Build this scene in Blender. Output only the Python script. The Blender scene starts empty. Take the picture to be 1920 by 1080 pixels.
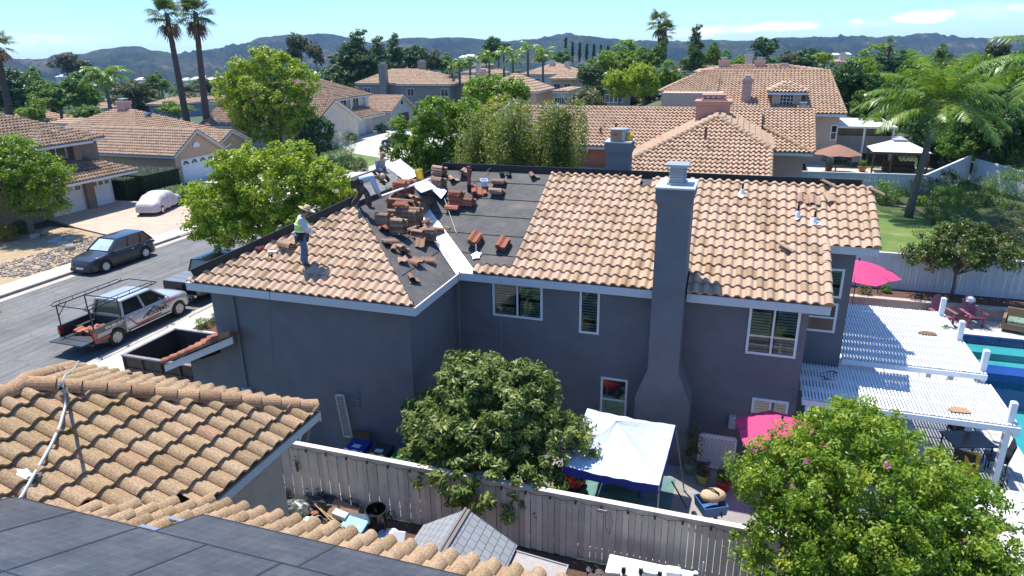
import bpy, bmesh, math, random
import numpy as np
from mathutils import Vector, Matrix
R_ = math.radians
random.seed(7); rng = np.random.default_rng(7)
SC = bpy.context.scene; COL = SC.collection
PI = math.pi
CAMH = 11.9; PITCH, ROLL, HEAD = R_(19.5), R_(0.8), R_(18.5); FPX = 1280.0
fwd = Vector((-math.sin(HEAD)*math.cos(PITCH), math.cos(HEAD)*math.cos(PITCH), -math.sin(PITCH)))
rt = Vector((math.cos(HEAD), math.sin(HEAD), 0)); dn = fwd.cross(rt)
ax = rt*math.cos(ROLL)+dn*math.sin(ROLL); ay = -rt*math.sin(ROLL)+dn*math.cos(ROLL)
cam = bpy.data.cameras.new('camera'); cam.lens = 24.0; cam.sensor_width = 36.0; cam.clip_end = 20000; cam.clip_start = 0.1
co = bpy.data.objects.new('camera', cam); COL.objects.link(co); SC.camera = co
m = Matrix((ax, -ay, -fwd)).transposed().to_4x4(); m.translation = (0, 0, CAMH); co.matrix_world = m
def ray(px, py): return ax*((px-960)/FPX)+ay*((py-540)/FPX)+fwd
def at(px, py, z=0.0):
    v = ray(px, py); t = (z-CAMH)/v.z; return Vector((0, 0, CAMH))+v*t
def aty(px, py, y):
    v = ray(px, py); t = y/v.y; return Vector((0, 0, CAMH))+v*t
def atp(px, py, p, n):
    v = ray(px, py); n = Vector(n); o = Vector((0, 0, CAMH)); t = (Vector(p)-o).dot(n)/v.dot(n); return o+v*t
def tag(o, label=None, cat=None, group=None, kind=None):
    if label: o['label'] = label
    if cat: o['category'] = cat; o['kind'] = 'thing'
    if group: o['group'] = group
    if kind: o['kind'] = kind
    return o
def empty(name, loc=(0, 0, 0), rz=0.0, label=None, cat=None, group=None):
    o = bpy.data.objects.new(name, None); COL.objects.link(o); o.location = loc; o.rotation_euler = (0, 0, rz)
    o.empty_display_size = .2
    return tag(o, label, cat, group)
def dup(root, loc=None, rz=None, label=None, group=None, scale=None):
    r = root.copy(); COL.objects.link(r)
    if loc is not None: r.location = loc
    if rz is not None: r.rotation_euler = (0, 0, rz)
    if scale is not None: r.scale = scale if hasattr(scale, '__len__') else (scale,)*3
    if label: r['label'] = label
    if group: r['group'] = group
    for ch in list(root.children):
        c = ch.copy(); COL.objects.link(c); c.parent = r
        for g in ch.children:
            d = g.copy(); COL.objects.link(d); d.parent = c
    return r
class MB:
    def __init__(s): s.v = []; s.f = []; s.mi = []; s.t = []; s.m = 0; s.tint = 0.5
    def poly(s, pts, mi=None, tint=None):
        n = len(s.v); s.v += [tuple(p) for p in pts]; s.f.append(tuple(range(n, n+len(pts))))
        s.mi.append(s.m if mi is None else mi); s.t.append(s.tint if tint is None else tint)
    def faces(s, vs, fs, mi=None, tint=None):
        n = len(s.v); s.v += [tuple(p) for p in vs]
        for f in fs:
            s.f.append(tuple(i+n for i in f)); s.mi.append(s.m if mi is None else mi); s.t.append(s.tint if tint is None else tint)
    def box(s, x0, x1, y0, y1, z0, z1, **k): s.pbox([(x0, y0), (x1, y0), (x1, y1), (x0, y1)], z0, z1, **k)
    def pbox(s, fp, z0, z1, **k):
        n = len(fp); vs = [(p[0], p[1], z0) for p in fp]+[(p[0], p[1], z1) for p in fp]
        fs = [tuple(range(n))[::-1], tuple(range(n, 2*n))]+[(i, (i+1) % n, n+(i+1) % n, n+i) for i in range(n)]
        s.faces(vs, fs, **k)
    def obox(s, c, size, M=None, **k):
        if M is None: M = Matrix.Identity(3)
        elif isinstance(M, (tuple, list)): 
            from mathutils import Euler
            M = Euler(M).to_matrix()
        c = Vector(c); hx, hy, hz = size[0]/2, size[1]/2, size[2]/2
        vs = [c+M@Vector((x, y, z)) for z in (-hz, hz) for x, y in ((-hx, -hy), (hx, -hy), (hx, hy), (-hx, hy))]
        s.faces(vs, [(3, 2, 1, 0), (4, 5, 6, 7), (0, 1, 5, 4), (1, 2, 6, 5), (2, 3, 7, 6), (3, 0, 4, 7)], **k)
    def prism(s, pts, d, **k):
        d = Vector(d); n = len(pts); a = [Vector(p) for p in pts]; vs = a+[p+d for p in a]
        s.faces(vs, [tuple(range(n))[::-1], tuple(range(n, 2*n))]+[(i, (i+1) % n, n+(i+1) % n, n+i) for i in range(n)], **k)
    def bar(s, a, b, w, h, up=(0, 0, 1), **k):
        a = Vector(a); b = Vector(b); d = (b-a); L = d.length; d = d/L
        side = d.cross(Vector(up)); 
        if side.length < 1e-4: side = d.cross(Vector((1, 0, 0)))
        side.normalize(); u = side.cross(d)
        M = Matrix((side, d, u)).transposed(); s.obox((a+b)/2, (w, L, h), M, **k)
    def tube(s, pts, r, n=8, cap=True, **k):
        P = [Vector(p) for p in pts]; rs = r if hasattr(r, '__len__') else [r]*len(P); vs = []; fs = []
        prev = None
        for i, p in enumerate(P):
            d = (P[min(i+1, len(P)-1)]-P[max(i-1, 0)]); d = d.normalized() if d.length > 1e-9 else Vector((0, 0, 1))
            if prev is None: a = d.orthogonal().normalized()
            else:
                a = prev-d*prev.dot(d); a = a.normalized() if a.length > 1e-6 else d.orthogonal().normalized()
            prev = a; b = d.cross(a)
            for j in range(n):
                t = 2*PI*j/n; vs.append(p+(a*math.cos(t)+b*math.sin(t))*rs[i])
        for i in range(len(P)-1):
            for j in range(n):
                q = (j+1) % n; fs.append((i*n+j, i*n+q, (i+1)*n+q, (i+1)*n+j))
        if cap: fs.append(tuple(range(n))[::-1]); fs.append(tuple(range((len(P)-1)*n, len(P)*n)))
        s.faces(vs, fs, **k)
    def lathe(s, prof, c=(0, 0, 0), n=16, M=None, **k):
        c = Vector(c); vs = []; fs = []
        for (r, z) in prof:
            for j in range(n):
                t = 2*PI*j/n; p = Vector((r*math.cos(t), r*math.sin(t), z)); vs.append(c+(M@p if M else p))
        for i in range(len(prof)-1):
            for j in range(n):
                q = (j+1) % n; fs.append((i*n+j, i*n+q, (i+1)*n+q, (i+1)*n+j))
        if prof[0][0] > 1e-6: fs.append(tuple(range(n))[::-1])
        if prof[-1][0] > 1e-6: fs.append(tuple(range((len(prof)-1)*n, len(prof)*n)))
        s.faces(vs, fs, **k)
    def ell(s, c, r, n=12, m_=8, M=None, jit=0, **k):
        prof = []; c = Vector(c); r = (r, r, r) if not hasattr(r, '__len__') else r; vs = []; fs = []
        for i in range(m_+1):
            a = PI*i/m_
            for j in range(n):
                t = 2*PI*j/n; q = 1+random.uniform(-jit, jit)
                p = Vector((r[0]*math.sin(a)*math.cos(t)*q, r[1]*math.sin(a)*math.sin(t)*q, -r[2]*math.cos(a)*q)); vs.append(c+(M@p if M else p))
        for i in range(m_):
            for j in range(n):
                q = (j+1) % n; fs.append((i*n+j, i*n+q, (i+1)*n+q, (i+1)*n+j))
        s.faces(vs, fs, **k)
    def build(s, name, mats, parent=None, smooth=False, local=False, bevel=0, auto=None):
        me = bpy.data.meshes.new(name)
        if not hasattr(mats, '__len__'): mats = [mats]
        off = Vector((0, 0, 0))
        if parent is not None and not local: off = Vector(WL(parent))
        vs = [(v[0]-off.x, v[1]-off.y, v[2]-off.z) for v in s.v] if off.length else s.v
        me.from_pydata(vs, [], s.f)
        for m_ in mats: me.materials.append(m_)
        if len(mats) > 1: me.polygons.foreach_set('material_index', s.mi)
        at_ = me.attributes.new('tint', 'FLOAT', 'FACE'); at_.data.foreach_set('value', s.t)
        bm = bmesh.new(); bm.from_mesh(me)
        if smooth: bmesh.ops.remove_doubles(bm, verts=bm.verts, dist=1e-5)
        bmesh.ops.recalc_face_normals(bm, faces=bm.faces) if not getattr(s, 'keepn', False) else None
        bm.to_mesh(me); bm.free()
        if smooth: me.shade_smooth()
        o = bpy.data.objects.new(name, me); COL.objects.link(o)
        if smooth and auto:
            try: me.set_sharp_from_angle(angle=R_(auto))
            except Exception: pass
        if bevel:
            b = o.modifiers.new('bevel', 'BEVEL'); b.width = bevel; b.segments = 2; b.limit_method = 'ANGLE'; b.angle_limit = R_(40)
        if parent is not None: o.parent = parent
        return o
def WL(o):
    l = Vector(o.location)
    while o.parent is not None: o = o.parent; l = l+Vector(o.location)
    return l
def arrmesh(name, V, F, mats, parent=None, tint=None, smooth=False, off=None):
    """fast mesh from numpy arrays: V (n,3), F (m,k)"""
    me = bpy.data.meshes.new(name); n, mF, k = len(V), len(F), F.shape[1]
    me.vertices.add(n); me.vertices.foreach_set('co', np.ascontiguousarray(V, dtype=np.float32).ravel())
    me.loops.add(mF*k); me.loops.foreach_set('vertex_index', np.ascontiguousarray(F, dtype=np.int32).ravel())
    me.polygons.add(mF); me.polygons.foreach_set('loop_start', np.arange(0, mF*k, k, dtype=np.int32))
    try: me.polygons.foreach_set('loop_total', np.full(mF, k, dtype=np.int32))
    except Exception: pass
    if smooth: me.polygons.foreach_set('use_smooth', np.ones(mF, dtype=bool))
    me.update(calc_edges=True)
    if tint is not None:
        a = me.attributes.new('tint', 'FLOAT', 'FACE'); a.data.foreach_set('value', np.asarray(tint, dtype=np.float32))
    for m_ in (mats if hasattr(mats, '__len__') else [mats]): me.materials.append(m_)
    o = bpy.data.objects.new(name, me); COL.objects.link(o)
    if parent is not None: o.parent = parent
    return o
_mats = {}
def nt(name):
    m_ = bpy.data.materials.new(name); m_.use_nodes = True; t = m_.node_tree; b = t.nodes['Principled BSDF']
    return m_, t, b
def mat(name, col, rough=.7, metal=0.0, noise=0.0, nscale=6.0, bump=0.0, bscale=40.0, spec=.5, coat=0.0, tintamt=0.0, emis=None):
    """principled with procedural colour variation (object space noise) and bump"""
    if name in _mats: return _mats[name]
    m_, t, b = nt(name); N = t.nodes; L = t.links
    b.inputs['Roughness'].default_value = rough; b.inputs['Metallic'].default_value = metal
    b.inputs['Specular IOR Level'].default_value = spec; b.inputs['Coat Weight'].default_value = coat
    c = (col[0], col[1], col[2], 1)
    tc = N.new('ShaderNodeTexCoord')
    nz = N.new('ShaderNodeTexNoise'); nz.inputs['Scale'].default_value = nscale; nz.inputs['Detail'].default_value = 6; nz.inputs['Roughness'].default_value = .65
    L.new(tc.outputs['Object'], nz.inputs['Vector'])
    hs = N.new('ShaderNodeHueSaturation'); hs.inputs['Color'].default_value = c
    mr = N.new('ShaderNodeMapRange'); mr.inputs['From Min'].default_value = .25; mr.inputs['From Max'].default_value = .75
    a = max(noise, .03); mr.inputs['To Min'].default_value = 1-a; mr.inputs['To Max'].default_value = 1+a
    L.new(nz.outputs['Fac'], mr.inputs['Value'])
    if tintamt:
        at_ = N.new('ShaderNodeAttribute'); at_.attribute_name = 'tint'
        m2 = N.new('ShaderNodeMapRange'); m2.inputs['To Min'].default_value = 1-tintamt; m2.inputs['To Max'].default_value = 1+tintamt
        L.new(at_.outputs['Fac'], m2.inputs['Value'])
        mu = N.new('ShaderNodeMath'); mu.operation = 'MULTIPLY'; L.new(mr.outputs[0], mu.inputs[0]); L.new(m2.outputs[0], mu.inputs[1]); L.new(mu.outputs[0], hs.inputs['Value'])
    else: L.new(mr.outputs[0], hs.inputs['Value'])
    L.new(hs.outputs['Color'], b.inputs['Base Color'])
    if bump:
        n2 = N.new('ShaderNodeTexNoise'); n2.inputs['Scale'].default_value = bscale; n2.inputs['Detail'].default_value = 4
        L.new(tc.outputs['Object'], n2.inputs['Vector'])
        bp = N.new('ShaderNodeBump'); bp.inputs['Strength'].default_value = bump; bp.inputs['Distance'].default_value = .02
        L.new(n2.outputs['Fac'], bp.inputs['Height']); L.new(bp.outputs['Normal'], b.inputs['Normal'])
    if emis: b.inputs['Emission Color'].default_value = (*emis[:3], 1); b.inputs['Emission Strength'].default_value = emis[3]
    _mats[name] = m_; return m_
def ramp(N, stops):
    r = N.new('ShaderNodeValToRGB'); e = r.color_ramp.elements
    while len(e) < len(stops): e.new(.5)
    for i, (p, c) in enumerate(stops): e[i].position = p; e[i].color = (*c, 1)
    return r
def tile_mat(name, stops, lichen=(.30, .20, .07), lich=.35, rough=.85, mscale=1.6, dirt=.4):
    """per-tile colour (tint attribute) + lichen and dark speckle"""
    m_, t, b = nt(name); N = t.nodes; L = t.links; b.inputs['Roughness'].default_value = rough; b.inputs['Specular IOR Level'].default_value = .25
    a = N.new('ShaderNodeAttribute'); a.attribute_name = 'tint'
    r = ramp(N, stops); r.color_ramp.interpolation = 'LINEAR'; L.new(a.outputs['Fac'], r.inputs['Fac'])
    tc = N.new('ShaderNodeTexCoord')
    n1 = N.new('ShaderNodeTexNoise'); n1.inputs['Scale'].default_value = mscale; n1.inputs['Detail'].default_value = 8; n1.inputs['Roughness'].default_value = .7
    L.new(tc.outputs['Object'], n1.inputs['Vector'])
    mr = N.new('ShaderNodeMapRange'); mr.inputs['From Min'].default_value = .5; mr.inputs['From Max'].default_value = .72; mr.inputs['To Max'].default_value = lich
    L.new(n1.outputs['Fac'], mr.inputs['Value'])
    mx = N.new('ShaderNodeMix'); mx.data_type = 'RGBA'; L.new(mr.outputs[0], mx.inputs['Factor']); L.new(r.outputs[0], mx.inputs['A']); mx.inputs['B'].default_value = (*lichen, 1)
    n2 = N.new('ShaderNodeTexNoise'); n2.inputs['Scale'].default_value = 38; n2.inputs['Detail'].default_value = 5; n2.inputs['Roughness'].default_value = .75
    L.new(tc.outputs['Object'], n2.inputs['Vector'])
    m2 = N.new('ShaderNodeMapRange'); m2.inputs['From Min'].default_value = .42; m2.inputs['From Max'].default_value = .6; m2.inputs['To Min'].default_value = 1-dirt; m2.inputs['To Max'].default_value = 1.06
    L.new(n2.outputs['Fac'], m2.inputs['Value'])
    hs = N.new('ShaderNodeHueSaturation'); L.new(m2.outputs[0], hs.inputs['Value']); L.new(mx.outputs['Result'], hs.inputs['Color'])
    L.new(hs.outputs['Color'], b.inputs['Base Color'])
    bp = N.new('ShaderNodeBump'); bp.inputs['Strength'].default_value = .35; bp.inputs['Distance'].default_value = .004
    L.new(n2.outputs['Fac'], bp.inputs['Height']); L.new(bp.outputs['Normal'], b.inputs['Normal'])
    return m_
def leaf_mat(name, c0, c1, c2, trans=.35, rough=.45, patch=.6):
    """leaf colour from per-leaf tint, translucent; large soft patches of another green"""
    m_, t, b = nt(name); N = t.nodes; L = t.links
    a = N.new('ShaderNodeAttribute'); a.attribute_name = 'tint'
    if c2[1] > c2[0]*.9 and c2[1] > c2[2]*1.5: c0, c1, c2 = [(c[0]*1.24, c[1]*1.18, c[2]*1.0) for c in (c0, c1, c2)]
    r = ramp(N, [(0, c0), (.55, c1), (1, c2)]); L.new(a.outputs['Fac'], r.inputs['Fac'])
    b.inputs['Roughness'].default_value = rough; b.inputs['Specular IOR Level'].default_value = .35
    L.new(r.outputs[0], b.inputs['Base Color'])
    tr = N.new('ShaderNodeBsdfTranslucent'); g = N.new('ShaderNodeHueSaturation'); g.inputs['Value'].default_value = 1.5; g.inputs['Saturation'].default_value = 1.1
    L.new(r.outputs[0], g.inputs['Color']); L.new(g.outputs[0], tr.inputs['Color'])
    mx = N.new('ShaderNodeMixShader'); mx.inputs[0].default_value = trans; L.new(b.outputs[0], mx.inputs[1]); L.new(tr.outputs[0], mx.inputs[2])
    L.new(mx.outputs[0], t.nodes['Material Output'].inputs['Surface']); return m_
def glass_mat(name, col=(.02, .025, .03), rough=.08):
    m_, t, b = nt(name); b.inputs['Base Color'].default_value = (*col, 1); b.inputs['Roughness'].default_value = rough; b.inputs['Specular IOR Level'].default_value = .9
    b.inputs['Coat Weight'].default_value = .6; b.inputs['Coat Roughness'].default_value = .02
    return m_
M_white = mat('white_paint', (.72, .73, .74), .55, noise=.05)
M_trim = mat('trim_paint', (.62, .61, .58), .6, noise=.06)
M_black = mat('black_metal', (.012, .012, .014), .35, spec=.5)
M_rubber = mat('tyre_rubber', (.018, .018, .019), .8, noise=.2)
M_chrome = mat('silver_alloy', (.55, .56, .58), .25, metal=.9)
M_glass = glass_mat('window_glass')
M_concrete = mat('concrete', (.47, .44, .39), .9, noise=.12, nscale=1.2, bump=.2, bscale=30)
M_clay = mat('terracotta_dark', (.22, .075, .045), .8, noise=.2)
M_wood = mat('brown_wood', (.16, .09, .05), .75, noise=.25, nscale=10)
M_bark = mat('grey_brown_bark', (.14, .11, .085), .9, noise=.35, nscale=5, bump=.8, bscale=18)
M_soil = mat('bark_mulch', (.10, .055, .035), .95, noise=.5, nscale=14, bump=.8, bscale=60)
SC.view_settings.view_transform = 'Standard'; SC.view_settings.look = 'None'; SC.view_settings.exposure = 0.68; SC.view_settings.gamma = 1
try: SC.view_settings.use_curve_mapping = False
except Exception: pass
W = bpy.data.worlds.new('World'); SC.world = W; W.use_nodes = True
T = W.node_tree; N = T.nodes; L = T.links; bg = N['Background']; bg.inputs['Strength'].default_value = 0.14
sky = N.new('ShaderNodeTexSky'); sky.sky_type = 'NISHITA'; sky.sun_disc = False
SUN_EL, SUN_AZ = R_(70), R_(147)
sky.sun_elevation = SUN_EL; sky.sun_rotation = R_(-57); sky.altitude = 300; sky.air_density = 1.0; sky.dust_density = 0.4; sky.ozone_density = 1.6
tcw = N.new('ShaderNodeTexCoord'); sep = N.new('ShaderNodeSeparateXYZ'); L.new(tcw.outputs['Generated'], sep.inputs[0])
def MN(op, a, b=None, c=None):
    n = N.new('ShaderNodeMath'); n.operation = op
    for i, q in enumerate((a, b, c)):
        if q is None: continue
        if isinstance(q, (int, float)): n.inputs[i].default_value = q
        else: L.new(q, n.inputs[i])
    return n.outputs[0]
az = MN('ARCTAN2', sep.outputs[0], sep.outputs[1]); el = MN('ARCSINE', sep.outputs[2])
mpw = N.new('ShaderNodeMapping'); mpw.inputs['Scale'].default_value = (1, 1, 3.2); L.new(tcw.outputs['Generated'], mpw.inputs[0])
nzw = N.new('ShaderNodeTexNoise'); nzw.inputs['Scale'].default_value = 26; nzw.inputs['Detail'].default_value = 8; nzw.inputs['Roughness'].default_value = .62; L.new(mpw.outputs[0], nzw.inputs['Vector'])
cl = None
for (px, py, wx, wy, st) in [(1330, 56, 46, 9, 1.0), (1395, 54, 34, 8, .8), (1470, 49, 58, 9, 1.1), (1520, 48, 16, 8, .9), (1606, 44, 16, 8, .75), (1640, 44, 30, 5, .4),
                             (1730, 32, 48, 11, 1.2), (1765, 26, 22, 8, 1.0), (1915, 12, 24, 9, .9), (60, 78, 120, 16, .35), (80, 70, 60, 4, .4), (1860, 20, 60, 14, .25), (1300, 62, 60, 10, .4)]:
    v = ray(px, py).normalized(); a0 = math.atan2(v.x, v.y); e0 = math.asin(v.z)
    da = MN('DIVIDE', MN('SUBTRACT', az, a0), wx/FPX); de = MN('DIVIDE', MN('SUBTRACT', el, e0), wy/FPX)
    e = MN('SUBTRACT', 1.0, MN('ADD', MN('MULTIPLY', da, da), MN('MULTIPLY', de, de)))
    e = MN('MULTIPLY', MN('MAXIMUM', e, 0.0), st); cl = e if cl is None else MN('MAXIMUM', cl, e)
nn = MN('MULTIPLY', MN('SUBTRACT', nzw.outputs['Fac'], .36), 4.2)
msk = N.new('ShaderNodeClamp'); L.new(MN('MULTIPLY', MN('MULTIPLY', cl, nn), 1.0), msk.inputs[0]); msk.inputs['Max'].default_value = .92
tint = N.new('ShaderNodeMix'); tint.data_type = 'RGBA'; tint.blend_type = 'MULTIPLY'; tint.inputs['Factor'].default_value = 1; L.new(sky.outputs[0], tint.inputs['A']); tint.inputs['B'].default_value = (.58, .85, 1.18, 1)
cm = N.new('ShaderNodeMix'); cm.data_type = 'RGBA'; L.new(msk.outputs[0], cm.inputs['Factor']); L.new(tint.outputs['Result'], cm.inputs['A']); cm.inputs['B'].default_value = (8.6, 8.9, 9.2, 1)
L.new(cm.outputs['Result'], bg.inputs['Color'])
sl = bpy.data.lights.new('sun', 'SUN'); sl.energy = 4.8; sl.angle = R_(.53); sl.color = (1.0, .955, .88)
so = bpy.data.objects.new('sun', sl); COL.objects.link(so)
sdir = Vector((math.cos(SUN_AZ)*math.cos(SUN_EL), math.sin(SUN_AZ)*math.cos(SUN_EL), math.sin(SUN_EL)))
so.rotation_euler = (-sdir).to_track_quat('-Z', 'Y').to_euler(); so.location = (0, 0, 60)
from mathutils import noise as NZ
def sst(a, b, x): t = min(1, max(0, (x-a)/(b-a))); return t*t*(3-2*t)
def gh(x, y):
    d = math.hypot(x, y)
    z = -0.03
    r = sst(-22, -12, x)
    z += r*(1.43*sst(35.9, 37.2, y)+.4*sst(47, 53, y)+.35*sst(54, 58, y)+1.2*sst(61, 66, y))
    if 8.5 < x < 16.6 and 12.5 < y < 32.4: z = -4
    z -= 9*sst(110, 330, d)*(1-.3*r)+50*sst(300, 1500, d)
    if d > 60 and y > 90: z += .8*NZ.noise(Vector((x*.01, y*.01, 0)))*sst(90, 200, y)
    return z
def axis(lo, hi, dense, step):
    out = []; x = dense[0]
    while x <= dense[1]: out.append(x); x += step
    g = step; x = dense[0]
    while x > lo: g *= 1.25; x -= g; out.insert(0, x)
    g = step; x = out[-1]
    while x < hi: g *= 1.25; x += g; out.append(x)
    return out
xs = axis(-5200, 5200, (-60, 30), 2.0); ys = axis(-400, 6000, (-6, 72), 1.2)
V = [(x, y, gh(x, y)) for y in ys for x in xs]; nx = len(xs)
F = [(j*nx+i, j*nx+i+1, (j+1)*nx+i+1, (j+1)*nx+i) for j in range(len(ys)-1) for i in range(nx-1)]
def ground_mat():
    m_, t, b = nt('dry_ground'); N = t.nodes; L = t.links; tc = N.new('ShaderNodeTexCoord')
    n1 = N.new('ShaderNodeTexNoise'); n1.inputs['Scale'].default_value = .12; n1.inputs['Detail'].default_value = 10; n1.inputs['Roughness'].default_value = .7; L.new(tc.outputs['Object'], n1.inputs['Vector'])
    r = ramp(N, [(.36, (.03, .05, .016)), (.52, (.055, .08, .025)), (.62, (.10, .10, .045)), (.74, (.22, .17, .10))]); L.new(n1.outputs['Fac'], r.inputs['Fac'])
    n2 = N.new('ShaderNodeTexNoise'); n2.inputs['Scale'].default_value = 5; n2.inputs['Detail'].default_value = 8; L.new(tc.outputs['Object'], n2.inputs['Vector'])
    hs = N.new('ShaderNodeHueSaturation'); mr = N.new('ShaderNodeMapRange'); mr.inputs['To Min'].default_value = .5; mr.inputs['To Max'].default_value = 1.4; L.new(n2.outputs['Fac'], mr.inputs['Value'])
    L.new(mr.outputs[0], hs.inputs['Value']); L.new(r.outputs[0], hs.inputs['Color']); L.new(hs.outputs['Color'], b.inputs['Base Color']); b.inputs['Roughness'].default_value = .95
    return m_
M_ground = ground_mat()
g = arrmesh('ground', np.array(V), np.array(F), M_ground, smooth=True); tag(g, kind='structure')
sk = [(-700, 100), (-350, 96), (-120, 104), (0, 107), (60, 110), (150, 101), (195, 92), (235, 87), (262, 88), (285, 94), (330, 99), (400, 92), (450, 83), (500, 69), (535, 65), (560, 66), (605, 62), (650, 69), (700, 79), (745, 72), (770, 70), (810, 72), (850, 69), (880, 70), (910, 73), (955, 77), (1000, 75), (1030, 70), (1050, 65), (1065, 62), (1085, 67), (1105, 70), (1150, 74), (1200, 78), (1280, 79), (1340, 76), (1420, 77), (1465, 71), (1485, 70), (1510, 72), (1545, 71), (1580, 69), (1600, 68), (1650, 71), (1700, 68), (1730, 64), (1750, 65), (1790, 70), (1850, 72), (1890, 68), (1920, 66), (2100, 70), (2400, 84), (2900, 80)]
def skyy(px):
    for (a, b), (c, d) in zip(sk, sk[1:]):
        if a <= px <= c: t = (px-a)/(c-a); t = t*t*(3-2*t); return b+(d-b)*t
    return 80
nu, nvv = 520, 46; V = []
for i in range(nu):
    px = -700+3600*i/(nu-1); v = ray(px, skyy(px)); h = math.hypot(v.x, v.y)
    Dr = 2550+260*math.sin(px*.004)+120*math.sin(px*.011+1)
    if px < 900: Dr -= 500*sst(900, 100, px)
    ux, uy = v.x/h, v.y/h; zr = CAMH+v.z/h*Dr
    for j in range(nvv):
        f = j/(nvv-1)*1.35
        D = Dr-1000+1000*f; base = -62
        prof = 1-(1-min(f, 1))**1.15 if f <= 1 else 1-(f-1)*2.2
        z = base+(zr-base)*max(0, prof)
        x, y = ux*D, uy*D
        p = Vector((x*.0042, y*.0042, .3)); q = 0
        a = 1.0
        for o in range(6): q += a*(abs(NZ.noise(p))-.25); p = p*2.03; a *= .55
        env = math.sin(min(f, 1)*PI)**.8
        z -= q*64*env if f <= 1 else 0
        zz = Vector((x*.03, y*.03, 2)); z += 5.0*(NZ.noise(zz)+.6*NZ.noise(zz*2.3))*(1 if f < .97 else .35)
        V.append((x, y, z))
F = [(i*nvv+j, (i+1)*nvv+j, (i+1)*nvv+j+1, i*nvv+j+1) for i in range(nu-1) for j in range(nvv-1)]
def hill_mat():
    m_, t, b = nt('chaparral_hills'); N = t.nodes; L = t.links; tc = N.new('ShaderNodeTexCoord')
    n1 = N.new('ShaderNodeTexNoise'); n1.inputs['Scale'].default_value = .0055; n1.inputs['Detail'].default_value = 12; n1.inputs['Roughness'].default_value = .68; L.new(tc.outputs['Object'], n1.inputs['Vector'])
    r = ramp(N, [(.42, (.018, .030, .014)), (.56, (.035, .045, .02)), (.64, (.10, .08, .045)), (.74, (.32, .23, .15))]); L.new(n1.outputs['Fac'], r.inputs['Fac'])
    n2 = N.new('ShaderNodeTexNoise'); n2.inputs['Scale'].default_value = .09; n2.inputs['Detail'].default_value = 5; n2.inputs['Roughness'].default_value = .8; L.new(tc.outputs['Object'], n2.inputs['Vector'])
    m2 = N.new('ShaderNodeMapRange'); m2.inputs['From Min'].default_value = .35; m2.inputs['From Max'].default_value = .6; m2.inputs['To Min'].default_value = .35; m2.inputs['To Max'].default_value = 1.5; L.new(n2.outputs['Fac'], m2.inputs['Value'])
    hs = N.new('ShaderNodeHueSaturation'); L.new(m2.outputs[0], hs.inputs['Value']); L.new(r.outputs[0], hs.inputs['Color']); L.new(hs.outputs['Color'], b.inputs['Base Color']); b.inputs['Roughness'].default_value = 1; b.inputs['Specular IOR Level'].default_value = .1
    return m_
hl = arrmesh('hills', np.array(V), np.array(F), hill_mat(), smooth=False); tag(hl, kind='structure')
hz = MB(); hz.box(-3300, 3300, -450, 3300, -75, 330)
mh = bpy.data.materials.new('haze_air'); mh.use_nodes = True; t = mh.node_tree; t.nodes.remove(t.nodes['Principled BSDF'])
pv = t.nodes.new('ShaderNodeVolumePrincipled'); pv.inputs['Density'].default_value = 0.00011; pv.inputs['Color'].default_value = (.27, .52, 1.0, 1); pv.inputs['Anisotropy'].default_value = .2
t.links.new(pv.outputs[0], t.nodes['Material Output'].inputs['Volume'])
ho = hz.build('haze', mh); tag(ho, kind='stuff'); ho['label'] = 'thin blue air over the valley'
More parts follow.
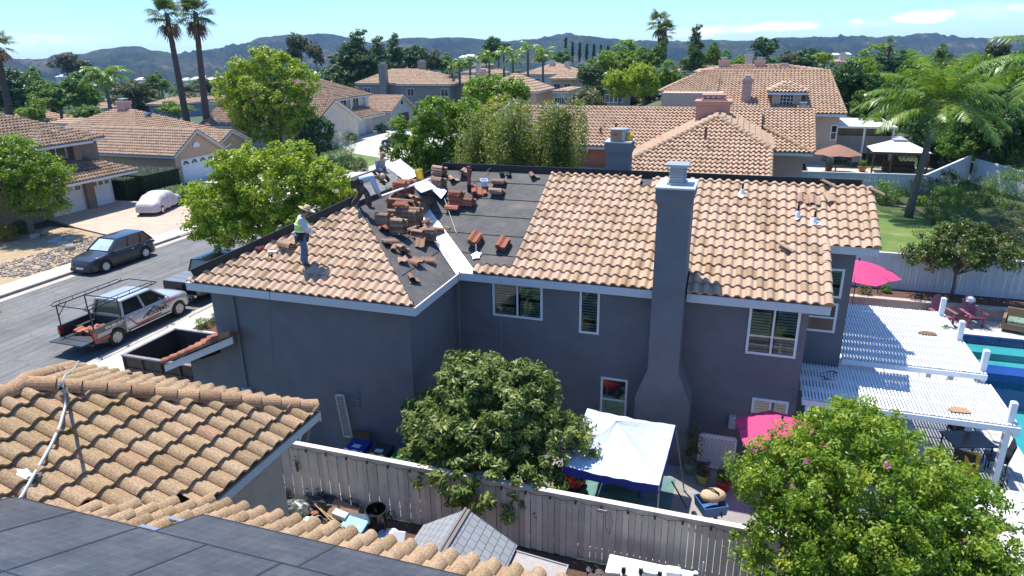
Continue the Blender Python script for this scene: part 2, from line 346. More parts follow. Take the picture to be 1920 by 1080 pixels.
def asphalt():
    m_, t, b = nt('asphalt'); N = t.nodes; L = t.links; tc = N.new('ShaderNodeTexCoord')
    n1 = N.new('ShaderNodeTexNoise'); n1.inputs['Scale'].default_value = .5; n1.inputs['Detail'].default_value = 9; n1.inputs['Roughness'].default_value = .7; L.new(tc.outputs['Object'], n1.inputs['Vector'])
    mp = N.new('ShaderNodeMapping'); mp.inputs['Scale'].default_value = (3.5, .15, 1); mp.inputs['Rotation'].default_value = (0, 0, R_(3)); L.new(tc.outputs['Object'], mp.inputs[0])
    n3 = N.new('ShaderNodeTexNoise'); n3.inputs['Scale'].default_value = 1.4; n3.inputs['Detail'].default_value = 5; L.new(mp.outputs[0], n3.inputs['Vector'])
    ad = N.new('ShaderNodeMath'); ad.operation = 'ADD'; L.new(n1.outputs['Fac'], ad.inputs[0]); L.new(n3.outputs['Fac'], ad.inputs[1])
    r = ramp(N, [(.40, (.098, .096, .09)), (.5, (.135, .132, .125)), (.62, (.185, .18, .17))]); 
    hf = N.new('ShaderNodeMath'); hf.operation = 'MULTIPLY'; hf.inputs[1].default_value = .5; L.new(ad.outputs[0], hf.inputs[0]); L.new(hf.outputs[0], r.inputs['Fac'])
    vo = N.new('ShaderNodeTexVoronoi'); vo.feature = 'DISTANCE_TO_EDGE'; vo.inputs['Scale'].default_value = .42
    n4 = N.new('ShaderNodeTexNoise'); n4.inputs['Scale'].default_value = 1.2; n4.inputs['Detail'].default_value = 6; L.new(tc.outputs['Object'], n4.inputs['Vector'])
    vm = N.new('ShaderNodeVectorMath'); vm.operation = 'MULTIPLY_ADD'; vm.inputs[1].default_value = (1.3, 1.3, 1.3); L.new(n4.outputs['Color'], vm.inputs[0]); L.new(tc.outputs['Object'], vm.inputs[2]); L.new(vm.outputs[0], vo.inputs['Vector'])
    mr = N.new('ShaderNodeMapRange'); mr.inputs['From Min'].default_value = .004; mr.inputs['From Max'].default_value = .016; mr.inputs['To Min'].default_value = .72; L.new(vo.outputs['Distance'], mr.inputs['Value'])
    hs = N.new('ShaderNodeHueSaturation'); L.new(mr.outputs[0], hs.inputs['Value']); L.new(r.outputs[0], hs.inputs['Color']); L.new(hs.outputs['Color'], b.inputs['Base Color'])
    n2 = N.new('ShaderNodeTexNoise'); n2.inputs['Scale'].default_value = 60; L.new(tc.outputs['Object'], n2.inputs['Vector'])
    bp = N.new('ShaderNodeBump'); bp.inputs['Strength'].default_value = .4; bp.inputs['Distance'].default_value = .01; L.new(n2.outputs['Fac'], bp.inputs['Height']); L.new(bp.outputs[0], b.inputs['Normal'])
    b.inputs['Roughness'].default_value = .85; return m_
M_asph = asphalt()
def sheet(name, pts, z, mt, th=.05, kind='structure'):
    b = MB(); b.pbox(pts, z-th, z); o = b.build(name, mt); return tag(o, kind=kind)
def jointmat(name, col, sx, sy, noise=.1, jw=.02):
    m_, t, b = nt(name); N = t.nodes; L = t.links; tc = N.new('ShaderNodeTexCoord')
    br = N.new('ShaderNodeTexBrick'); br.offset = 0; br.inputs['Scale'].default_value = 1; br.inputs['Brick Width'].default_value = sx; br.inputs['Row Height'].default_value = sy; br.inputs['Mortar Size'].default_value = jw
    c = col; br.inputs['Color1'].default_value = (*c, 1); br.inputs['Color2'].default_value = (c[0]*.93, c[1]*.93, c[2]*.93, 1); br.inputs['Mortar'].default_value = (c[0]*.5, c[1]*.5, c[2]*.5, 1)
    L.new(tc.outputs['Object'], br.inputs['Vector'])
    n1 = N.new('ShaderNodeTexNoise'); n1.inputs['Scale'].default_value = 1.5; n1.inputs['Detail'].default_value = 9; n1.inputs['Roughness'].default_value = .7; L.new(tc.outputs['Object'], n1.inputs['Vector'])
    mr = N.new('ShaderNodeMapRange'); mr.inputs['From Min'].default_value = .3; mr.inputs['From Max'].default_value = .7; mr.inputs['To Min'].default_value = 1-noise; mr.inputs['To Max'].default_value = 1+noise; L.new(n1.outputs['Fac'], mr.inputs['Value'])
    hs = N.new('ShaderNodeHueSaturation'); L.new(mr.outputs[0], hs.inputs['Value']); L.new(br.outputs['Color'], hs.inputs['Color']); L.new(hs.outputs['Color'], b.inputs['Base Color']); b.inputs['Roughness'].default_value = .88
    return m_
M_walk = jointmat('pavement_concrete', (.52, .49, .43), 1.5, 1.5, .14)
M_drive = jointmat('pink_drive_concrete', (.47, .36, .27), 3.4, 3.4, .16, .012)
M_gut = mat('gutter_concrete', (.42, .37, .31), .9, noise=.15, nscale=1)
M_kerb = mat('kerb_concrete', (.20, .185, .16), .9, noise=.2, nscale=2)
sheet('road', [(-34.95, -30), (-24.45, -30), (-24.45, 105), (-34.95, 105)], 0.0, M_asph)
for (a, b_) in ((-35.45, -34.95), (-24.45, -23.9)): sheet('road_gutter', [(a, -30), (b_, -30), (b_, 105), (a, 105)], .004, M_gut)
def kerb(x0, x1, segs):
    b = MB()
    for (a, c) in segs: b.box(x0, x1, a, c, -.05, .14)
    tag(b.build('kerb', M_kerb, bevel=.02), kind='structure')
kerb(-35.6, -35.45, [(-30, 35.4), (41.5, 50.6), (57.5, 68.4), (76, 105)])
kerb(-23.9, -23.75, [(-30, 17.5), (23.5, 105)])
sheet('pavement_far_side', [(-37.1, -30), (-35.6, -30), (-35.6, 105), (-37.1, 105)], .135, M_walk, .18)
sheet('pavement_near_side', [(-23.75, -30), (-22.2, -30), (-22.2, 105), (-23.75, 105)], .135, M_walk, .18)
sheet('driveway_near_house', [(-22.2, 13.8), (-15.6, 13.8), (-15.6, 24.0), (-22.2, 24.0)], .14, M_walk, .15)
for a, c in ((35.4, 41.5), (50.6, 57.5), (68.4, 76)):
    sheet('drive_apron', [(-35.6, a), (-35.45, a), (-35.45, c), (-35.6, c)], .09, M_gut)
sheet('driveway_pink', [(-37.1, 33.3), (-37.1, 41.6), (-40.0, 43.2), (-50.4, 43.4), (-50.4, 37.2), (-44.5, 35.2)][::-1], .14, M_drive, .16)
sheet('driveway_gable_house', [(-37.1, 50.8), (-37.1, 57.3), (-50.6, 57.3), (-50.6, 52.2)][::-1], .14, M_walk, .16)
sheet('driveway_white_house', [(-37.1, 68.6), (-37.1, 92), (-51.6, 94), (-51.6, 80.5), (-44, 72)][::-1], .14, M_walk, .16)
M_lawn = None
def lawn_mat():
    m_, t, b = nt('mown_lawn'); N = t.nodes; L = t.links; tc = N.new('ShaderNodeTexCoord')
    n1 = N.new('ShaderNodeTexNoise'); n1.inputs['Scale'].default_value = .55; n1.inputs['Detail'].default_value = 10; n1.inputs['Roughness'].default_value = .75; L.new(tc.outputs['Object'], n1.inputs['Vector'])
    r = ramp(N, [(.35, (.07, .135, .018)), (.5, (.105, .17, .026)), (.6, (.17, .19, .05)), (.72, (.30, .25, .11))]); L.new(n1.outputs['Fac'], r.inputs['Fac'])
    n2 = N.new('ShaderNodeTexNoise'); n2.inputs['Scale'].default_value = 30; n2.inputs['Detail'].default_value = 6; L.new(tc.outputs['Object'], n2.inputs['Vector'])
    mr = N.new('ShaderNodeMapRange'); mr.inputs['To Min'].default_value = .55; mr.inputs['To Max'].default_value = 1.4; L.new(n2.outputs['Fac'], mr.inputs['Value'])
    hs = N.new('ShaderNodeHueSaturation'); L.new(mr.outputs[0], hs.inputs['Value']); L.new(r.outputs[0], hs.inputs['Color']); L.new(hs.outputs['Color'], b.inputs['Base Color']); b.inputs['Roughness'].default_value = .9
    return m_
M_lawn = lawn_mat()
sheet('lawn_white_house', [(-37.0, 60.5), (-37.0, 68.2), (-43.5, 72.6), (-46.5, 74.5), (-46.5, 64)][::-1], .10, M_lawn, .14, kind='stuff')
M_sand = mat('decomposed_granite', (.36, .26, .15), .95, noise=.25, nscale=3, bump=.5)
sheet('granite_yard', [(-37.1, 14), (-37.1, 33.2), (-44.3, 35.0), (-46.8, 35.0), (-46.8, 20)][::-1], .09, M_sand, .12)
M_rocks = mat('cobble', (.30, .26, .21), .85, noise=.35, nscale=4)
PROF_HI = [(0, .016), (.05, .036), (.14, .060), (.25, .075), (.34, .079), (.43, .075), (.53, .058), (.62, .030), (.70, .008), (.80, -.004), (.91, -.003), (1.0, 0.0)]
PROF_MD = [(0, .016), (.12, .060), (.28, .079), (.44, .070), (.58, .035), (.72, .004), (1.0, 0.0)]
PROF_LO = [(0, .014), (.17, .07), (.38, .07), (.62, .01), (1.0, 0.0)]
class Roof:
    def __init__(s, tw=.285, ex=.405, prof=PROF_MD, lift=.062, seed=1, hs=1.0):
        s.ct = 1
        s.bm = bmesh.new(); s.bm.faces.layers.float.new('tint'); s.tw, s.ex, s.prof, s.lift = tw, ex, prof, lift; s.rg = np.random.default_rng(seed); s.hs = hs
    def face(s, poly, tw=None, ex=None, raise_=.015, skip=None):
        P = [Vector(p) for p in poly]; tw = tw or s.tw; ex = ex or s.ex
        n = Vector()
        for q in range(len(P)): n += P[q].cross(P[(q+1) % len(P)])
        n.normalize()
        if n.z < 0: n = -n
        v = (Vector((0, 0, 1))-n*n.z).normalized(); u = v.cross(n).normalized()
        o = min(P, key=lambda p: p.z); us = [(p-o).dot(u) for p in P]; vs = [(p-o).dot(v) for p in P]
        u0, u1, v0, v1 = min(us), max(us), min(vs), max(vs)
        nc = int(math.ceil((u1-u0)/tw))+1; nr = int(math.ceil((v1-v0)/ex))
        pr = s.prof; k = len(pr); pu = np.array([p[0] for p in pr])*tw; ph = np.array([p[1] for p in pr])*s.hs
        U = (u0+np.arange(nc)[:, None]*tw+pu[None, :]).ravel(); H = np.tile(ph, nc); m = len(U)
        Vx = []; Fx = []; Tx = []; base = 0
        oo = np.array(o); uu = np.array(u); vv = np.array(v); nn = np.array(n)
        for r in range(nr):
            vl = v0+r*ex-.02; vt = vl+ex+.05
            jit = np.repeat(s.rg.normal(0, .0035, nc), k); wob = .006*math.sin(r*1.7)
            def line(vq, h): return oo+U[:, None]*uu+(vq if hasattr(vq, '__len__') else np.full(m, vq))[:, None]*vv+(H+h+raise_)[:, None]*nn
            vlj = vl+np.repeat(s.rg.normal(0, .006, nc), k)
            a = line(vlj, s.lift+jit-.05); b = line(vlj, s.lift+jit); c = line(vt, .004)
            Vx += [a, b, c]; i = np.arange(m-1)
            tt = np.clip(s.rg.normal(.5, .2, nc), 0, 1); tt = np.repeat(tt, k)[:m-1]
            A = base+i; B = base+m+i; Cc = base+2*m+i
            Fx.append(np.stack([A, A+1, B+1, B], 1)); Tx.append(tt); Fx.append(np.stack([B, B+1, Cc+1, Cc], 1)); Tx.append(tt); base += 3*m
        Vx = np.vstack(Vx); Fx = np.vstack(Fx); Tx = np.concatenate(Tx)
        me = bpy.data.meshes.new('tmp'); me.from_pydata(Vx.tolist(), [], Fx.tolist()); a = me.attributes.new('tint', 'FLOAT', 'FACE'); a.data.foreach_set('value', Tx.astype(np.float32))
        b2 = bmesh.new(); b2.from_mesh(me); bpy.data.meshes.remove(me)
        cen = sum(P, Vector())/len(P); rect = True
        for q in range(len(P)):
            p0, p1 = P[q], P[(q+1) % len(P)]; e = (p1-p0).normalized(); nor = e.cross(n)
            if (cen-p0).dot(nor) > 0: nor = -nor
            if nor.dot(v) < -.99: continue
            bmesh.ops.bisect_plane(b2, geom=b2.verts[:]+b2.edges[:]+b2.faces[:], plane_co=p0, plane_no=nor, clear_outer=True, dist=1e-4)
        if skip:
            ly = [f for f in b2.faces if skip(f.calc_center_median())]; bmesh.ops.delete(b2, geom=ly, context='FACES')
        me = bpy.data.meshes.new('tmp'); b2.to_mesh(me); b2.free(); s.bm.from_mesh(me); bpy.data.meshes.remove(me)
    def cap(s, A, B, r=.10, seg=.36, n=7, dz=.05, jit=.006):
        A = Vector(A); B = Vector(B); d = B-A; Ln = d.length; d.normalize(); k = max(1, int(round(Ln/seg))); st = Ln/k
        side = d.cross(Vector((0, 0, 1))).normalized(); up = side.cross(d).normalized(); ly = s.bm.faces.layers.float['tint']
        for i in range(k):
            p0 = A+d*(st*i-.02); p1 = A+d*(st*(i+1)+.02); t = s.ct*float(np.clip(s.rg.normal(.5, .25), 0, 1)); rings = []
            jx = random.uniform(-jit, jit)
            for (p, rr, h) in ((p0, r*1.10, .03), (p1, r*.96, .0)):
                rings.append([s.bm.verts.new(p+side*(rr*math.cos(PI*j/n)*1.05+jx)+up*(rr*math.sin(PI*j/n)+dz+h-.05)+Vector((0, 0, -.03 if j in (0, n) else 0))) for j in range(n+1)])
            for j in range(n):
                f = s.bm.faces.new((rings[0][j], rings[0][j+1], rings[1][j+1], rings[1][j])); f[ly] = t
            f = s.bm.faces.new(rings[0]); f[ly] = t*.3
            f = s.bm.faces.new(rings[1][::-1]); f[ly] = t*.3
    def build(s, name, mt, parent):
        me = bpy.data.meshes.new(name); off = WL(parent) if parent else Vector()
        bmesh.ops.translate(s.bm, verts=s.bm.verts, vec=-off); s.bm.to_mesh(me); s.bm.free(); me.materials.append(mt)
        o = bpy.data.objects.new(name, me); COL.objects.link(o); o.parent = parent; return o
TP = (.47, .305, .21); TB = (.40, .27, .17); TG = (.33, .225, .135); TR = (.40, .215, .14); TD = (.24, .15, .09)
M_tile_main = tile_mat('roof_tile_blush', [(0, (.34, .225, .135)), (.3, (.43, .295, .19)), (.55, (.52, .36, .245)), (.8, (.58, .395, .275)), (1, (.53, .325, .215))], lich=.42, mscale=1.3, dirt=.22, lichen=(.37, .27, .13))
M_tile_near = tile_mat('roof_tile_weathered', [(0, (.28, .185, .10)), (.35, (.39, .265, .15)), (.7, (.47, .325, .195)), (1, (.42, .255, .15))], lich=.62, mscale=1.8, dirt=.42, lichen=(.36, .235, .08))
M_tile_back = tile_mat('roof_tile_sandy', [(0, (.36, .24, .15)), (.4, (.50, .345, .23)), (.75, (.57, .39, .27)), (1, (.50, .29, .19))], lich=.35, mscale=.9, dirt=.25, lichen=(.36, .27, .12))
M_tile_brown = tile_mat('roof_tile_brown', [(0, (.20, .13, .085)), (.4, (.36, .25, .17)), (.75, (.46, .33, .235)), (1, (.38, .24, .16))], lich=.5, mscale=.8, dirt=.3, lichen=(.30, .19, .06))
M_tile_red = tile_mat('new_clay_tile', [(0, (.24, .085, .05)), (.5, (.36, .13, .075)), (1, (.46, .18, .105))], lich=.1, dirt=.2)
M_tile_old = tile_mat('old_clay_tile', [(0, (.20, .12, .08)), (.5, (.33, .20, .135)), (1, (.45, .29, .19))], lich=.4, dirt=.35)
M_cap = tile_mat('ridge_cap_tile', [(0, (.28, .165, .09)), (.5, (.42, .265, .15)), (1, (.50, .30, .16))], lich=.6, lichen=(.36, .22, .06), dirt=.4)
def stucco(name, col, noise=.13): return mat(name, col, .92, noise=noise, nscale=1.6, bump=.8, bscale=55, spec=.2)
M_stgrey = stucco('slate_grey_stucco', (.172, .173, .184))
M_stbeige = stucco('beige_stucco', (.46, .36, .27))
M_sttan = stucco('tan_stucco', (.27, .20, .15)); M_stpeach = stucco('peach_stucco', (.56, .37, .24)); M_stcream = stucco('cream_stucco', (.56, .50, .41))
M_stsalmon = stucco('salmon_stucco', (.44, .19, .12)); M_stwhite = stucco('white_stucco', (.60, .57, .52)); M_stgreige = stucco('greige_stucco', (.27, .235, .21)); M_stblue = stucco('blue_stucco', (.22, .27, .33))
M_fascia = mat('fascia_paint', (.56, .56, .56), .6, noise=.05, nscale=3)
M_pinkstucco = stucco('pink_stucco', (.50, .32, .26))
def clearglass():
    m_, t, b = nt('clear_glass'); N = t.nodes; L = t.links; t.nodes.remove(b)
    tr = N.new('ShaderNodeBsdfTransparent'); tr.inputs[0].default_value = (.8, .85, .84, 1); gl = N.new('ShaderNodeBsdfGlossy'); gl.inputs['Roughness'].default_value = .03; gl.inputs[0].default_value = (.9, .95, 1, 1)
    fr = N.new('ShaderNodeFresnel'); fr.inputs['IOR'].default_value = 1.9; mx = N.new('ShaderNodeMixShader'); L.new(fr.outputs[0], mx.inputs[0]); L.new(tr.outputs[0], mx.inputs[1]); L.new(gl.outputs[0], mx.inputs[2])
    L.new(mx.outputs[0], N['Material Output'].inputs['Surface']); return m_
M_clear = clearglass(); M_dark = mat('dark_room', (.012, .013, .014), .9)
AX = {'y-': (Vector((1, 0, 0)), Vector((0, -1, 0))), 'x+': (Vector((0, 1, 0)), Vector((1, 0, 0))), 'y+': (Vector((-1, 0, 0)), Vector((0, 1, 0))), 'x-': (Vector((0, -1, 0)), Vector((-1, 0, 0)))}
UP = Vector((0, 0, 1))
def fbox(b, c, r, n, w, h, d0, d1, **k):
    M = Matrix((r, n, UP)).transposed(); b.obox(c+n*((d0+d1)/2), (w, abs(d1-d0), h), M, **k)
def window(parent, c, w, h, face='y-', fm=None, divs=(2, 1), fw=.07, shutter=False, label=None, mull=False):
    r, n = AX[face]; c = Vector(c); fm = fm or M_white; b = MB()
    for s_ in (-1, 1):
        fbox(b, c+r*s_*(w/2-fw/2), r, n, fw, h, -.05, .035); fbox(b, c+UP*s_*(h/2-fw/2), r, n, w-2*fw, fw, -.05, .033)
    for i in range(1, divs[0]): fbox(b, c+r*(w*(i/divs[0]-.5)), r, n, fw*.8, h-2*fw, -.04, .028)
    for i in range(1, divs[1]): fbox(b, c+UP*(h*(i/divs[1]-.5)), r, n, w-2*fw, fw*.8, -.04, .025)
    o = b.build('window', fm, parent)
    if label: o['label'] = label
    if shutter:
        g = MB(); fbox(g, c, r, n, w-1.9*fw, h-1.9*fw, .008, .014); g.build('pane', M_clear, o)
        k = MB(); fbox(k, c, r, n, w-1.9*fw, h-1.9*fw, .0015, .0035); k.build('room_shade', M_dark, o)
        q = MB(); ns = int((h-2*fw)/.085); pw = w/divs[0]
        for i in range(divs[0]):
            cx = c+r*(w*((i+.5)/divs[0]-.5))
            for j in range(ns): 
                if (j*7+i) % 11 != 10: fbox(q, cx+UP*((j+.5)/ns-.5)*(h-2.4*fw), r, n, pw-fw*2.3, .06, .004, .0075)
        q.build('shutter_louvres', M_louvre, o)
    else:
        g = MB(); fbox(g, c, r, n, w-1.9*fw, h-1.9*fw, -.002, .010); g.build('pane', M_glass, o)
    return o
M_louvre = mat('louvre_paint', (.66, .68, .64), .5)
def garage_door(parent, c, w, h, face='x+', mt=None, lites=0, arch=False, rows=4):
    r, n = AX[face]; c = Vector(c); b = MB(); mt = mt or M_white
    for j in range(rows):
        zc = c+UP*h*((j+.5)/rows-.5); fbox(b, zc, r, n, w, h/rows-.025, .0, .03)
        k = max(2, int(w/.6))
        if not (lites and j == rows-1):
            for i in range(k): fbox(b, zc+r*w*((i+.5)/k-.5), r, n, w/k-.14, h/rows-.16, .03, .045)
    fbox(b, c, r, n, w, h, -.04, .002)
    o = b.build('garage_door', mt, parent)
    if lites:
        g = MB(); zc = c+UP*h*((rows-.5)/rows-.5)
        for i in range(lites):
            cc = zc+r*w*((i+.5)/lites-.5)
            if arch:
                for a in range(5):
                    t0, t1 = PI*a/5+.06, PI*(a+1)/5-.06; R = min(w/lites*.42, .38)
                    p = [cc+r*q*math.cos(t)-UP*.16+UP*q*math.sin(t)+n*.034 for q, t in ((R*.35, t0), (R, t0), (R, t1), (R*.35, t1))]; g.prism(p, n*.01)
            else:
                for a in (-1, 1):
                    for e in (-1, 1): fbox(g, cc+r*a*w/lites*.17+UP*e*.075, r, n, w/lites*.28, .12, .031, .045)
        g.build('door_window', M_glass, o)
    fb = MB()
    for s_ in (-1, 1): fbox(fb, c+r*s_*(w/2+.06), r, n, .12, h+.12, -.02, .06)
    fbox(fb, c+UP*(h/2+.06), r, n, w, .12, -.02, .058); fb.build('door_frame', M_trim, o)
    return o
class House:
    def __init__(s, name, label, loc, wall, tile, trim=None, prof=PROF_LO, tw=.285, ex=.405, rz=0, group=None, cat='house', seed=3):
        s.root = empty(name, loc, 0, label, cat, group); s.rz = rz
        s.wall = MB(); s.deck = MB(); s.roof = Roof(tw, ex, prof, seed=seed, lift=.10, hs=1.25); s.roof.ct = .25; s.wm, s.tm, s.trim = wall, tile, trim or M_trim; s.caps = True
    def rf(s, poly, **k):
        s.deck.prism([Vector(p)-Vector((0, 0, .02)) for p in poly], (0, 0, -.17)); s.roof.face(poly, **k)
    def block(s, x0, x1, y0, y1, zb, ze, kind='hip', axis='x', sl=.45, oh=.45, walls=True, cap=True):
        X0, X1, Y0, Y1 = x0-oh, x1+oh, y0-oh, y1+oh; rf = s.rf
        if walls: s.wall.box(x0, x1, y0, y1, zb, ze)
        C = s.roof.cap
        if kind == 'hip':
            w, d = X1-X0, Y1-Y0
            if w >= d:
                h = d/2; z = ze+sl*h; a = Vector((X0+h, Y0+h, z)); b = Vector((X1-h, Y0+h, z))
                rf([(X0, Y0, ze), (X1, Y0, ze), b, a]); rf([(X1, Y1, ze), (X0, Y1, ze), a, b]); rf([(X0, Y1, ze), (X0, Y0, ze), a]); rf([(X1, Y0, ze), (X1, Y1, ze), b])
            else:
                h = w/2; z = ze+sl*h; a = Vector((X0+h, Y0+h, z)); b = Vector((X0+h, Y1-h, z))
                rf([(X0, Y0, ze), (X1, Y0, ze), a]); rf([(X1, Y1, ze), (X0, Y1, ze), b]); rf([(X0, Y1, ze), (X0, Y0, ze), a, b]); rf([(X1, Y0, ze), (X1, Y1, ze), b, a])
            if cap:
                if (b-a).length > .3: C(a, b)
                for (p, q) in (((X0, Y0, ze), a), ((X1, Y1, ze), b)): C(p, q)
                C((X1, Y0, ze), b if w >= d else a); C((X0, Y1, ze), a if w >= d else b)
        elif kind == 'gable':
            if axis == 'x':
                h = (Y1-Y0)/2; z = ze+sl*h; ym = (Y0+Y1)/2; rf([(X0, Y0, ze), (X1, Y0, ze), (X1, ym, z), (X0, ym, z)]); rf([(X1, Y1, ze), (X0, Y1, ze), (X0, ym, z), (X1, ym, z)])
                for x in (x0, x1-.2): s.wall.prism([(x, y0, ze-.01), (x, y1, ze-.01), (x, ym, ze+sl*(y1-y0)/2)], (.2, 0, 0))
                if cap:
                    C((X0, ym, z), (X1, ym, z))
                    for x in (X0+.1, X1-.1):
                        for y in (Y0, Y1): C((x, y, ze), (x, ym, z), r=.085, dz=.06)
            else:
                h = (X1-X0)/2; z = ze+sl*h; xm = (X0+X1)/2; rf([(X0, Y1, ze), (X0, Y0, ze), (xm, Y0, z), (xm, Y1, z)]); rf([(X1, Y0, ze), (X1, Y1, ze), (xm, Y1, z), (xm, Y0, z)])
                for y in (y0, y1-.2): s.wall.prism([(x0, y, ze-.01), (x1, y, ze-.01), (xm, y, ze+sl*(x1-x0)/2)], (0, .2, 0))
                if cap:
                    C((xm, Y0, z), (xm, Y1, z))
                    for y in (Y0+.1, Y1-.1):
                        for x in (X0, X1): C((x, y, ze), (xm, y, z), r=.085, dz=.06)
        return s
    def chimney(s, x, y, z0, z1, w=.8, d=.7, mt=None, cap=True):
        b = MB(); b.box(x-w/2, x+w/2, y-d/2, y+d/2, z0, z1); b.box(x-w/2-.08, x+w/2+.08, y-d/2-.08, y+d/2+.08, z1-.3, z1+.0)
        o = b.build('chimney', mt or s.wm, s.root, bevel=.02)
        if cap:
            k = MB(); k.box(x-w*.3, x+w*.3, y-d*.3, y+d*.3, z1, z1+.22); k.box(x-w*.42, x+w*.42, y-d*.42, y+d*.42, z1+.22, z1+.27); k.build('flue_cap', M_chimcap, o)
    def done(s):
        s.wall.build('wall', s.wm, s.root); d = s.deck.build('fascia', s.trim, s.root); r = s.roof.build('roof', s.tm, s.root)
        s.root.rotation_euler = (0, 0, s.rz); return s.root
M_chimcap = mat('galvanised_cap', (.42, .43, .44), .45, metal=.6, noise=.1)
L_lime = leaf_mat('lime_leaves', (.11, .18, .012), (.22, .31, .025), (.38, .42, .06), .4)
L_bright = leaf_mat('bright_green_leaves', (.068, .135, .012), (.135, .225, .022), (.25, .33, .045), .4)
L_mid = leaf_mat('mid_green_leaves', (.045, .10, .016), (.09, .17, .027), (.17, .25, .045), .38)
L_dark = leaf_mat('dark_green_leaves', (.022, .058, .014), (.045, .10, .022), (.09, .15, .035), .3)
L_olive = leaf_mat('olive_leaves', (.05, .06, .022), (.095, .11, .04), (.16, .17, .07), .3)
L_gum = leaf_mat('gum_leaves', (.05, .065, .025), (.09, .105, .045), (.18, .15, .07), .3)
L_pine = leaf_mat('conifer_needles', (.038, .075, .022), (.08, .135, .035), (.16, .22, .06), .28)
L_fig = leaf_mat('loquat_leaves', (.05, .085, .02), (.115, .17, .04), (.32, .37, .14), .28, .45)
L_myrtle = leaf_mat('myrtle_leaves', (.075, .14, .012), (.15, .25, .024), (.33, .37, .06), .38)
L_birch = leaf_mat('birch_leaves', (.08, .11, .025), (.16, .20, .05), (.32, .34, .12), .42)
L_palm = leaf_mat('palm_leaves', (.05, .11, .015), (.12, .21, .03), (.32, .36, .08), .3, .35)
L_fan = leaf_mat('fan_palm_leaves', (.05, .09, .025), (.10, .15, .045), (.20, .22, .09), .2, .4)
L_dead = leaf_mat('dead_fronds', (.10, .06, .03), (.17, .11, .06), (.26, .18, .10), .2, .8)
L_white = leaf_mat('oleander_leaves', (.07, .12, .04), (.22, .25, .15), (.62, .62, .52), .3)
L_orange = leaf_mat('orange_blossom', (.10, .15, .02), (.25, .22, .03), (.55, .25, .04), .3)
L_citrus = leaf_mat('citrus_leaves', (.035, .075, .012), (.08, .13, .02), (.24, .18, .035), .3)
L_yellow = leaf_mat('yellow_leaves', (.20, .25, .03), (.33, .33, .04), (.45, .38, .05), .4)
L_pink = leaf_mat('pink_blossom', (.45, .10, .22), (.55, .18, .3), (.6, .3, .4), .4)
L_box = leaf_mat('box_leaves', (.05, .13, .015), (.10, .20, .02), (.17, .27, .04), .25)
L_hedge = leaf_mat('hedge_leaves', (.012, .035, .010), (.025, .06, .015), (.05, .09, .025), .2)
def leaf_arrays(C, Nrm, ln, wd, rg, jitter=.8, droop=0.0):
    n = len(C); nr = Nrm+rg.normal(0, jitter, (n, 3)); nr /= np.linalg.norm(nr, axis=1)[:, None]+1e-9
    a = rg.normal(0, 1, (n, 3)); a[:, 2] -= droop*2; a -= nr*(a*nr).sum(1)[:, None]; a /= np.linalg.norm(a, axis=1)[:, None]+1e-9
    b = np.cross(nr, a); l = (ln*rg.uniform(.65, 1.25, n))[:, None]; w = (wd*rg.uniform(.7, 1.2, n))[:, None]
    V = np.stack([C-a*l*.5, C+b*w*.5+a*l*.06, C+a*l*.5, C-b*w*.5+a*l*.06], 1).reshape(-1, 3)
    return V, np.arange(4*n).reshape(n, 4)
def clumps(lobes, ncl, nlf, cr, rg, shell=.55, squash=.8, flat=0):
    """lobes: (x,y,z,rx,ry,rz); returns leaf centres, outward normals, clump tint"""
    lb = np.array(lobes, float); wts = (lb[:, 3]*lb[:, 4]+lb[:, 4]*lb[:, 5]+lb[:, 3]*lb[:, 5]); wts /= wts.sum()
    idx = rg.choice(len(lb), ncl, p=wts); d = rg.normal(0, 1, (ncl, 3)); d[:, 2] += .25; d /= np.linalg.norm(d, axis=1)[:, None]
    rad = shell+(1-shell)*rg.uniform(0, 1, ncl)**.6; rad *= 1+rg.normal(0, .07, ncl)
    C = lb[idx, :3]+d*lb[idx, 3:6]*rad[:, None]; ct = rg.normal(0, .16, ncl); cs = rg.uniform(.6, 1.35, ncl)
    k = np.repeat(np.arange(ncl), nlf); q = rg.normal(0, 1, (len(k), 3)); q /= np.linalg.norm(q, axis=1)[:, None]; q *= (rg.uniform(0, 1, len(k))**.45)[:, None]
    P = C[k]+q*(cr*cs[k])[:, None]*np.array([1, 1, squash]); nrm = q*.9+d[k]*.7+np.array([0, 0, .5]); 
    return P, nrm, np.clip(.5+ct[k]+rg.normal(0, .17, len(k)), 0, 1), C
def crown(name, lobes, ncl, nlf, cr, ln, wd, mt, parent, seed=1, shell=.55, droop=0., jit=.7, squash=.8, stuff=False):
    rg = np.random.default_rng(seed); P, n_, t, C = clumps(lobes, ncl, nlf, cr, rg, shell, squash); V, F = leaf_arrays(P, n_, ln, wd, rg, jit, droop)
    return arrmesh(name, V, F, mt, parent, t), C
def trunk_mb(path, r0, r1, lobes_c, lr=.05, nb=0, rg=None, start=.45):
    b = MB(); P = [Vector(p) for p in path]; k = len(P); b.tube(P, [r0+(r1-r0)*i/(k-1) for i in range(k)], 9)
    for c in lobes_c:
        c = Vector(c); s_ = P[0].lerp(P[-1], random.uniform(start, 1)) if k == 2 else P[-1-random.randint(0, min(1, k-2))].copy()
        mid = s_.lerp(c, .5)+Vector((random.uniform(-.2, .2), random.uniform(-.2, .2), random.uniform(-.1, .25)))*(c-s_).length*.35
        b.tube([s_, s_.lerp(mid, .5)+Vector((0, 0, .03)), mid, mid.lerp(c, .6), c], [lr, lr*.85, lr*.65, lr*.4, lr*.18], 6)
    return b
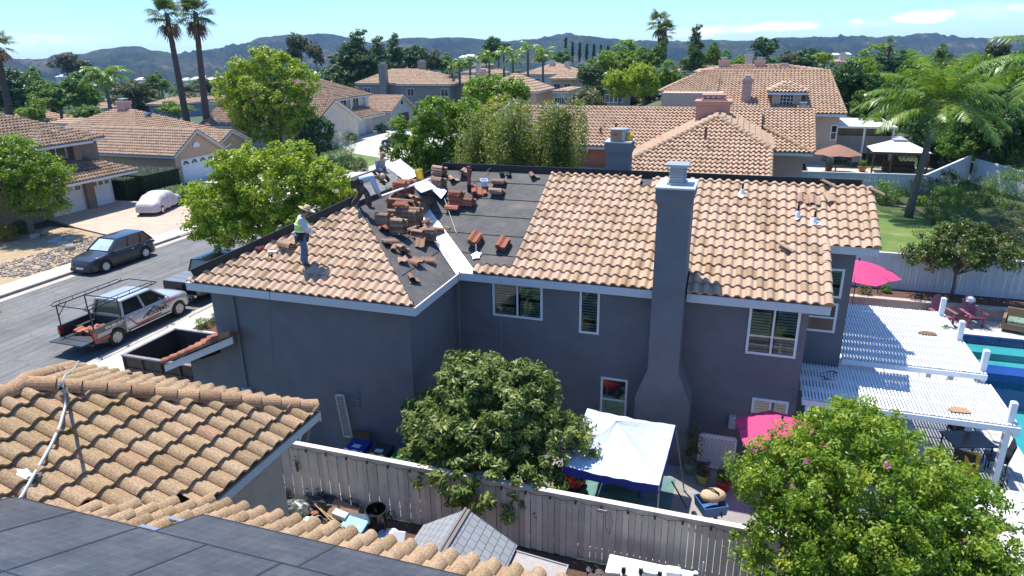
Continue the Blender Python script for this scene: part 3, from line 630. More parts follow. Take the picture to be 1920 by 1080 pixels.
def tree(name, label, base, h, lobes, ncl, nlf, cr, ln, wd, mt, tr=.16, bark=None, seed=1, cat='tree', group=None, shell=.5, droop=0., lean=(0, 0), nb=10, jit=.7, squash=.8, forks=1, th=None):
    """lobes relative to base"""
    root = empty(name, base, 0, label, cat, group); random.seed(seed)
    cr_, C = crown('crown', lobes, ncl, nlf, cr, ln, wd, mt, root, seed, shell, droop, jit, squash)
    th = th or h*.5; rg = np.random.default_rng(seed+5); tb = MB()
    for f in range(forks):
        ox = random.uniform(-.25, .25)*(forks > 1); oy = random.uniform(-.25, .25)*(forks > 1); tx, ty = lean[0]+ox*3, lean[1]+oy*3
        pts = [(ox, oy, -.1), (ox+tx*.3+.03, oy+ty*.3, th*.35), (ox+tx*.6, oy+ty*.6+.04, th*.7), (tx, ty, th)]
        b2 = trunk_mb(pts, tr*(1 if f == 0 else .7), tr*.55, [C[i] for i in rg.choice(len(C), max(2, nb//forks))], lr=tr*.42)
        tb.faces(b2.v, b2.f)
    tb.build('trunk', bark or M_bark, root, smooth=True, local=True)
    return root
def bush(name, label, base, r, mt, ncl=60, nlf=40, ln=.07, wd=.035, seed=1, cat='shrub', group=None, cr=.14, shell=.6, core=True):
    root = empty(name, base, 0, label, cat, group); rx, ry, rz = r if hasattr(r, '__len__') else (r, r, r)
    crown('foliage', [(0, 0, rz*.85, rx, ry, rz)], ncl, nlf, cr, ln, wd, mt, root, seed, shell)
    b = MB(); random.seed(seed)
    for i in range(6):
        a = random.uniform(0, 2*PI); b.tube([(0, 0, -.05), (rx*.25*math.cos(a), ry*.25*math.sin(a), rz*.5), (rx*.6*math.cos(a), ry*.6*math.sin(a), rz*1.1)], [.03, .02, .01], 5)
    b.build('stem', M_bark, root, local=True); return root
def ribbon(V, F, T, p, w, t):
    pass
def feather_palm(name, label, base, h, R, nf=18, lean=(0, 0), seed=1, tr=.2, nl=34, group=None, up=.9, lw=.035, mt=None):
    root = empty(name, base, 0, label, 'palm tree', group); rg = np.random.default_rng(seed); random.seed(seed)
    top = np.array([lean[0], lean[1], h]); b = MB(); pts = []
    for i in range(9): t = i/8; pts.append((lean[0]*t**1.3, lean[1]*t**1.3, h*t-.1*(i == 0)))
    b.tube(pts, [tr*(1.25-.35*min(1, i/3)-.12*i/8) for i in range(9)], 12); b.build('trunk', M_palmtrunk, root, smooth=True, local=True)
    b = MB(); b.tube([tuple(top+np.array([0, 0, -.9])), tuple(top+np.array([0, 0, -.3])), tuple(top+np.array([0, 0, .5]))], [tr*.9, tr*1.15, tr*.35], 12); b.build('crownshaft', M_palmshaft, root, smooth=True, local=True)
    for f in range(nf):
        a = 2*PI*f/nf*1.618*3+rg.uniform(-.2, .2); e0 = R_(rg.uniform(25, 80)) if f < nf*.7 else R_(rg.uniform(0, 30)); Ls = R*rg.uniform(.85, 1.12)
        d = np.array([math.cos(a), math.sin(a), 0.]); K = 16; P = [top+np.array([0, 0, .2])]; e = e0
        for i in range(K): P.append(P[-1]+(d*math.cos(e)+np.array([0, 0, math.sin(e)]))*Ls/K); e -= R_(rg.uniform(4.5, 9.5))*(1 if e > -1.35 else 0)*up
        P = np.array(P); V = []; F = []; T = []; side = np.cross(d, [0, 0, 1.])
        def seg(t): i = min(int(t*K), K-1); q = t*K-i; return P[i]*(1-q)+P[i+1]*q, P[i+1]-P[i]
        rw = .03
        for i in range(K):
            n0 = len(V); w0 = rw*(1-i/K*.8); V += [P[i]-side*w0, P[i]+side*w0, P[i+1]+side*w0*.8, P[i+1]-side*w0*.8]; F.append([n0, n0+1, n0+2, n0+3]); T.append(.8)
        for j in range(nl):
            t = .12+.87*j/nl; c, tg = seg(t); tg = tg/np.linalg.norm(tg); ll = R*.26*math.sin(PI*min(1, t*.9+.12))**.6*rg.uniform(.8, 1.15)
            for sg in (-1, 1):
                dr = side*sg*.8+tg*.55+np.array([0, 0, rg.uniform(-.25, .25)]); dr /= np.linalg.norm(dr)
                m1 = c+dr*ll*.5+np.array([0, 0, -ll*.08]); m2 = c+dr*ll*.85+np.array([0, 0, -ll*rg.uniform(.25, .5)]); w = tg*lw
                n0 = len(V); V += [c-w*.6, c+w*.6, m1+w, m1-w, m2]; F.append([n0, n0+1, n0+2, n0+3]); F.append([n0+3, n0+2, n0+4, n0+4]); tt = float(np.clip(rg.normal(.5, .2), 0, 1)); T += [tt, tt]
        Fq = [f_ for f_ in F if f_[2] != f_[3]]; Tq = [t_ for f_, t_ in zip(F, T) if f_[2] != f_[3]]

        V = np.array(V); ex = [f_ for f_ in F if f_[2] == f_[3]]
        if ex:
            nv = []; 
            for f_ in ex: nv.append(V[f_[2]]+np.array([.001, .001, 0])); Fq.append([f_[0], f_[1], f_[2], len(V)+len(nv)-1]); Tq.append(.5)
            V = np.vstack([V, np.array(nv)])
        arrmesh('frond', V, np.array(Fq), mt or L_palm, root, Tq)
    return root
M_palmtrunk = mat('palm_trunk', (.13, .11, .09), .9, noise=.35, nscale=6, bump=.6, bscale=20); M_palmshaft = mat('palm_crownshaft', (.20, .22, .09), .7, noise=.3)
M_palmdark = mat('fan_palm_trunk', (.10, .07, .055), .95, noise=.45, nscale=9, bump=1.0, bscale=14)
def fan_palm(name, label, base, h, R, nf=34, lean=(0, 0), seed=1, tr=.22, dead=10, group=None):
    root = empty(name, base, 0, label, 'palm tree', group); rg = np.random.default_rng(seed)
    top = np.array([lean[0], lean[1], h]); b = MB(); k = 40; pts = []; rr = []
    for i in range(k+1): t = i/k; pts.append((lean[0]*t**1.2, lean[1]*t**1.2, h*t)); rr.append(tr*(1.3-.5*t)*(1+.10*(i % 2)))
    b.tube(pts, rr, 10); b.build('trunk', M_palmdark, root, local=True)
    for nm, cnt, mt_, lo, hi in (('frond', nf, L_fan, -25, 80), ('dead_frond', dead, L_dead, -85, -50)):
        for f in range(cnt):
            a = rg.uniform(0, 2*PI); e = R_(rg.uniform(lo, hi)); d = np.array([math.cos(a)*math.cos(e), math.sin(a)*math.cos(e), math.sin(e)])
            side = np.cross(d, [0, 0, 1.]); side /= np.linalg.norm(side)+1e-9; nu = np.cross(side, d); pl = R*rg.uniform(.45, .62); c0 = top+np.array([0, 0, -rg.uniform(0, .5)]); c1 = c0+d*pl+np.array([0, 0, -.05*pl]); V = [c0-side*.025, c0+side*.025, c1+side*.02, c1-side*.02]; F = [[0, 1, 2, 3]]; T = [.7]
            nb_ = 15; bl = R*rg.uniform(.42, .55)
            for j in range(nb_):
                q = (j/(nb_-1)-.5)*R_(230); dr = d*math.cos(q)+side*math.sin(q)+nu*.12*rg.uniform(-1, 1); L1 = bl*(1-.18*abs(q)); w = np.cross(dr, nu); w /= np.linalg.norm(w)+1e-9; w *= .055*R/2
                m1 = c1+dr*L1*.55+nu*.03; m2 = c1+dr*L1+np.array([0, 0, -L1*.28]); n0 = len(V); V += [c1-w*.2, c1+w*.2, m1+w, m1-w, m2+w*.15, m2-w*.15]; F += [[n0, n0+1, n0+2, n0+3], [n0+3, n0+2, n0+4, n0+5]]; tt = float(np.clip(rg.normal(.5, .25), 0, 1)); T += [tt, tt]
            arrmesh(nm, np.array(V), np.array(F), mt_, root, T)
    return root
S = .47; EZ = 5.3
def zA(x, y): return EZ+S*(y-15.45)
def zB(x, y): return EZ+S*(-7.95-x)
def zD(x, y): return EZ+S*(y-18.6)
def zC(x, y): return EZ+S*(x+15.5)
def onA(px, py): return atp(px, py, (0, 15.45, EZ), (0, -S, 1))
def onB(px, py): return atp(px, py, (-7.95, 0, EZ), (S, 0, 1))
def onD(px, py): return atp(px, py, (0, 18.6, EZ), (0, -S, 1))
H = empty('grey_house', (-6, 22, 0), 0, 'slate grey two storey house with half its tile roof stripped for re-roofing', 'house')
b = MB(); b.box(-15.1, -8.35, 15.85, 27.9, 0, 5.2); b.box(-8.35, 2.2, 19.0, 27.9, 0, 5.19); b.box(2.2, 3.5, 21.3, 27.9, 0, 6.2); b.box(-16.4, -15.1, 15.87, 22, 0, 2.5)
b.prism([(-16.4, 15.88, 2.4), (-14.5, 15.88, 2.4), (-14.5, 15.88, 3.45)], (0, 6, 0)) if False else None
b.prism([(2.2, 19.0, 5.18), (2.2, 27.9, 5.18), (2.2, 23.55, 7.3)], (-.2, 0, 0)); b.prism([(3.5, 21.3, 6.1), (3.5, 27.9, 5.4), (3.5, 23.55, 7.3)], (-.2, 0, 0))
b.build('wall', M_stgrey, H)
ap = (-11.725, 19.225, EZ+S*3.775); wr = (-11.725, 22.375, EZ+S*3.775); rl = (-10.55, 23.55, EZ+S*4.95); rr = (3.95, 23.55, EZ+S*4.95)
fA = [(-15.5, 15.45, EZ), (-7.95, 15.45, EZ), ap]; fB = [(-7.95, 15.45, EZ), (-7.95, 18.6, EZ), wr, ap]; fC = [(-15.5, 28.5, EZ), (-15.5, 15.45, EZ), ap, wr, rl]
fD1 = [(-7.95, 18.6, EZ), (2.62, 18.6, EZ), (2.62, 23.55, rl[2]), rl, wr]; fD2 = [(2.62, 20.9, zD(0, 20.9)), (3.95, 20.9, zD(0, 20.9)), rr, (2.62, 23.55, rl[2])]
fE = [(3.95, 28.5, EZ), (-15.5, 28.5, EZ), rl, rr]
def felt_mat():
    m_, t, b = nt('roofing_felt'); N = t.nodes; L = t.links; tc = N.new('ShaderNodeTexCoord')
    n1 = N.new('ShaderNodeTexNoise'); n1.inputs['Scale'].default_value = 1.1; n1.inputs['Detail'].default_value = 9; n1.inputs['Roughness'].default_value = .7; L.new(tc.outputs['Object'], n1.inputs['Vector'])
    r = ramp(N, [(.36, (.056, .054, .053)), (.52, (.082, .078, .075)), (.62, (.125, .10, .085)), (.74, (.18, .125, .095))]); L.new(n1.outputs['Fac'], r.inputs['Fac'])
    n2 = N.new('ShaderNodeTexNoise'); n2.inputs['Scale'].default_value = 90; n2.inputs['Detail'].default_value = 4; L.new(tc.outputs['Object'], n2.inputs['Vector'])
    mr = N.new('ShaderNodeMapRange'); mr.inputs['To Min'].default_value = .6; mr.inputs['To Max'].default_value = 1.4; L.new(n2.outputs['Fac'], mr.inputs['Value'])
    hs = N.new('ShaderNodeHueSaturation'); L.new(mr.outputs[0], hs.inputs['Value']); L.new(r.outputs[0], hs.inputs['Color']); L.new(hs.outputs['Color'], b.inputs['Base Color']); b.inputs['Roughness'].default_value = .8; return m_
M_felt = felt_mat(); M_feltd = mat('felt_lap', (.02, .02, .021), .8)
b = MB()
for f in (fA, fB, fC, fD1, fD2, fE): b.prism([Vector(p)-Vector((0, 0, .03)) for p in f], (0, 0, -.05))
ft = b.build('felt_underlay', M_felt, H)
lp = MB()
for k in range(1, 6):
    y = 18.6+.86*k; lp.bar((wr[0]+.9*(5-k)*.7 if k < 5 else -10.2, y, zD(0, y)-.018), (-6.3, y, zD(0, y)-.018), .018, .012)
for k in range(1, 4):
    x = -7.95-.95*k; lp.bar((x, 15.6+.95*k+.1, zB(x, 0)-.018), (x, 18.5+.95*k, zB(x, 0)-.018), .018, .012)
lp.build('felt_lap', M_feltd, ft)
b = MB()
for f in (fA, fB, fC, fD1, fD2, fE): b.prism([Vector(p)-Vector((0, 0, .08)) for p in f], (0, 0, -.12))
b.build('roof_deck', M_wood, H)
fa = MB(); fz = EZ-.12
def fas(a, c): fa.bar((*a, fz), (*c, fz), .045, .24)
fas((-15.53, 15.43), (-7.93, 15.43)); fas((-7.93, 15.40), (-7.93, 18.6)); fas((-7.95, 18.58), (-1.98, 18.58)); fas((-1.05, 18.58), (2.66, 18.58)); fas((-15.53, 15.4), (-15.53, 28.5)); fas((-15.5, 28.5), (3.95, 28.5))
fa.bar((2.62, 20.88, zD(0, 20.88)-.12), (4.0, 20.88, zD(0, 20.88)-.12), .045, .24)
fa.bar((2.65, 18.6, EZ-.1), (2.65, 20.9, zD(0, 20.9)-.1), .045, .22); fa.bar((3.98, 20.9, zD(0, 20.9)-.1), (3.98, 23.55, rr[2]-.1), .045, .22); fa.bar((3.98, 28.5, EZ-.1), (3.98, 23.55, rr[2]-.1), .045, .22)
fa.build('fascia', M_fascia, H)
so_ = MB()
for (x0, x1, y0, y1, z) in ((-15.5, -7.95, 15.46, 15.86, EZ-.22), (-8.36, -7.96, 15.9, 18.6, EZ-.22), (-8.3, 2.6, 18.62, 19.02, EZ-.22), (2.62, 3.94, 20.92, 21.32, zD(0, 20.9)-.22)): so_.box(x0, x1, y0, y1, z, z+.02)
so_.build('soffit', M_fascia, H)
rA = Roof(.285, .405, PROF_HI, seed=11); rA.face(fA)
rA.build('tile_field', M_tile_main, H)['label'] = 'old blush tiles still laid on the hipped front slope'
rD = Roof(.285, .405, PROF_HI, seed=12)
rD.face([(-7.5, 18.6, EZ), (2.62, 18.6, EZ), (3.95, 18.6, EZ), (3.95, 23.45, zD(0, 23.45)), (-7.5, 23.45, zD(0, 23.45))],
        skip=lambda c: (c.x < -6.28 and c.y > 18.98) or (c.x > 2.62 and c.y < 20.86) or (-1.98 < c.x < -1.06 and c.y < 19.4) or (-3.1 < c.x < -2.75 and c.y > 23.05))
for (a, c) in (((2.6, 18.55, EZ+.03), (2.6, 20.9, zD(0, 20.9)+.03)), ((3.93, 20.82, zD(0, 20.82)+.03), (3.93, 23.4, zD(0, 23.4)+.03))): rD.cap(a, c, r=.105, seg=.40, dz=.05)
rD.build('tile_field', M_tile_main, H)['label'] = 'old blush tiles still laid on the right part of the main slope'
for (a, c) in (((-15.3, 15.46, EZ+.01), (-8.0, 15.46, EZ+.01)), ((-7.5, 18.61, EZ+.01), (-1.98, 18.61, EZ+.01)), ((-1.05, 18.61, EZ+.01), (2.6, 18.61, EZ+.01)), ((2.7, 20.91, zD(0, 20.91)+.01), (3.9, 20.91, zD(0, 20.91)+.01))): cl_ = MB(); cl_.bar(a, c, .03, .085); cl_.build('eave_closure', M_clay, H)
bb = MB()
def brd(a, c, h, w=.045, d=0): bb.bar(Vector(a)+UP*(h/2-.03), Vector(c)+UP*(h/2-.03), w, h)
brd(Vector(fA[0])+Vector((.12, .12, .05)), ap, .36); brd(Vector(fA[1])+Vector((-.08, .08, .02)), ap, .15, .05); brd(ap, wr, .15); brd(rl, (3.7, 23.55, rr[2]), .23, .05); brd((-13.2, 20.9, zC(-13.2, 0)), rl, .16)
bb.build('ridge_board', mat('black_hip_paper', (.012, .013, .016), .45), H)
vm = MB(); va = Vector((-7.95, 18.6, EZ)); vb = Vector(wr); dv = (vb-va)
M_valley = mat('valley_metal', (.80, .81, .83), .42, metal=.15, noise=.04)
def vpt(t, k, side):
    p = va+dv*t
    if side == 'D': q = p+Vector((k, k*.0, 0)); q.z = zD(q.x, q.y)
    else: q = p+Vector((0, -k, 0)); q.z = zB(q.x, q.y)
    return q+Vector((0, 0, .012))
vm.prism([va+UP*.008, vpt(0, .58, 'D'), vpt(1, .5, 'D'), vb+UP*.008], (0, 0, .003)); vm.prism([vb+UP*.008, vpt(1, .22, 'B'), vpt(0, .25, 'B'), va+UP*.008], (0, 0, .003))
vm.build('valley_flashing', M_valley, H)
def corbel(nm, x0, x1, y0, y1, zb, zt, base=None):
    b = MB(); b.box(x0, x1, y0, y1, zb, zt-.5)
    for (z0, z1, e0, e1) in ((zt-.5, zt-.34, 0, .055), (zt-.34, zt-.02, .055, .06)):
        b.faces([(x0-e0, y0-e0, z0), (x1+e0, y0-e0, z0), (x1+e0, y1+e0, z0), (x0-e0, y1+e0, z0), (x0-e1, y0-e1, z1), (x1+e1, y0-e1, z1), (x1+e1, y1+e1, z1), (x0-e1, y1+e1, z1)], [(0, 1, 5, 4), (1, 2, 6, 5), (2, 3, 7, 6), (3, 0, 4, 7), (4, 5, 6, 7), (3, 2, 1, 0)])
    if base:
        bx0, bx1, zs0, zs1 = base
        b.faces([(bx0, y0-.02, zs0), (bx1, y0-.02, zs0), (bx1, y1-.4, zs0), (bx0, y1-.4, zs0), (x0, y0, zs1), (x1, y0, zs1), (x1, y1-.4, zs1), (x0, y1-.4, zs1)], [(0, 1, 5, 4), (1, 2, 6, 5), (3, 0, 4, 7), (2, 3, 7, 6)])
        b.box(bx0, bx1, y0-.02, y1-.4, 0, zs0)
    o = b.build('chimney', M_stgrey, H); k = MB(); k.box(x0-.085, x1+.085, y0-.085, y1+.085, zt-.02, zt+.025); k.build('chimney_coping', mat('pale_metal_coping', (.50, .52, .54), .5, metal=.3), o)
    return o
c1 = corbel('a', -1.96, -1.10, 18.1, 19.4, 0, 8.34, (-2.28, -.70, 2.1, 3.05)); c1['label'] = 'tall grey stucco chimney on the front wall'
k = MB(); k.box(-1.78, -1.28, 18.45, 19.05, 8.37, 8.42); 
for q in range(5): k.box(-1.75+.0, -1.31, 18.48, 19.02, 8.46+q*.07, 8.475+q*.07)
k.box(-1.70, -1.36, 18.53, 18.97, 8.37, 8.84); k.box(-1.82, -1.24, 18.42, 19.08, 8.84, 8.90); k.build('flue_cap', M_chimcap, c1)
c2 = corbel('b', -4.58, -3.78, 24.6, 25.5, 6.2, 8.62); c2['label'] = 'shorter grey chimney behind the ridge'
k = MB(); k.lathe([(.30, 0), (.30, .34), (.36, .36), (.36, .42), (0, .45)], (-4.2, 25.05, 8.64), 18); k.build('flue_cap', M_chimcap, c2)
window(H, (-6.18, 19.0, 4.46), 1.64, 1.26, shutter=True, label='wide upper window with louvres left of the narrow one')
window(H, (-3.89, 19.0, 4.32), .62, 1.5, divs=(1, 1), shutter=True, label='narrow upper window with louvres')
window(H, (-3.05, 19.0, 1.42), .84, 1.5, divs=(1, 2), label='ground floor window beside the chimney foot')
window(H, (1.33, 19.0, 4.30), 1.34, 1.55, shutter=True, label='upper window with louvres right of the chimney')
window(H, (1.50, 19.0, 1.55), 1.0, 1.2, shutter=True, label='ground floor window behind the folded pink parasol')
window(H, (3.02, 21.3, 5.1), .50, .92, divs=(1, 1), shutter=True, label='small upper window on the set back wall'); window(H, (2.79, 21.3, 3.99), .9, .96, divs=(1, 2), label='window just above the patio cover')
for q in (((-14.25, 15.80, 5.05), (-14.25, 15.80, .1)), ((-8.42, 18.9, 5.1), (-8.42, 18.9, .1))): d = MB(); d.tube(q, .035, 8); d.build('downspout', mat('grey_downspout', (.16, .18, .21), .6), H)
vt = MB(); c = aty(665, 748, 15.85)
for j in range(7): vt.obox((c.x, 15.83, c.z+.24-j*.08), (.36, .03, .05), (R_(25), 0, 0))
vt.box(c.x-.21, c.x+.21, 15.835, 15.85, c.z-.32, c.z+.32); vt.build('wall_vent', mat('vent_grey', (.15, .165, .19), .6), H)
for px, py, y, w in ((1373, 790, 18.95, .1), (466, 737, 15.8, .16)): mb_ = MB(); c = aty(px, py, y); mb_.box(c.x-w, c.x+w, y-.1, y+.05, c.z-.2, c.z+.2); mb_.build('meter_box', mat('grey_box_paint', (.38, .41, .42), .5), H)
gr = Roof(.285, .405, PROF_HI, seed=21); s2 = .47
gr.face([(-16.9, 22, 2.42), (-16.9, 15.35, 2.42), (-15.12, 15.35, 2.42+1.78*s2), (-15.12, 22, 2.42+1.78*s2)])
gr.face([(-15.12, 15.85, 2.42+1.78*s2), (-15.12, 15.35, 2.42+1.78*s2), (-14.1, 15.35, 2.42+2.8*s2), (-14.1, 15.85, 2.42+2.8*s2)])
gr.cap((-16.95, 15.38, 2.46), (-14.1, 15.38, 2.46+2.85*s2), r=.12, seg=.40)
gr.build('low_tile_roof', M_tile_red, H)
g = MB(); g.prism([(-16.95, 15.32, 2.38), (-14.08, 15.32, 2.38+2.87*s2), (-14.08, 15.32, 2.15+2.87*s2), (-16.95, 15.32, 2.15)], (0, .05, 0)); g.build('rake_board', M_fascia, H)
g = MB(); g.prism([(-16.4, 15.9, 2.0), (-14.2, 15.9, 2.0), (-14.2, 15.9, 3.2), (-16.4, 15.9, 2.3)], (0, -.045, 0)); g.build('wall', M_stgrey, H)
for (px, py, lab) in ((1391, 368, 'lead vent with white flashing near the chimney'), (1495, 410, 'left vent pipe of the pair with torn white flashing'), (1526, 422, 'right vent pipe of the pair with torn white flashing')):
    p = onD(px, py); v = MB(); v.tube([p-UP*.05, p+UP*.42], .035, 8); o = v.build('vent_pipe', M_black, H); o['label'] = lab
    v = MB(); random.seed(px); n = Vector((0, -S, 1)).normalized()
    pts = [p+Vector((math.cos(a)*r_, math.sin(a)*r_, S*math.sin(a)*r_))+n*(.10+random.uniform(-.01, .02)) for a, r_ in ((i*PI/6, random.uniform(.10, .24)) for i in range(12))]
    v.prism(pts, n*.006); v.lathe([(.09, 0), (.05, .16)], p+n*.09, 10); v.build('flashing', M_valley, o)
def tilemesh(b, W_=.31, Ln=.43, M=Matrix.Identity(3), o=Vector((0, 0, 0)), th=.014):
    pr = [(0, .02), (.06, .045), (.16, .068), (.27, .075), (.38, .066), (.48, .035), (.56, .008), (.68, -.004), (.85, .0), (1.0, .012)]
    top = []; bot = []
    for (u, h) in pr:
        for y in (-Ln/2, Ln/2): top.append(o+M@Vector(((u-.5)*W_, y, h))); bot.append(o+M@Vector(((u-.5)*W_, y, h-th)))
    n = len(pr); fs = []; N2 = 2*n
    for i in range(n-1):
        a, c = 2*i, 2*(i+1); fs += [(a, c, c+1, a+1), (N2+a, N2+a+1, N2+c+1, N2+c), (a, N2+a, N2+c, c), (a+1, c+1, N2+c+1, N2+a+1)]
    fs += [(0, 1, N2+1, N2), (2*n-2, N2+2*n-2, N2+2*n-1, 2*n-1)]
    b.faces(top+bot, fs, tint=random.random())
_tm = {}
def tile_data(mt):
    if mt.name not in _tm:
        l = []
        for i in range(6):
            b = MB(); random.seed(i+5); tilemesh(b); o = b.build('tile', mt); l.append(o.data); 
            a = o.data.attributes['tint']; a.data.foreach_set('value', [random.random()]*len(a.data)); bpy.data.objects.remove(o)
        _tm[mt.name] = l
    return _tm[mt.name]
def stack(label, p, n, yaw, mt, tilt=(0, 0), cols=1, step=.036, spread=.018, name='tile_stack', group=None, tip=None, cdx=.33):
    """n tiles per column piled up; each tile is a child"""
    from mathutils import Euler
    root = empty(name, p, 0, label, 'roof tile' if n == 1 else 'tile stack', group); root.rotation_euler = (tilt[0], tilt[1], R_(yaw)); root.scale = (1.14 if n > 1 else 1.05,)*3; D = tile_data(mt); rr_ = random.Random(int(abs(p[0]*100+p[1]*37)))
    for c in range(cols):
        for i in range(n):
            o = bpy.data.objects.new('tile', rr_.choice(D)); COL.objects.link(o); o.parent = root
            if tip == 'edge': o.location = (c*cdx, (i-n/2)*.036, .16); o.rotation_euler = (R_(78)+rr_.uniform(-.05, .05), 0, rr_.uniform(-.03, .03))
            else: o.location = (c*cdx+rr_.uniform(-spread, spread), rr_.uniform(-spread, spread), .02+i*step); o.rotation_euler = (rr_.uniform(-.02, .02), rr_.uniform(-.02, .02), rr_.uniform(-.06, .06))
    return root
tA, tB, tD = (math.atan(S), 0), (0, math.atan(S)), (math.atan(S), 0)
def stD(label, px, py, n, yaw, mt, **k): return stack(label, onD(px, py), n, yaw, mt, tilt=k.pop('tilt', tD if abs(yaw) < 20 else (R_(8), R_(6))), **k)
def stB(label, px, py, n, yaw, mt, **k): return stack(label, onB(px, py), n, yaw, mt, tilt=k.pop('tilt', (0, 0)), **k)
RD, OL = M_tile_red, M_tile_old
stD('left orange tile stack of the pair alone on the bare felt', 893, 455, 6, -8, RD)
stD('right orange tile stack of the pair alone on the bare felt', 944, 462, 5, -6, RD)
stD('tall bright orange tile stack in front of the rust red vent pipe', 857, 384, 11, 80, RD, tilt=(0, 0)); stD('broken orange tiles heaped at the foot of the rust red pipe', 893, 362, 3, 30, RD, cols=2, tilt=(R_(20), R_(12))); stD('brown tile stack left of the yellow bucket on the ridge', 770, 352, 5, 80, OL, cols=2, tilt=(0, 0))
stD('low bright orange tile stack right of the tall orange stack', 878, 386, 6, 84, RD, tilt=(0, 0))
stD('flat long pile of new red tiles under the tall orange stack', 850, 394, 3, 90, RD, cols=3, tilt=(0, 0)); 
stD('tall brown tile stack right of the yellow bucket', 824, 358, 11, 70, OL, tilt=(0, 0)); stD('brown tile stack at the ridge behind the tall brown stack', 824, 330, 8, 75, OL, tilt=(0, 0))
stD('stack of weathered tiles beside the clear tub, nearer of two', 932, 364, 4, 85, OL, cols=1, tilt=(0, 0)); stD('stack of weathered tiles beside the clear tub, farther of two', 936, 345, 3, 85, OL, tilt=(0, 0))
stD('single weathered barrel tile lying near the ridge beside the tiled field', 1001, 330, 1, 30, OL, name='roof_tile'); stD('single brown tile leaning behind the tall brown stack', 851, 336, 1, 40, OL, name='roof_tile')
stD('brown tile bundle on end behind the rust red vent pipe', 872, 328, 4, 10, OL, tilt=(0, 0))
stB('big rectangular stack of new dark red tiles in the middle of the valley', 755, 384, 19, 92, RD, cols=2, tilt=(0, 0)); stB('low red tile stack at the hands of the bending roofer', 742, 392, 8, 92, RD, cols=2, tilt=(0, 0))
stB('dark brown tile stack under the ropes', 771, 425, 13, 95, OL, cols=2, tilt=(0, 0), cdx=.36)
stB('brown tile stack with a rounded top at the front of the pile', 748, 440, 12, 88, OL, tilt=(0, 0)); stB('shaded brown stack beside the right hip board', 722, 425, 10, 85, OL, tilt=(0, 0))
stB('brown tile stack tipped against the white valley flashing', 803, 452, 9, 100, OL, tilt=(0, R_(10))); stB('brown tile stack right behind the rope covered stack', 790, 400, 9, 96, OL, tilt=(0, 0), cols=2); stB('orange topped tile stack between the big red stack and the metal bar', 772, 402, 6, 60, RD, tilt=(0, 0)); stB('sloping heap of tiles left of the rope covered stack', 742, 412, 7, 100, OL, tilt=(R_(4), R_(8)), cols=2); stB('weathered tile stack below the rope covered stack', 786, 448, 6, 75, OL, tilt=(0, R_(12))); stB('short tile stack leaning on the flashing beside the tied stack', 818, 440, 5, 120, OL, tilt=(R_(8), R_(6)))
stB('weathered tile stack tied with white rope above the valley', 838, 440, 6, 60, OL, tilt=(R_(6), R_(10)))
stB('small heap of weathered tiles beside the hip board below the rounded stack', 752, 470, 3, 60, OL, tilt=(0, R_(20))); stB('split barrel tile leaning on the small heap below the rounded stack', 744, 466, 2, 20, OL, tilt=(R_(15), R_(20)))
stB('pair of weathered tiles lying on the felt above the eave corner', 780, 493, 2, 70, OL, tilt=(0, R_(-24))); stB('single broken tile right of the pair on the felt', 802, 489, 1, 110, OL, name='roof_tile', tilt=(0, R_(-24))); stB('broken tile shard left of the pair on the felt', 755, 488, 1, 40, OL, name='roof_tile', tilt=(0, R_(-24)))
stB('single tan tile nearest the eave corner on the bare felt', 776, 523, 1, 35, OL, name='roof_tile', tilt=(0, R_(25))); stB('loose weathered tile at the top edge of the white valley flashing', 822, 425, 2, 130, OL, tilt=(0, R_(-10)))
for i, (px, py) in enumerate(((-12.35, 21.7), (-12.5, 21.1), (-12.75, 20.4), (-13.1, 19.8))):
    p = Vector((px, py, zC(px, 0))); stack('loose tile on the far slope behind the hip board, '+('nearest the bending roofer', 'second from the bending roofer', 'third from the bending roofer', 'lowest of the row')[i], p, 1, 60+8*i, OL, tilt=(0, R_(-25)), name='roof_tile', group='loose tiles along the far slope')
rh = random.Random(44)
for i in range(34):
    p = onB(rh.uniform(718, 800), rh.uniform(398, 462)) if i % 3 else onB(rh.uniform(735, 790), rh.uniform(375, 400)); stack('loose tile lying in the jumbled heap beside the red stacks', p+UP*(rh.uniform(.05, .62) if p.y > 19.3 else .08), 1, rh.uniform(0, 180), rh.choice((OL, OL, RD)), tilt=(rh.uniform(-.5, .5), rh.uniform(-.5, .5)), name='roof_tile', group='loose tiles in the jumbled heap')
p = onA(540, 470); stack('short stack of brown tiles on the hipped slope left of the standing roofer', p+UP*.06, 5, 80, OL, tilt=(R_(6), R_(-10)))
p = Vector((-14.1, 17.6, zC(-14.1, 0)+.05)); stack('small tile stack poking above the hip board near the lime tree', p, 4, 85, OL, tilt=(0, R_(-20)))
for (px, py, yw, lab, mt_) in ((1504, 380, 0, 'upturned barrel tile above the left vent pipe', OL), (1526, 383, 0, 'upturned barrel tile above the right vent pipe', OL), (1556, 380, 25, 'tilted barrel tile right of the vent pipes', M_tile_main), (1471, 472, 88, 'loose tile lying across the lower tiled slope', M_tile_main), (1549, 352, 90, 'ridge tile lying at the bare ridge', OL), (1640, 368, 88, 'brown tile hanging past the right rake', OL)):
    stack(lab, onD(px, py)+UP*.12, 1, yw, mt_, tilt=tD, name='roof_tile')
p = onD(789, 340)+UP*.0; b = MB(); b.lathe([(.125, 0), (.15, .36), (.16, .37), (.155, .38), (.14, .37), (.118, .03), (0, .02)], (0, 0, 0), 20); r_ = empty('bucket', p+UP*.05, 0, 'yellow plastic bucket by the brown tile stacks', 'bucket'); r_.rotation_euler = (R_(8), R_(-8), 0)
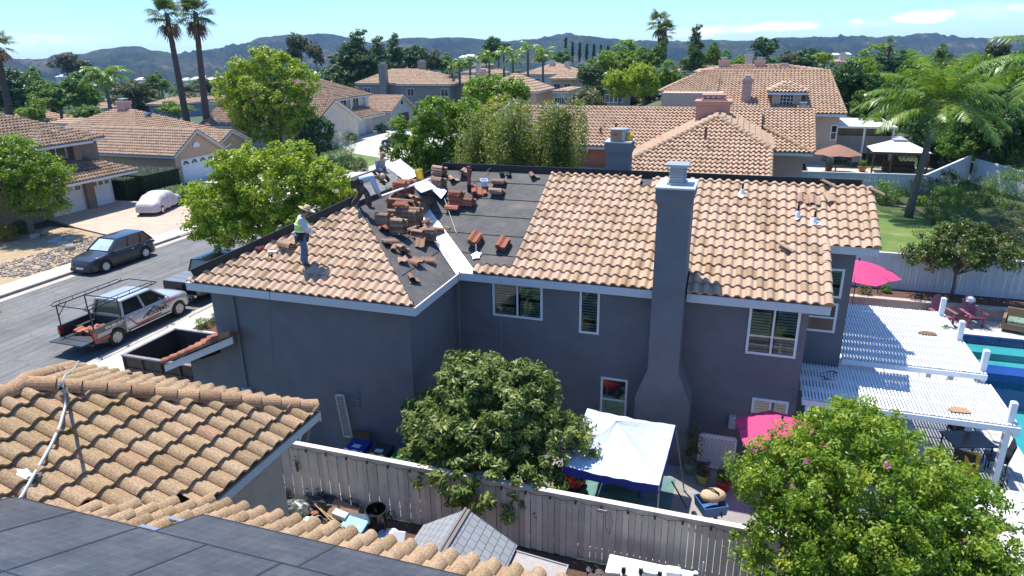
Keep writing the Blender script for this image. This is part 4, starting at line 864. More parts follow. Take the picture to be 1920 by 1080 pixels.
b.build('body', mat('yellow_plastic', (.72, .42, .02), .4, noise=.1), r_, smooth=True, local=True, auto=40); h = MB(); h.tube([(.155*math.cos(a), .155*math.sin(a), .33-.12*math.sin(a)**2) for a in [PI*i/10 for i in range(11)]], .006, 5); h.build('handle', M_chrome, r_, local=True)
c_ = MB(); [c_.ell((random.uniform(-.07, .07), random.uniform(-.07, .07), .30), .05, 8, 5, tint=random.random()) for _ in range(6)]; c_.build('rags', mat('pale_rags', (.5, .5, .42), .9, noise=.4), r_, local=True)
p = onD(880, 357); b = MB(); b.tube([p-UP*.1, p+UP*.20], .075, 12); r_ = empty('vent_stack', p, 0, 'rust red plumbing vent pipe standing through the bare felt', 'vent pipe'); b.build('boot', M_black, r_); b = MB(); b.tube([p+UP*.16, p+UP*.86], .062, 14); b.build('pipe', mat('rust_red_pipe', (.27, .06, .04), .7, noise=.3), r_)
def tub(nm, lab, p, w, d, h, mt, rz=0):
    r_ = empty(nm, p, rz, lab, 'tub'); b = MB(); a = .8
    for s_, e in ((1, 1), (a, -1)): pass
    V0 = [(-w*a/2, -d*a/2, 0), (w*a/2, -d*a/2, 0), (w*a/2, d*a/2, 0), (-w*a/2, d*a/2, 0)]; V1 = [(-w/2, -d/2, h), (w/2, -d/2, h), (w/2, d/2, h), (-w/2, d/2, h)]; t = .012
    V2 = [(x*(1-2*t/w), y*(1-2*t/d), z) for x, y, z in V1]; V3 = [(x*.94, y*.94, .02) for x, y, z in V0]; b.faces(V0+V1+V2+V3, [(3, 2, 1, 0)]+[(i, (i+1) % 4, 4+(i+1) % 4, 4+i) for i in range(4)]+[(4+i, 4+(i+1) % 4, 8+(i+1) % 4, 8+i) for i in range(4)]+[(8+i, 8+(i+1) % 4, 12+(i+1) % 4, 12+i) for i in range(4)]+[(12, 13, 14, 15)])
    b.build('body', mt, r_, local=True); q = MB(); 
    for i in range(4): q.bar(V1[i], V1[(i+1) % 4], .02, .015)
    q.build('rim', mt, r_, local=True); return r_
tub('plastic_tub', 'translucent white plastic tub beside the weathered tile stacks', onD(907, 350)+UP*.04, .24, .24, .22, mat('frosted_plastic', (.62, .66, .74), .3), .5).rotation_euler = (R_(15), 0, .6)
def blobs(nm, lab, cat, c, pts, mt, part='body'):
    r_ = empty(nm, c, 0, lab, cat); b = MB(); random.seed(len(lab))
    for (x, y, z, rx, ry, rz_) in pts: b.ell((x, y, z), (rx, ry, rz_), 10, 7, jit=.12)
    b.build(part, mt, r_, local=True); return r_
r_ = blobs('tool_pouch', 'black tool pouches lying near the ridge', 'tool bag', onD(948, 330), [(-.14, 0, .06, .10, .08, .09), (.13, 0, .05, .10, .09, .09)], M_black, 'pouch'); b = MB(); b.tube([(-.2, .05, .1), (0, .1, .12), (.2, .05, .08)], .022, 6); b.build('belt', M_black, r_, local=True)
cb = mat('cardboard', (.36, .22, .12), .85, noise=.08, bump=.1)
b = MB(); b.box(-.19, .19, -.12, .12, 0, .42); r_ = empty('cardboard_box', (-4.26, 24.72, 8.645), 0, 'brown cardboard box standing on the rear chimney', 'box'); b.build('carton', cb, r_, local=True); b = MB(); b.box(-.08, .08, -.124, -.12, .27, .285); b.box(-.08, .08, -.124, -.12, .22, .245); b.build('printed_label', mat('brown_print', (.12, .07, .04), .8), r_, local=True)
b = MB(); b.lathe([(.13, 0), (.15, .1), (.12, .2), (.05, .25), (0, .26)], (0, 0, 0), 12); r_ = empty('yellow_case', (-3.84, 25.0, 8.645), 0, 'small yellow tape case on the rear chimney beside the box', 'case'); b.build('body', _mats['yellow_plastic'], r_, local=True); b = MB(); b.tube([(-.08, 0, .22), (0, 0, .32), (.08, 0, .22)], .015, 6); b.build('handle', _mats['yellow_plastic'], r_, local=True)
b = MB(); q = [(722, 311), (750, 299), (818, 352), (790, 362)]; zs = (6.9, 6.9, 7.35, 7.3); P = [at(x, y, z) for (x, y), z in zip(q, zs)]; b.prism(P, (0, 0, .02)); tag(b.build('metal_sheet', M_valley), 'long white metal flashing sheet lying across the far hip beside the yellow bucket', 'metal sheet')
b = MB(); P = [onD(*q)+UP*.25 for q in ((800, 358), (812, 353), (838, 372), (828, 386))]; b.prism(P, (0, 0, .012)); tag(b.build('metal_sheet', M_valley), 'square white metal offcut below the yellow bucket', 'metal sheet')
b = MB(); b.bar(onB(718, 395)+UP*.50, onD(808, 360)+UP*.48, .09, .04); tag(b.build('metal_brake_bar', M_valley), 'long silver metal bar held by the bending roofer', 'metal bar')
ropm = mat('tan_rope', (.36, .22, .11), .9); ropo = mat('orange_rope', (.45, .13, .06), .9); ropw = mat('white_rope', (.6, .58, .52), .9)
def rope(lab, pts, mt, r=.009): b = MB(); b.tube(pts, r, 5); return tag(b.build('rope', mt), lab, 'rope')
rope('tan safety rope running down the felt to the valley corner', [onB(770, 395)+UP*.5, onB(800, 440)+UP*.3, onB(845, 490)+UP*.08, onB(862, 511)+UP*.08, Vector((-7.9, 18.4, 5.2)), Vector((-7.9, 18.3, 2.2))], ropm)
rope('orange safety rope over the brown stack down to the eave', [onB(762, 385)+UP*.55, onB(790, 432)+UP*.35, onB(830, 475)+UP*.1, onB(860, 508)+UP*.08], ropo)
rope('white cord along the right edge of the valley flashing', [onD(834, 383)+UP*.2, onD(845, 410)+UP*.06, onD(856, 440)+UP*.05], ropw)
rope('pale rope lying from the ridge toward the vent pipe', [onD(930, 312)+UP*.15, onD(905, 332)+UP*.05, onD(875, 350)+UP*.04, onD(850, 358)+UP*.04], ropm)
rope('thin red cord zigzagging down the tiled main slope', [onD(1165, 330)+UP*.12, onD(1120, 360)+UP*.11, onD(1085, 385)+UP*.11, onD(1060, 410)+UP*.11, onD(1030, 440)+UP*.11, onD(1000, 465)+UP*.11, onD(975, 480)+UP*.11, onD(940, 508)+UP*.12, Vector((-6.55, 18.5, 5.1)), Vector((-6.55, 18.45, 2.8))], mat('faded_red_cord', (.46, .22, .15), .9), .006)
rope('thin cord hanging down the side wing wall from the hipped slope', [onA(505, 490)+UP*.1, onA(507, 530)+UP*.1, Vector(aty(505, 548, 15.4)), Vector(aty(515, 715, 15.5))], mat('dark_cord', (.12, .12, .13), .9), .007)
r_ = empty('nail_gun', onA(514, 484)+UP*.1, .4, 'silver nail gun resting on the hipped slope with its hose', 'nail gun'); b = MB(); b.tube([(-.16, 0, .08), (.12, 0, .10)], [.05, .045], 8); b.build('body', M_chrome, r_, local=True); b = MB(); b.bar((-.02, 0, .08), (-.08, -.02, -.06), .04, .05); b.bar((.12, 0, .1), (.12, 0, -.05), .03, .04); b.build('handle', M_black, r_, local=True)
r_ = empty('rag_bundle', onA(487, 475)+UP*.08, 0, 'maroon glove bundle on the hipped slope beside the hip board', 'gloves'); b = MB(); b.ell((0, 0, .05), (.13, .10, .08), jit=.15); b.ell((.1, .06, .1), (.08, .06, .06), jit=.15); b.build('glove', mat('maroon_cloth', (.16, .03, .04), .9, noise=.3), r_, local=True)
r_ = empty('hammer', onA(507, 490)+UP*.11, .8, 'yellow handled hammer beside the nail gun', 'hammer'); b = MB(); b.bar((0, -.18, .02), (0, .16, .02), .03, .03); b.build('handle', mat('yellow_wood', (.55, .42, .12), .6), r_, local=True); b = MB(); b.bar((-.07, .17, .02), (.06, .17, .02), .035, .035); b.build('head', M_chrome, r_, local=True)
random.seed(3); b = MB()
for _ in range(70):
    p = onD(random.uniform(850, 1010), random.uniform(345, 480)) if random.random() < .6 else onB(random.uniform(730, 850), random.uniform(460, 540))
    if p.x > -6.5 or p.z > 7.4 or p.z < 5.35: continue
    r0 = random.uniform(.006, .02); b.obox(p+UP*.012, (r0*2, r0, .006), (0, 0, random.uniform(0, 3)))
tag(b.build('tile_chips', mat('pale_chips', (.6, .55, .5), .9)), 'scattered pale tile chips on the bare felt', 'debris', kind='stuff')
b = MB(); p = onD(893, 480)+UP*.02
b.prism([p+Vector((math.cos(a)*r_*1.0, math.sin(a)*r_, S*math.sin(a)*r_)) for a, r_ in ((i*PI/5, .12+.06*(i % 2)) for i in range(10))], (0, 0, .01)); b.tube([p, p+UP*.35], .02, 8); tag(b.build('pipe_jack', M_valley), 'small silver pipe jack below the left orange stack', 'vent flashing')
def skin_obj(name, V, E, R, mt, parent, sub=2):
    me = bpy.data.meshes.new(name); me.from_pydata([tuple(v) for v in V], E, []); o = bpy.data.objects.new(name, me); COL.objects.link(o)
    sk = o.modifiers.new('s', 'SKIN'); 
    for i, r in enumerate(R):
        r = r if hasattr(r, '__len__') else (r, r); me.skin_vertices[0].data[i].radius = r
    me.skin_vertices[0].data[0].use_root = True; sk.use_smooth_shade = True
    sb = o.modifiers.new('u', 'SUBSURF'); sb.levels = sub; sb.render_levels = sub
    dg = bpy.context.evaluated_depsgraph_get(); dg.update(); m2 = bpy.data.meshes.new_from_object(o.evaluated_get(dg)); m2.name = name
    bpy.data.objects.remove(o); m2.materials.clear(); m2.materials.append(mt); o = bpy.data.objects.new(name, m2); COL.objects.link(o); o.parent = parent
    for p in m2.polygons: p.use_smooth = True
    return o
M_skin = mat('skin', (.36, .20, .13), .55); M_straw = mat('straw_hat', (.50, .38, .24), .8, noise=.12, nscale=25, bump=.3, bscale=90)
def person(lab, loc, rz, J, shirt, pants, boots, vest=None, belt=True, hat=None, hatr=.25, harness=False):
    """J: joint dict in local metres (x right, y forward, z up)"""
    r_ = empty('person', loc, rz, lab, 'person'); J = {k: Vector(v) for k, v in J.items()}
    V = []; E = []; R = []; ix = {}
    def v(n, p, r): ix[n] = len(V); V.append(p); R.append(r); return ix[n]
    def e(a, b_): E.append((ix[a], ix[b_]))
    pel, chest, neck, head = J['pelvis'], J['chest'], J['neck'], J['head']
    v('pelvis', pel, (.15, .11)); v('waist', pel.lerp(chest, .5), (.135, .10)); v('chest', chest, (.16, .12)); v('neck', neck, .055); v('head0', neck.lerp(head, .45), .06); v('head1', head, .095); v('head2', head+(head-neck).normalized()*.09, .075)
    for a, b_ in (('pelvis', 'waist'), ('waist', 'chest'), ('chest', 'neck'), ('neck', 'head0'), ('head0', 'head1'), ('head1', 'head2')): e(a, b_)
    for s_ in 'lr':
        v('sh'+s_, J['sh'+s_], .06); v('el'+s_, J['el'+s_], .043); v('wr'+s_, J['wr'+s_], .028); hd = J['ha'+s_]; v('ha'+s_, J['wr'+s_].lerp(hd, .55), (.038, .018))
        e('chest', 'sh'+s_); e('sh'+s_, 'el'+s_); e('el'+s_, 'wr'+s_); e('wr'+s_, 'ha'+s_)
        d = (hd-J['wr'+s_]).normalized(); sd = d.cross(Vector((.3, .5, .8))).normalized(); dn_ = d.cross(sd)
        for k, (o_, l1) in enumerate(((-.03, .085), (-.01, .10), (.01, .095), (.03, .075))):
            b0 = V[ix['ha'+s_]]+d*.03+sd*o_; v('f0%s%d' % (s_, k), b0, .0095); v('f1%s%d' % (s_, k), b0+d*l1*.5+dn_*.008, .0085); v('f2%s%d' % (s_, k), b0+d*l1*.85+dn_*.035, .007)
            e('ha'+s_, 'f0%s%d' % (s_, k)); e('f0%s%d' % (s_, k), 'f1%s%d' % (s_, k)); e('f1%s%d' % (s_, k), 'f2%s%d' % (s_, k))
        b0 = V[ix['ha'+s_]]-sd*.045-d*.01; v('t0'+s_, b0, .011); v('t1'+s_, b0+d*.045-sd*.02, .009); e('ha'+s_, 't0'+s_); e('t0'+s_, 't1'+s_)
        v('hi'+s_, J['hi'+s_], .085); v('kn'+s_, J['kn'+s_], .058); v('an'+s_, J['an'+s_], .042); v('to'+s_, J['to'+s_], (.04, .028))
        e('pelvis', 'hi'+s_); e('hi'+s_, 'kn'+s_); e('kn'+s_, 'an'+s_); e('an'+s_, 'to'+s_)
    skin_obj('body', V, E, R, M_skin, r_)
    def cloth(name, names, edges, mt, grow, extra={}):
        k = {n: i for i, n in enumerate(names)}; 
        rr = []
        for n in names:
            q = extra.get(n, R[ix[n]]); q = q if hasattr(q, '__len__') else (q, q); rr.append((q[0]+grow, q[1]+grow))
        return skin_obj(name, [V[ix[n]] for n in names], [(k[a], k[b_]) for a, b_ in edges], rr, mt, r_)
    cloth('shirt', ['pelvis', 'waist', 'chest', 'shl', 'ell', 'wrl', 'shr', 'elr', 'wrr'], [('pelvis', 'waist'), ('waist', 'chest'), ('chest', 'shl'), ('shl', 'ell'), ('ell', 'wrl'), ('chest', 'shr'), ('shr', 'elr'), ('elr', 'wrr')], shirt, .036, {'shl': .07, 'shr': .07, 'ell': .05, 'elr': .05, 'wrl': .036, 'wrr': .036})
    cloth('trousers', ['pelvis', 'hil', 'knl', 'anl', 'hir', 'knr', 'anr'], [('pelvis', 'hil'), ('hil', 'knl'), ('knl', 'anl'), ('pelvis', 'hir'), ('hir', 'knr'), ('knr', 'anr')], pants, .042, {'anl': .055, 'anr': .055})
    for s_ in 'lr':
        a, t_ = J['an'+s_], J['to'+s_]; skin_obj('boot', [a+UP*.08, a-UP*.02, t_], [(0, 1), (1, 2)], [.062, .06, (.055, .042)], boots, r_)
    if vest: skin_obj('safety_vest', [pel.lerp(chest, .12), pel.lerp(chest, .6), chest+(chest-pel)*.24], [(0, 1), (1, 2)], [(.245, .215), (.25, .21), (.24, .20)], vest, r_)
    if belt:
        b = MB(); d = (chest-pel).normalized(); c = pel.lerp(chest, .16); M = d.to_track_quat('Z', 'Y').to_matrix(); b.lathe([(.205, -.04), (.21, .04)], c, 16, M=M@Matrix.Diagonal((1, .8, 1)))
        for a in (-1, 1, .2): b.obox(c+M@Vector((a*.2, .02 if abs(a) == 1 else -.16, -.09)), (.09, .15, .2), M.to_euler()[:])
        b.build('tool_belt', M_black, r_, local=True)
    if harness:
        b = MB(); 
        for s_ in 'lr': b.bar(J['sh'+s_]+Vector((0, 0, .08)), pel.lerp(chest, .3)+Vector((0, -.15, 0)), .04, .012)
        b.bar(J['shl']+Vector((0, .1, -.05)), J['shr']+Vector((0, .1, -.05)), .04, .012); b.build('harness', mat('yellow_strap', (.55, .50, .05), .7), r_, local=True)

    fdir = J['face'].normalized(); hu = (head-neck).normalized(); fr = fdir.cross(hu).normalized(); fdir = hu.cross(fr).normalized(); b = MB(); b.ell(head+fdir*.10-hu*.015, (.014, .018, .022), 8, 5); 
    for a in (-1, 1): b.ell(head+fr*a*.098, (.012, .018, .03), 8, 5)
    b.build('nose_and_ears', M_skin, r_, smooth=True, local=True); b = MB()
    for a in (-1, 1): b.ell(head+fdir*.088+fr*a*.034+hu*.02, .010, 8, 5)
    b.box(0, 0, 0, 0, 0, 0) if False else None
    b.ell(head+fdir*.085-hu*.055, (.024, .012, .007), 8, 5); b.build('eyes_and_mouth', M_black, r_, local=True)
    b = MB(); b.ell(head-fdir*.02+hu*.02, (.101, .101, .10), 12, 8); b.build('hair', mat('black_hair', (.02, .015, .012), .8), r_, smooth=True, local=True)
    if hat is not None:
        hm = Vector(J.get('hatup', hu)).normalized().to_track_quat('Z', 'Y').to_matrix(); b = MB()
        prof = [(0, .155), (.06, .15), (.09, .12), (.10, .045), (.115, .015), (hatr*.7, .005), (hatr, .03), (hatr, .022), (hatr*.7, -.006), (.11, .005), (.095, .04)]
        b.lathe(prof[::-1], head+hu*.045, 24, M=hm); b.build('hat', hat, r_, smooth=True, local=True, auto=50)
        q = MB(); q.lathe([(.113, .02), (.107, .05)], head+hu*.045, 24, M=hm); q.build('hat_band', M_wood, r_, local=True)
    return r_
denim = mat('denim', (.085, .13, .22), .9, noise=.25, nscale=8); hiv = mat('hi_vis_yellow', (.50, .78, .03), .7, noise=.08); camo = mat('camo_cloth', (.07, .05, .038), .9, noise=.8, nscale=9); blus = mat('pale_blue_shirt', (.38, .46, .62), .85, noise=.1); whs = mat('grey_white_shirt', (.48, .49, .52), .85, noise=.35, nscale=6); grs = mat('slate_shirt', (.19, .20, .25), .9, noise=.1); brb = mat('brown_boot', (.09, .05, .035), .8)
st = dict(pelvis=(0, 0, .96), chest=(0, .07, 1.36), neck=(0, .14, 1.53), head=(0, .21, 1.64), face=(0, .8, -.6), hatup=(0, .45, 1), shl=(-.19, .06, 1.43), shr=(.19, .06, 1.43), ell=(-.27, .06, 1.14), elr=(.25, .12, 1.14), wrl=(-.17, .30, 1.06), wrr=(.16, .34, 1.04), hal=(-.09, .37, 1.02), har=(.10, .41, 1.00), hil=(-.10, 0, .90), hir=(.10, 0, .90), knl=(-.12, .05, .50), knr=(.11, .06, .50), anl=(-.13, -.03, .10), anr=(.12, 0, .10), tol=(-.15, .14, .04), tor=(.14, .17, .04))
pf = onA(572, 505)+UP*.10
P1 = person('roofer standing on the hipped slope in a yellow hi-vis vest and wide straw hat', pf, R_(-52), st, whs, denim, brb, vest=hiv, hat=M_straw, hatr=.25)
b = MB()
for zz, w in ((1.10, .238), (1.28, .236)): b.lathe([(w, -.022), (w, .022)], Vector((0, .05, zz)), 18, M=Matrix.Diagonal((1, .86, 1)))
b.build('reflective_band', M_valley, P1, local=True)
bend = dict(pelvis=(0, 0, .88), chest=(0, .44, 1.02), neck=(0, .60, 1.00), head=(0, .72, .98), face=(0, .4, -1), hatup=(0, .75, .75), shl=(-.17, .45, 1.02), shr=(.17, .47, 1.02), ell=(-.19, .53, .72), elr=(.17, .58, .72), wrl=(-.12, .62, .44), wrr=(.14, .68, .46), hal=(-.08, .68, .36), har=(.12, .74, .38), hil=(-.10, 0, .84), hir=(.10, 0, .84), knl=(-.17, .10, .48), knr=(.17, .30, .50), anl=(-.22, -.22, .10), anr=(.22, .34, .08), tol=(-.22, -.04, .05), tor=(.24, .52, .03))
person('roofer bending forward at the hip peak in a pale blue shirt and straw hat', onA(674, 396)+UP*.08, R_(-62), bend, blus, camo, brb, hat=M_straw, hatr=.24, harness=True)
kneel = dict(pelvis=(0, 0, .48), chest=(0, .14, .88), neck=(0, .20, 1.04), head=(0, .27, 1.16), face=(0, .8, -.6), hatup=(0, .4, 1), shl=(-.19, .13, .95), shr=(.19, .13, .95), ell=(-.30, -.02, .72), elr=(.25, .20, .68), wrl=(-.26, .16, .50), wrr=(.16, .40, .58), hal=(-.24, .24, .46), har=(.10, .46, .54), hil=(-.10, .02, .44), hir=(.10, .02, .44), knl=(-.18, .36, .14), knr=(.16, .40, .46), anl=(-.16, -.06, .06), anr=(.16, .34, .08), tol=(-.16, -.16, .02), tor=(.16, .50, .04))
person('roofer kneeling behind the tile stacks in a slate shirt with dark harness and tan hat', at(712, 345, 6.55), R_(-105), kneel, grs, camo, brb, hat=mat('tan_hat', (.34, .22, .13), .85), hatr=.20, harness=True)
def carpaint(name, col, rough=.28, metal=.5): return mat(name, col, rough, metal=metal, noise=.03, coat=.7)
M_tail = mat('tail_lamp_red', (.35, .01, .012), .25, coat=.5); M_lamp = mat('clear_lamp', (.55, .57, .6), .12, metal=.3, coat=.5); M_plate = mat('number_plate', (.65, .66, .68), .5)
def wheel(root, x, y, r, w, rim, spokes=8, rr=.66, off=(0, 0, 0)):
    sx = 1 if x > 0 else -1; M = Matrix.Rotation(PI/2*sx, 3, 'Y'); c = Vector((x, y, r)); b = MB()
    b.lathe([(r*rr, -w/2), (r*.93, -w/2), (r, -w*.32), (r, w*.32), (r*.93, w/2), (r*rr, w/2), (r*rr, w*.3), (r*rr, -w/2)], c, 28, M=M)
    t = b.build('tyre', M_rubber, root, smooth=True, local=True, auto=35); k = MB()
    k.lathe([(r*rr+.005, w*.28), (r*rr-.012, w*.49), (r*rr-.035, w*.36)], c, 28, M=M); k.lathe([(r*rr-.03, w*.3), (r*rr-.04, w*.05), (0, w*.05)], c, 28, M=M, mi=1)
    for i in range(spokes):
        a = 2*PI*i/spokes; d = Vector((math.cos(a), math.sin(a), 0)); k.bar(c+M@(d*.03+Vector((0, 0, w*.36))), c+M@(d*(r*rr-.02)+Vector((0, 0, w*.40))), r*.17, .03, up=M@Vector((0, 0, 1)))
    k.lathe([(.07, w*.3), (.065, w*.42), (0, w*.44)], c, 14, M=M); k.build('rim', [rim, M_rubber], root, local=True)
def lower_body(st, y0, y1, W, arches, zf, wf=lambda t: 1, zb=.22, n=64, r=.36, top=None):
    """zf(y) -> top height ; cross sections along y"""
    b = MB(); V = []; ys_ = sorted(set([y0+(y1-y0)*i/n for i in range(n+1)])); K = 0
    for y in ys_:
        w = W/2*wf(y); zt = zf(y); z0 = zb
        for ya in arches:
            d = abs(y-ya)
            if d < r: z0 = max(z0, math.sqrt(r*r-d*d)+.33-.02)
        z0 = min(z0, zt-.12); h = zt-z0
        half = [(0, zb+.02), (w*.72, zb+.02), (w*.80, z0), (w*.97, z0+.01), (w*1.0, z0+h*.12), (w*1.005, z0+h*.45), (w*.985, z0+h*.72), (w*.955, z0+h*.90), (w*.90, zt), (w*.60, zt+.03), (0, zt+.045)]
        ring = [(x, y, z) for x, z in half]+[(-x, y, z) for x, z in half[-2:0:-1]]; K = len(ring); V += ring
    F = [(i*K+j, i*K+(j+1) % K, (i+1)*K+(j+1) % K, (i+1)*K+j) for i in range(len(ys_)-1) for j in range(K)]
    F += [tuple(range(K))[::-1], tuple(range((len(ys_)-1)*K, len(ys_)*K))]; b.faces(V, F); return b
def interp(pts):
    def f(y):
        if y <= pts[0][0]: return pts[0][1]
        for (a, c), (d, e) in zip(pts, pts[1:]):
            if a <= y <= d: t = (y-a)/(d-a); t = t*t*(3-2*t)*.5+t*.5; return c+(e-c)*t
        return pts[-1][1]
    return f
def greenhouse(root, paint, yb0, yb1, yr0, yr1, zb_, zr, wb, wr_, pillars=(), roof_th=.05, glass=None):
    """b=belt, r=roof line; 0 rear, 1 front"""
    B = [(-wb/2, yb0, zb_), (wb/2, yb0, zb_), (wb/2, yb1, zb_-.02), (-wb/2, yb1, zb_-.02)]; T_ = [(-wr_/2, yr0, zr), (wr_/2, yr0, zr), (wr_/2, yr1, zr), (-wr_/2, yr1, zr)]
    g = MB(); g.faces(B+T_, [(0, 1, 5, 4), (1, 2, 6, 5), (2, 3, 7, 6), (3, 0, 4, 7)]); g.build('glazing', glass or M_carglass, root, local=True)
    b = MB(); c = [Vector(p) for p in B]; t = [Vector(p) for p in T_]
    n = 9; V = []
    for i in range(n+1):
        y = yr0-.03+(yr1-yr0+.06)*i/n; e = math.sin(PI*min(1, max(0, (i/n))))**.5
        for (x, z) in ((-wr_/2-.03, zr-.03), (-wr_/2-.01, zr+.012+.01*e), (-wr_/4, zr+.03+.03*e), (0, zr+.035+.035*e), (wr_/4, zr+.03+.03*e), (wr_/2+.01, zr+.012+.01*e), (wr_/2+.03, zr-.03)): V.append((x, y, z))
    F = [(i*7+j, i*7+(j+1) % 7, (i+1)*7+(j+1) % 7, (i+1)*7+j) for i in range(n) for j in range(7)]+[(6, 5, 4, 3, 2, 1, 0), tuple(range(n*7, n*7+7))]; b.faces(V, F)
    for i in range(4): b.bar(c[i], t[i], .085, .06)
    b.bar(c[0], c[1], .06, .05) if False else None
    for (yp, yt, w) in pillars:
        for s_ in (-1, 1): b.bar((s_*wb/2, yp, zb_), (s_*wr_/2, yt, zr), w, .035, up=(s_, 0, .2))
    b.build('roof_panel', paint, root, smooth=True, local=True, auto=40)
M_carglass = glass_mat('car_glass', (.012, .016, .02), .05)
def seam(root, segs, mt=None, name='door_gap', w=.012):
    b = MB()
    for (a, c) in segs: b.bar(a, c, w, w)
    return b.build(name, mt or M_black, root, local=True)
def car(name, label, loc, rz, paint, L_=4.55, W=1.84, Hh=1.68, wb=2.70, r=.365, kind='suv', rim=None, cat='car', shade=False):
    root = empty(name, loc, 0, label, cat); h = L_/2; fa_, ra = wb/2+.02, -wb/2+.02
    if kind == 'suv': zf = interp([(-h, .78), (-h+.10, .96), (-h+.5, 1.05), (0, 1.03), (h-1.35, 1.02), (h-.55, .93), (h-.10, .80), (h, .62)]); gh_ = (-h+.14, h-1.30, -h+.62, h-2.15, 1.03, Hh-.04, W*.90, W*.72)
    else: zf = interp([(-h, .70), (-h+.08, .88), (-h+.5, .95), (0, .93), (h-1.2, .92), (h-.5, .80), (h-.08, .64), (h, .5)]); gh_ = (-h+.28, h-1.15, -h+1.35, h-2.25, .93, Hh-.04, W*.88, W*.68)
    wf = interp([(-h, .80), (-h+.25, .96), (-h+.7, 1), (h-.8, 1), (h-.3, .93), (h, .72)])
    b = lower_body(None, -h, h, W, (fa_, ra), zf, wf, zb=.20, n=70, r=r+.035); bd = b.build('body', paint, root, smooth=True, local=True, auto=38)
    greenhouse(root, paint, *gh_, pillars=((gh_[0]+(gh_[1]-gh_[0])*.30, gh_[2]+(gh_[3]-gh_[2])*.12, .09), (gh_[0]+(gh_[1]-gh_[0])*.58, gh_[2]+(gh_[3]-gh_[2])*.62, .06)))
    for x in (-W/2+.09, W/2-.09):
        for y in (fa_, ra): wheel(root, x, y, r, .22, rim or M_chrome, 9)
    b = MB(); 
    for y in (fa_, ra):
        for s_ in (-1, 1):
            V = [];  n = 16; R0, R1 = r+.03, r+.085
            for i in range(n+1):
                a = PI*i/n*1.0; V += [(s_*(W/2+.012), y+R0*math.cos(a), r-.02+R0*math.sin(a)), (s_*(W/2+.012), y+R1*math.cos(a), r-.02+R1*math.sin(a)), (s_*(W/2-.06), y+R0*math.cos(a), r-.02+R0*math.sin(a)), (s_*(W/2-.06), y+R1*math.cos(a), r-.02+R1*math.sin(a))]
            F = []
            for i in range(n): a = 4*i; c = a+4; F += [(a, a+1, c+1, c), (a+2, c+2, c+3, a+3), (a, c, c+2, a+2), (a+1, a+3, c+3, c+1)]
            b.faces(V, F)
    for s_ in (-1, 1): b.box(s_*(W/2-.02)-.03, s_*(W/2-.02)+.03, ra+r+.1, fa_-r-.1, .21, .34)
    b.box(-W*.40, W*.40, h-.10, h+.02, .22, .40); b.box(-W*.40, W*.40, -h-.02, -h+.1, .24, .44); b.build('cladding', mat('black_cladding', (.02, .02, .022), .6), root, local=True)
    b = MB(); b.prism([(-.42, h-.02, .46), (.42, h-.02, .46), (.5, h-.05, .68), (-.5, h-.05, .68)], (0, .045, 0)); b.build('grille', M_black, root, local=True)
    for s_ in (-1, 1):
        b = MB(); b.prism([(s_*.52, h-.08, .62), (s_*.80, h-.30, .66), (s_*.82, h-.34, .75), (s_*.52, h-.12, .72)], (0, .04, .01)); b.build('headlight', M_lamp, root, local=True)
        b = MB(); b.obox((s_*(W*.40), -h+.06, .88), (.24, .10, .13), (0, 0, s_*.25)); b.build('tail_light', M_tail, root, local=True)
        b = MB(); b.ell((s_*(W/2+.07), h-1.62, 1.02), (.10, .06, .075), 10, 6); b.bar((s_*(W/2-.06), h-1.62, .98), (s_*(W/2+.04), h-1.62, .99), .05, .03); b.build('wing_mirror', paint, root, smooth=True, local=True)
    b = MB(); b.box(-.26, .26, h+.005, h+.03, .36, .47); b.box(-.26, .26, -h-.03, -h-.005, .55, .66); b.build('number_plate', M_plate, root, local=True)
    q = W/2+.004; sg = []
    for s_ in (-1, 1):
        for y in (gh_[0]+(gh_[1]-gh_[0])*.58, gh_[1]-.18, gh_[0]+(gh_[1]-gh_[0])*.28): sg.append(((s_*q, y, .40), (s_*(q-.07), y, .98)))
        sg.append(((s_*q, ra+.45, .36), (s_*q, fa_-.42, .36)))
    seam(root, sg); b = MB()
    for s_ in (-1, 1):
        for y in (gh_[0]+(gh_[1]-gh_[0])*.52, gh_[0]+(gh_[1]-gh_[0])*.24): b.bar((s_*(q+.015), y-.10, .88), (s_*(q+.015), y+.08, .88), .03, .035)
    b.build('door_handle', M_chrome, root, local=True)
    b = MB(); gb = gh_
    for s_ in (-1, 1): b.bar((s_*gb[6]/2, gb[0]+.1, gb[4]+.005), (s_*gb[6]/2, gb[1]-.1, gb[4]-.01), .02, .02)
    b.build('window_trim', M_chrome, root, local=True)
    if shade:
        b = MB(); a = gh_; p0, p1 = Vector((0, a[1], a[4])), Vector((0, a[3], a[5])); d = (p1-p0); nn_ = Vector((0, d.z, -d.y)).normalized()
        b.prism([p0+d*.1+Vector((-.68, 0, 0))+nn_*.012, p0+d*.1+Vector((.68, 0, 0))+nn_*.012, p0+d*.9+Vector((.56, 0, 0))+nn_*.012, p0+d*.9+Vector((-.56, 0, 0))+nn_*.012], nn_*.006); b.build('sun_shade', mat('silver_sun_shade', (.50, .60, .60), .35, metal=.3, noise=.3, nscale=3), root, local=True)
    root.rotation_euler = (0, 0, rz); return root
car('parked_car', 'dark grey crossover parked at the far kerb facing left with a silver windscreen shade', (-34.72, 29.45, 0), PI, carpaint('gunmetal_paint', (.045, .05, .055)), 4.65, 1.86, 1.66, 2.86, shade=True, rim=M_chrome)
car('parked_car', 'dark blue grey fastback saloon on the white house driveway', (-40.9, 78.2, .14), R_(72), carpaint('blue_grey_paint', (.05, .065, .085)), 4.95, 1.9, 1.42, 2.9, kind='sedan')
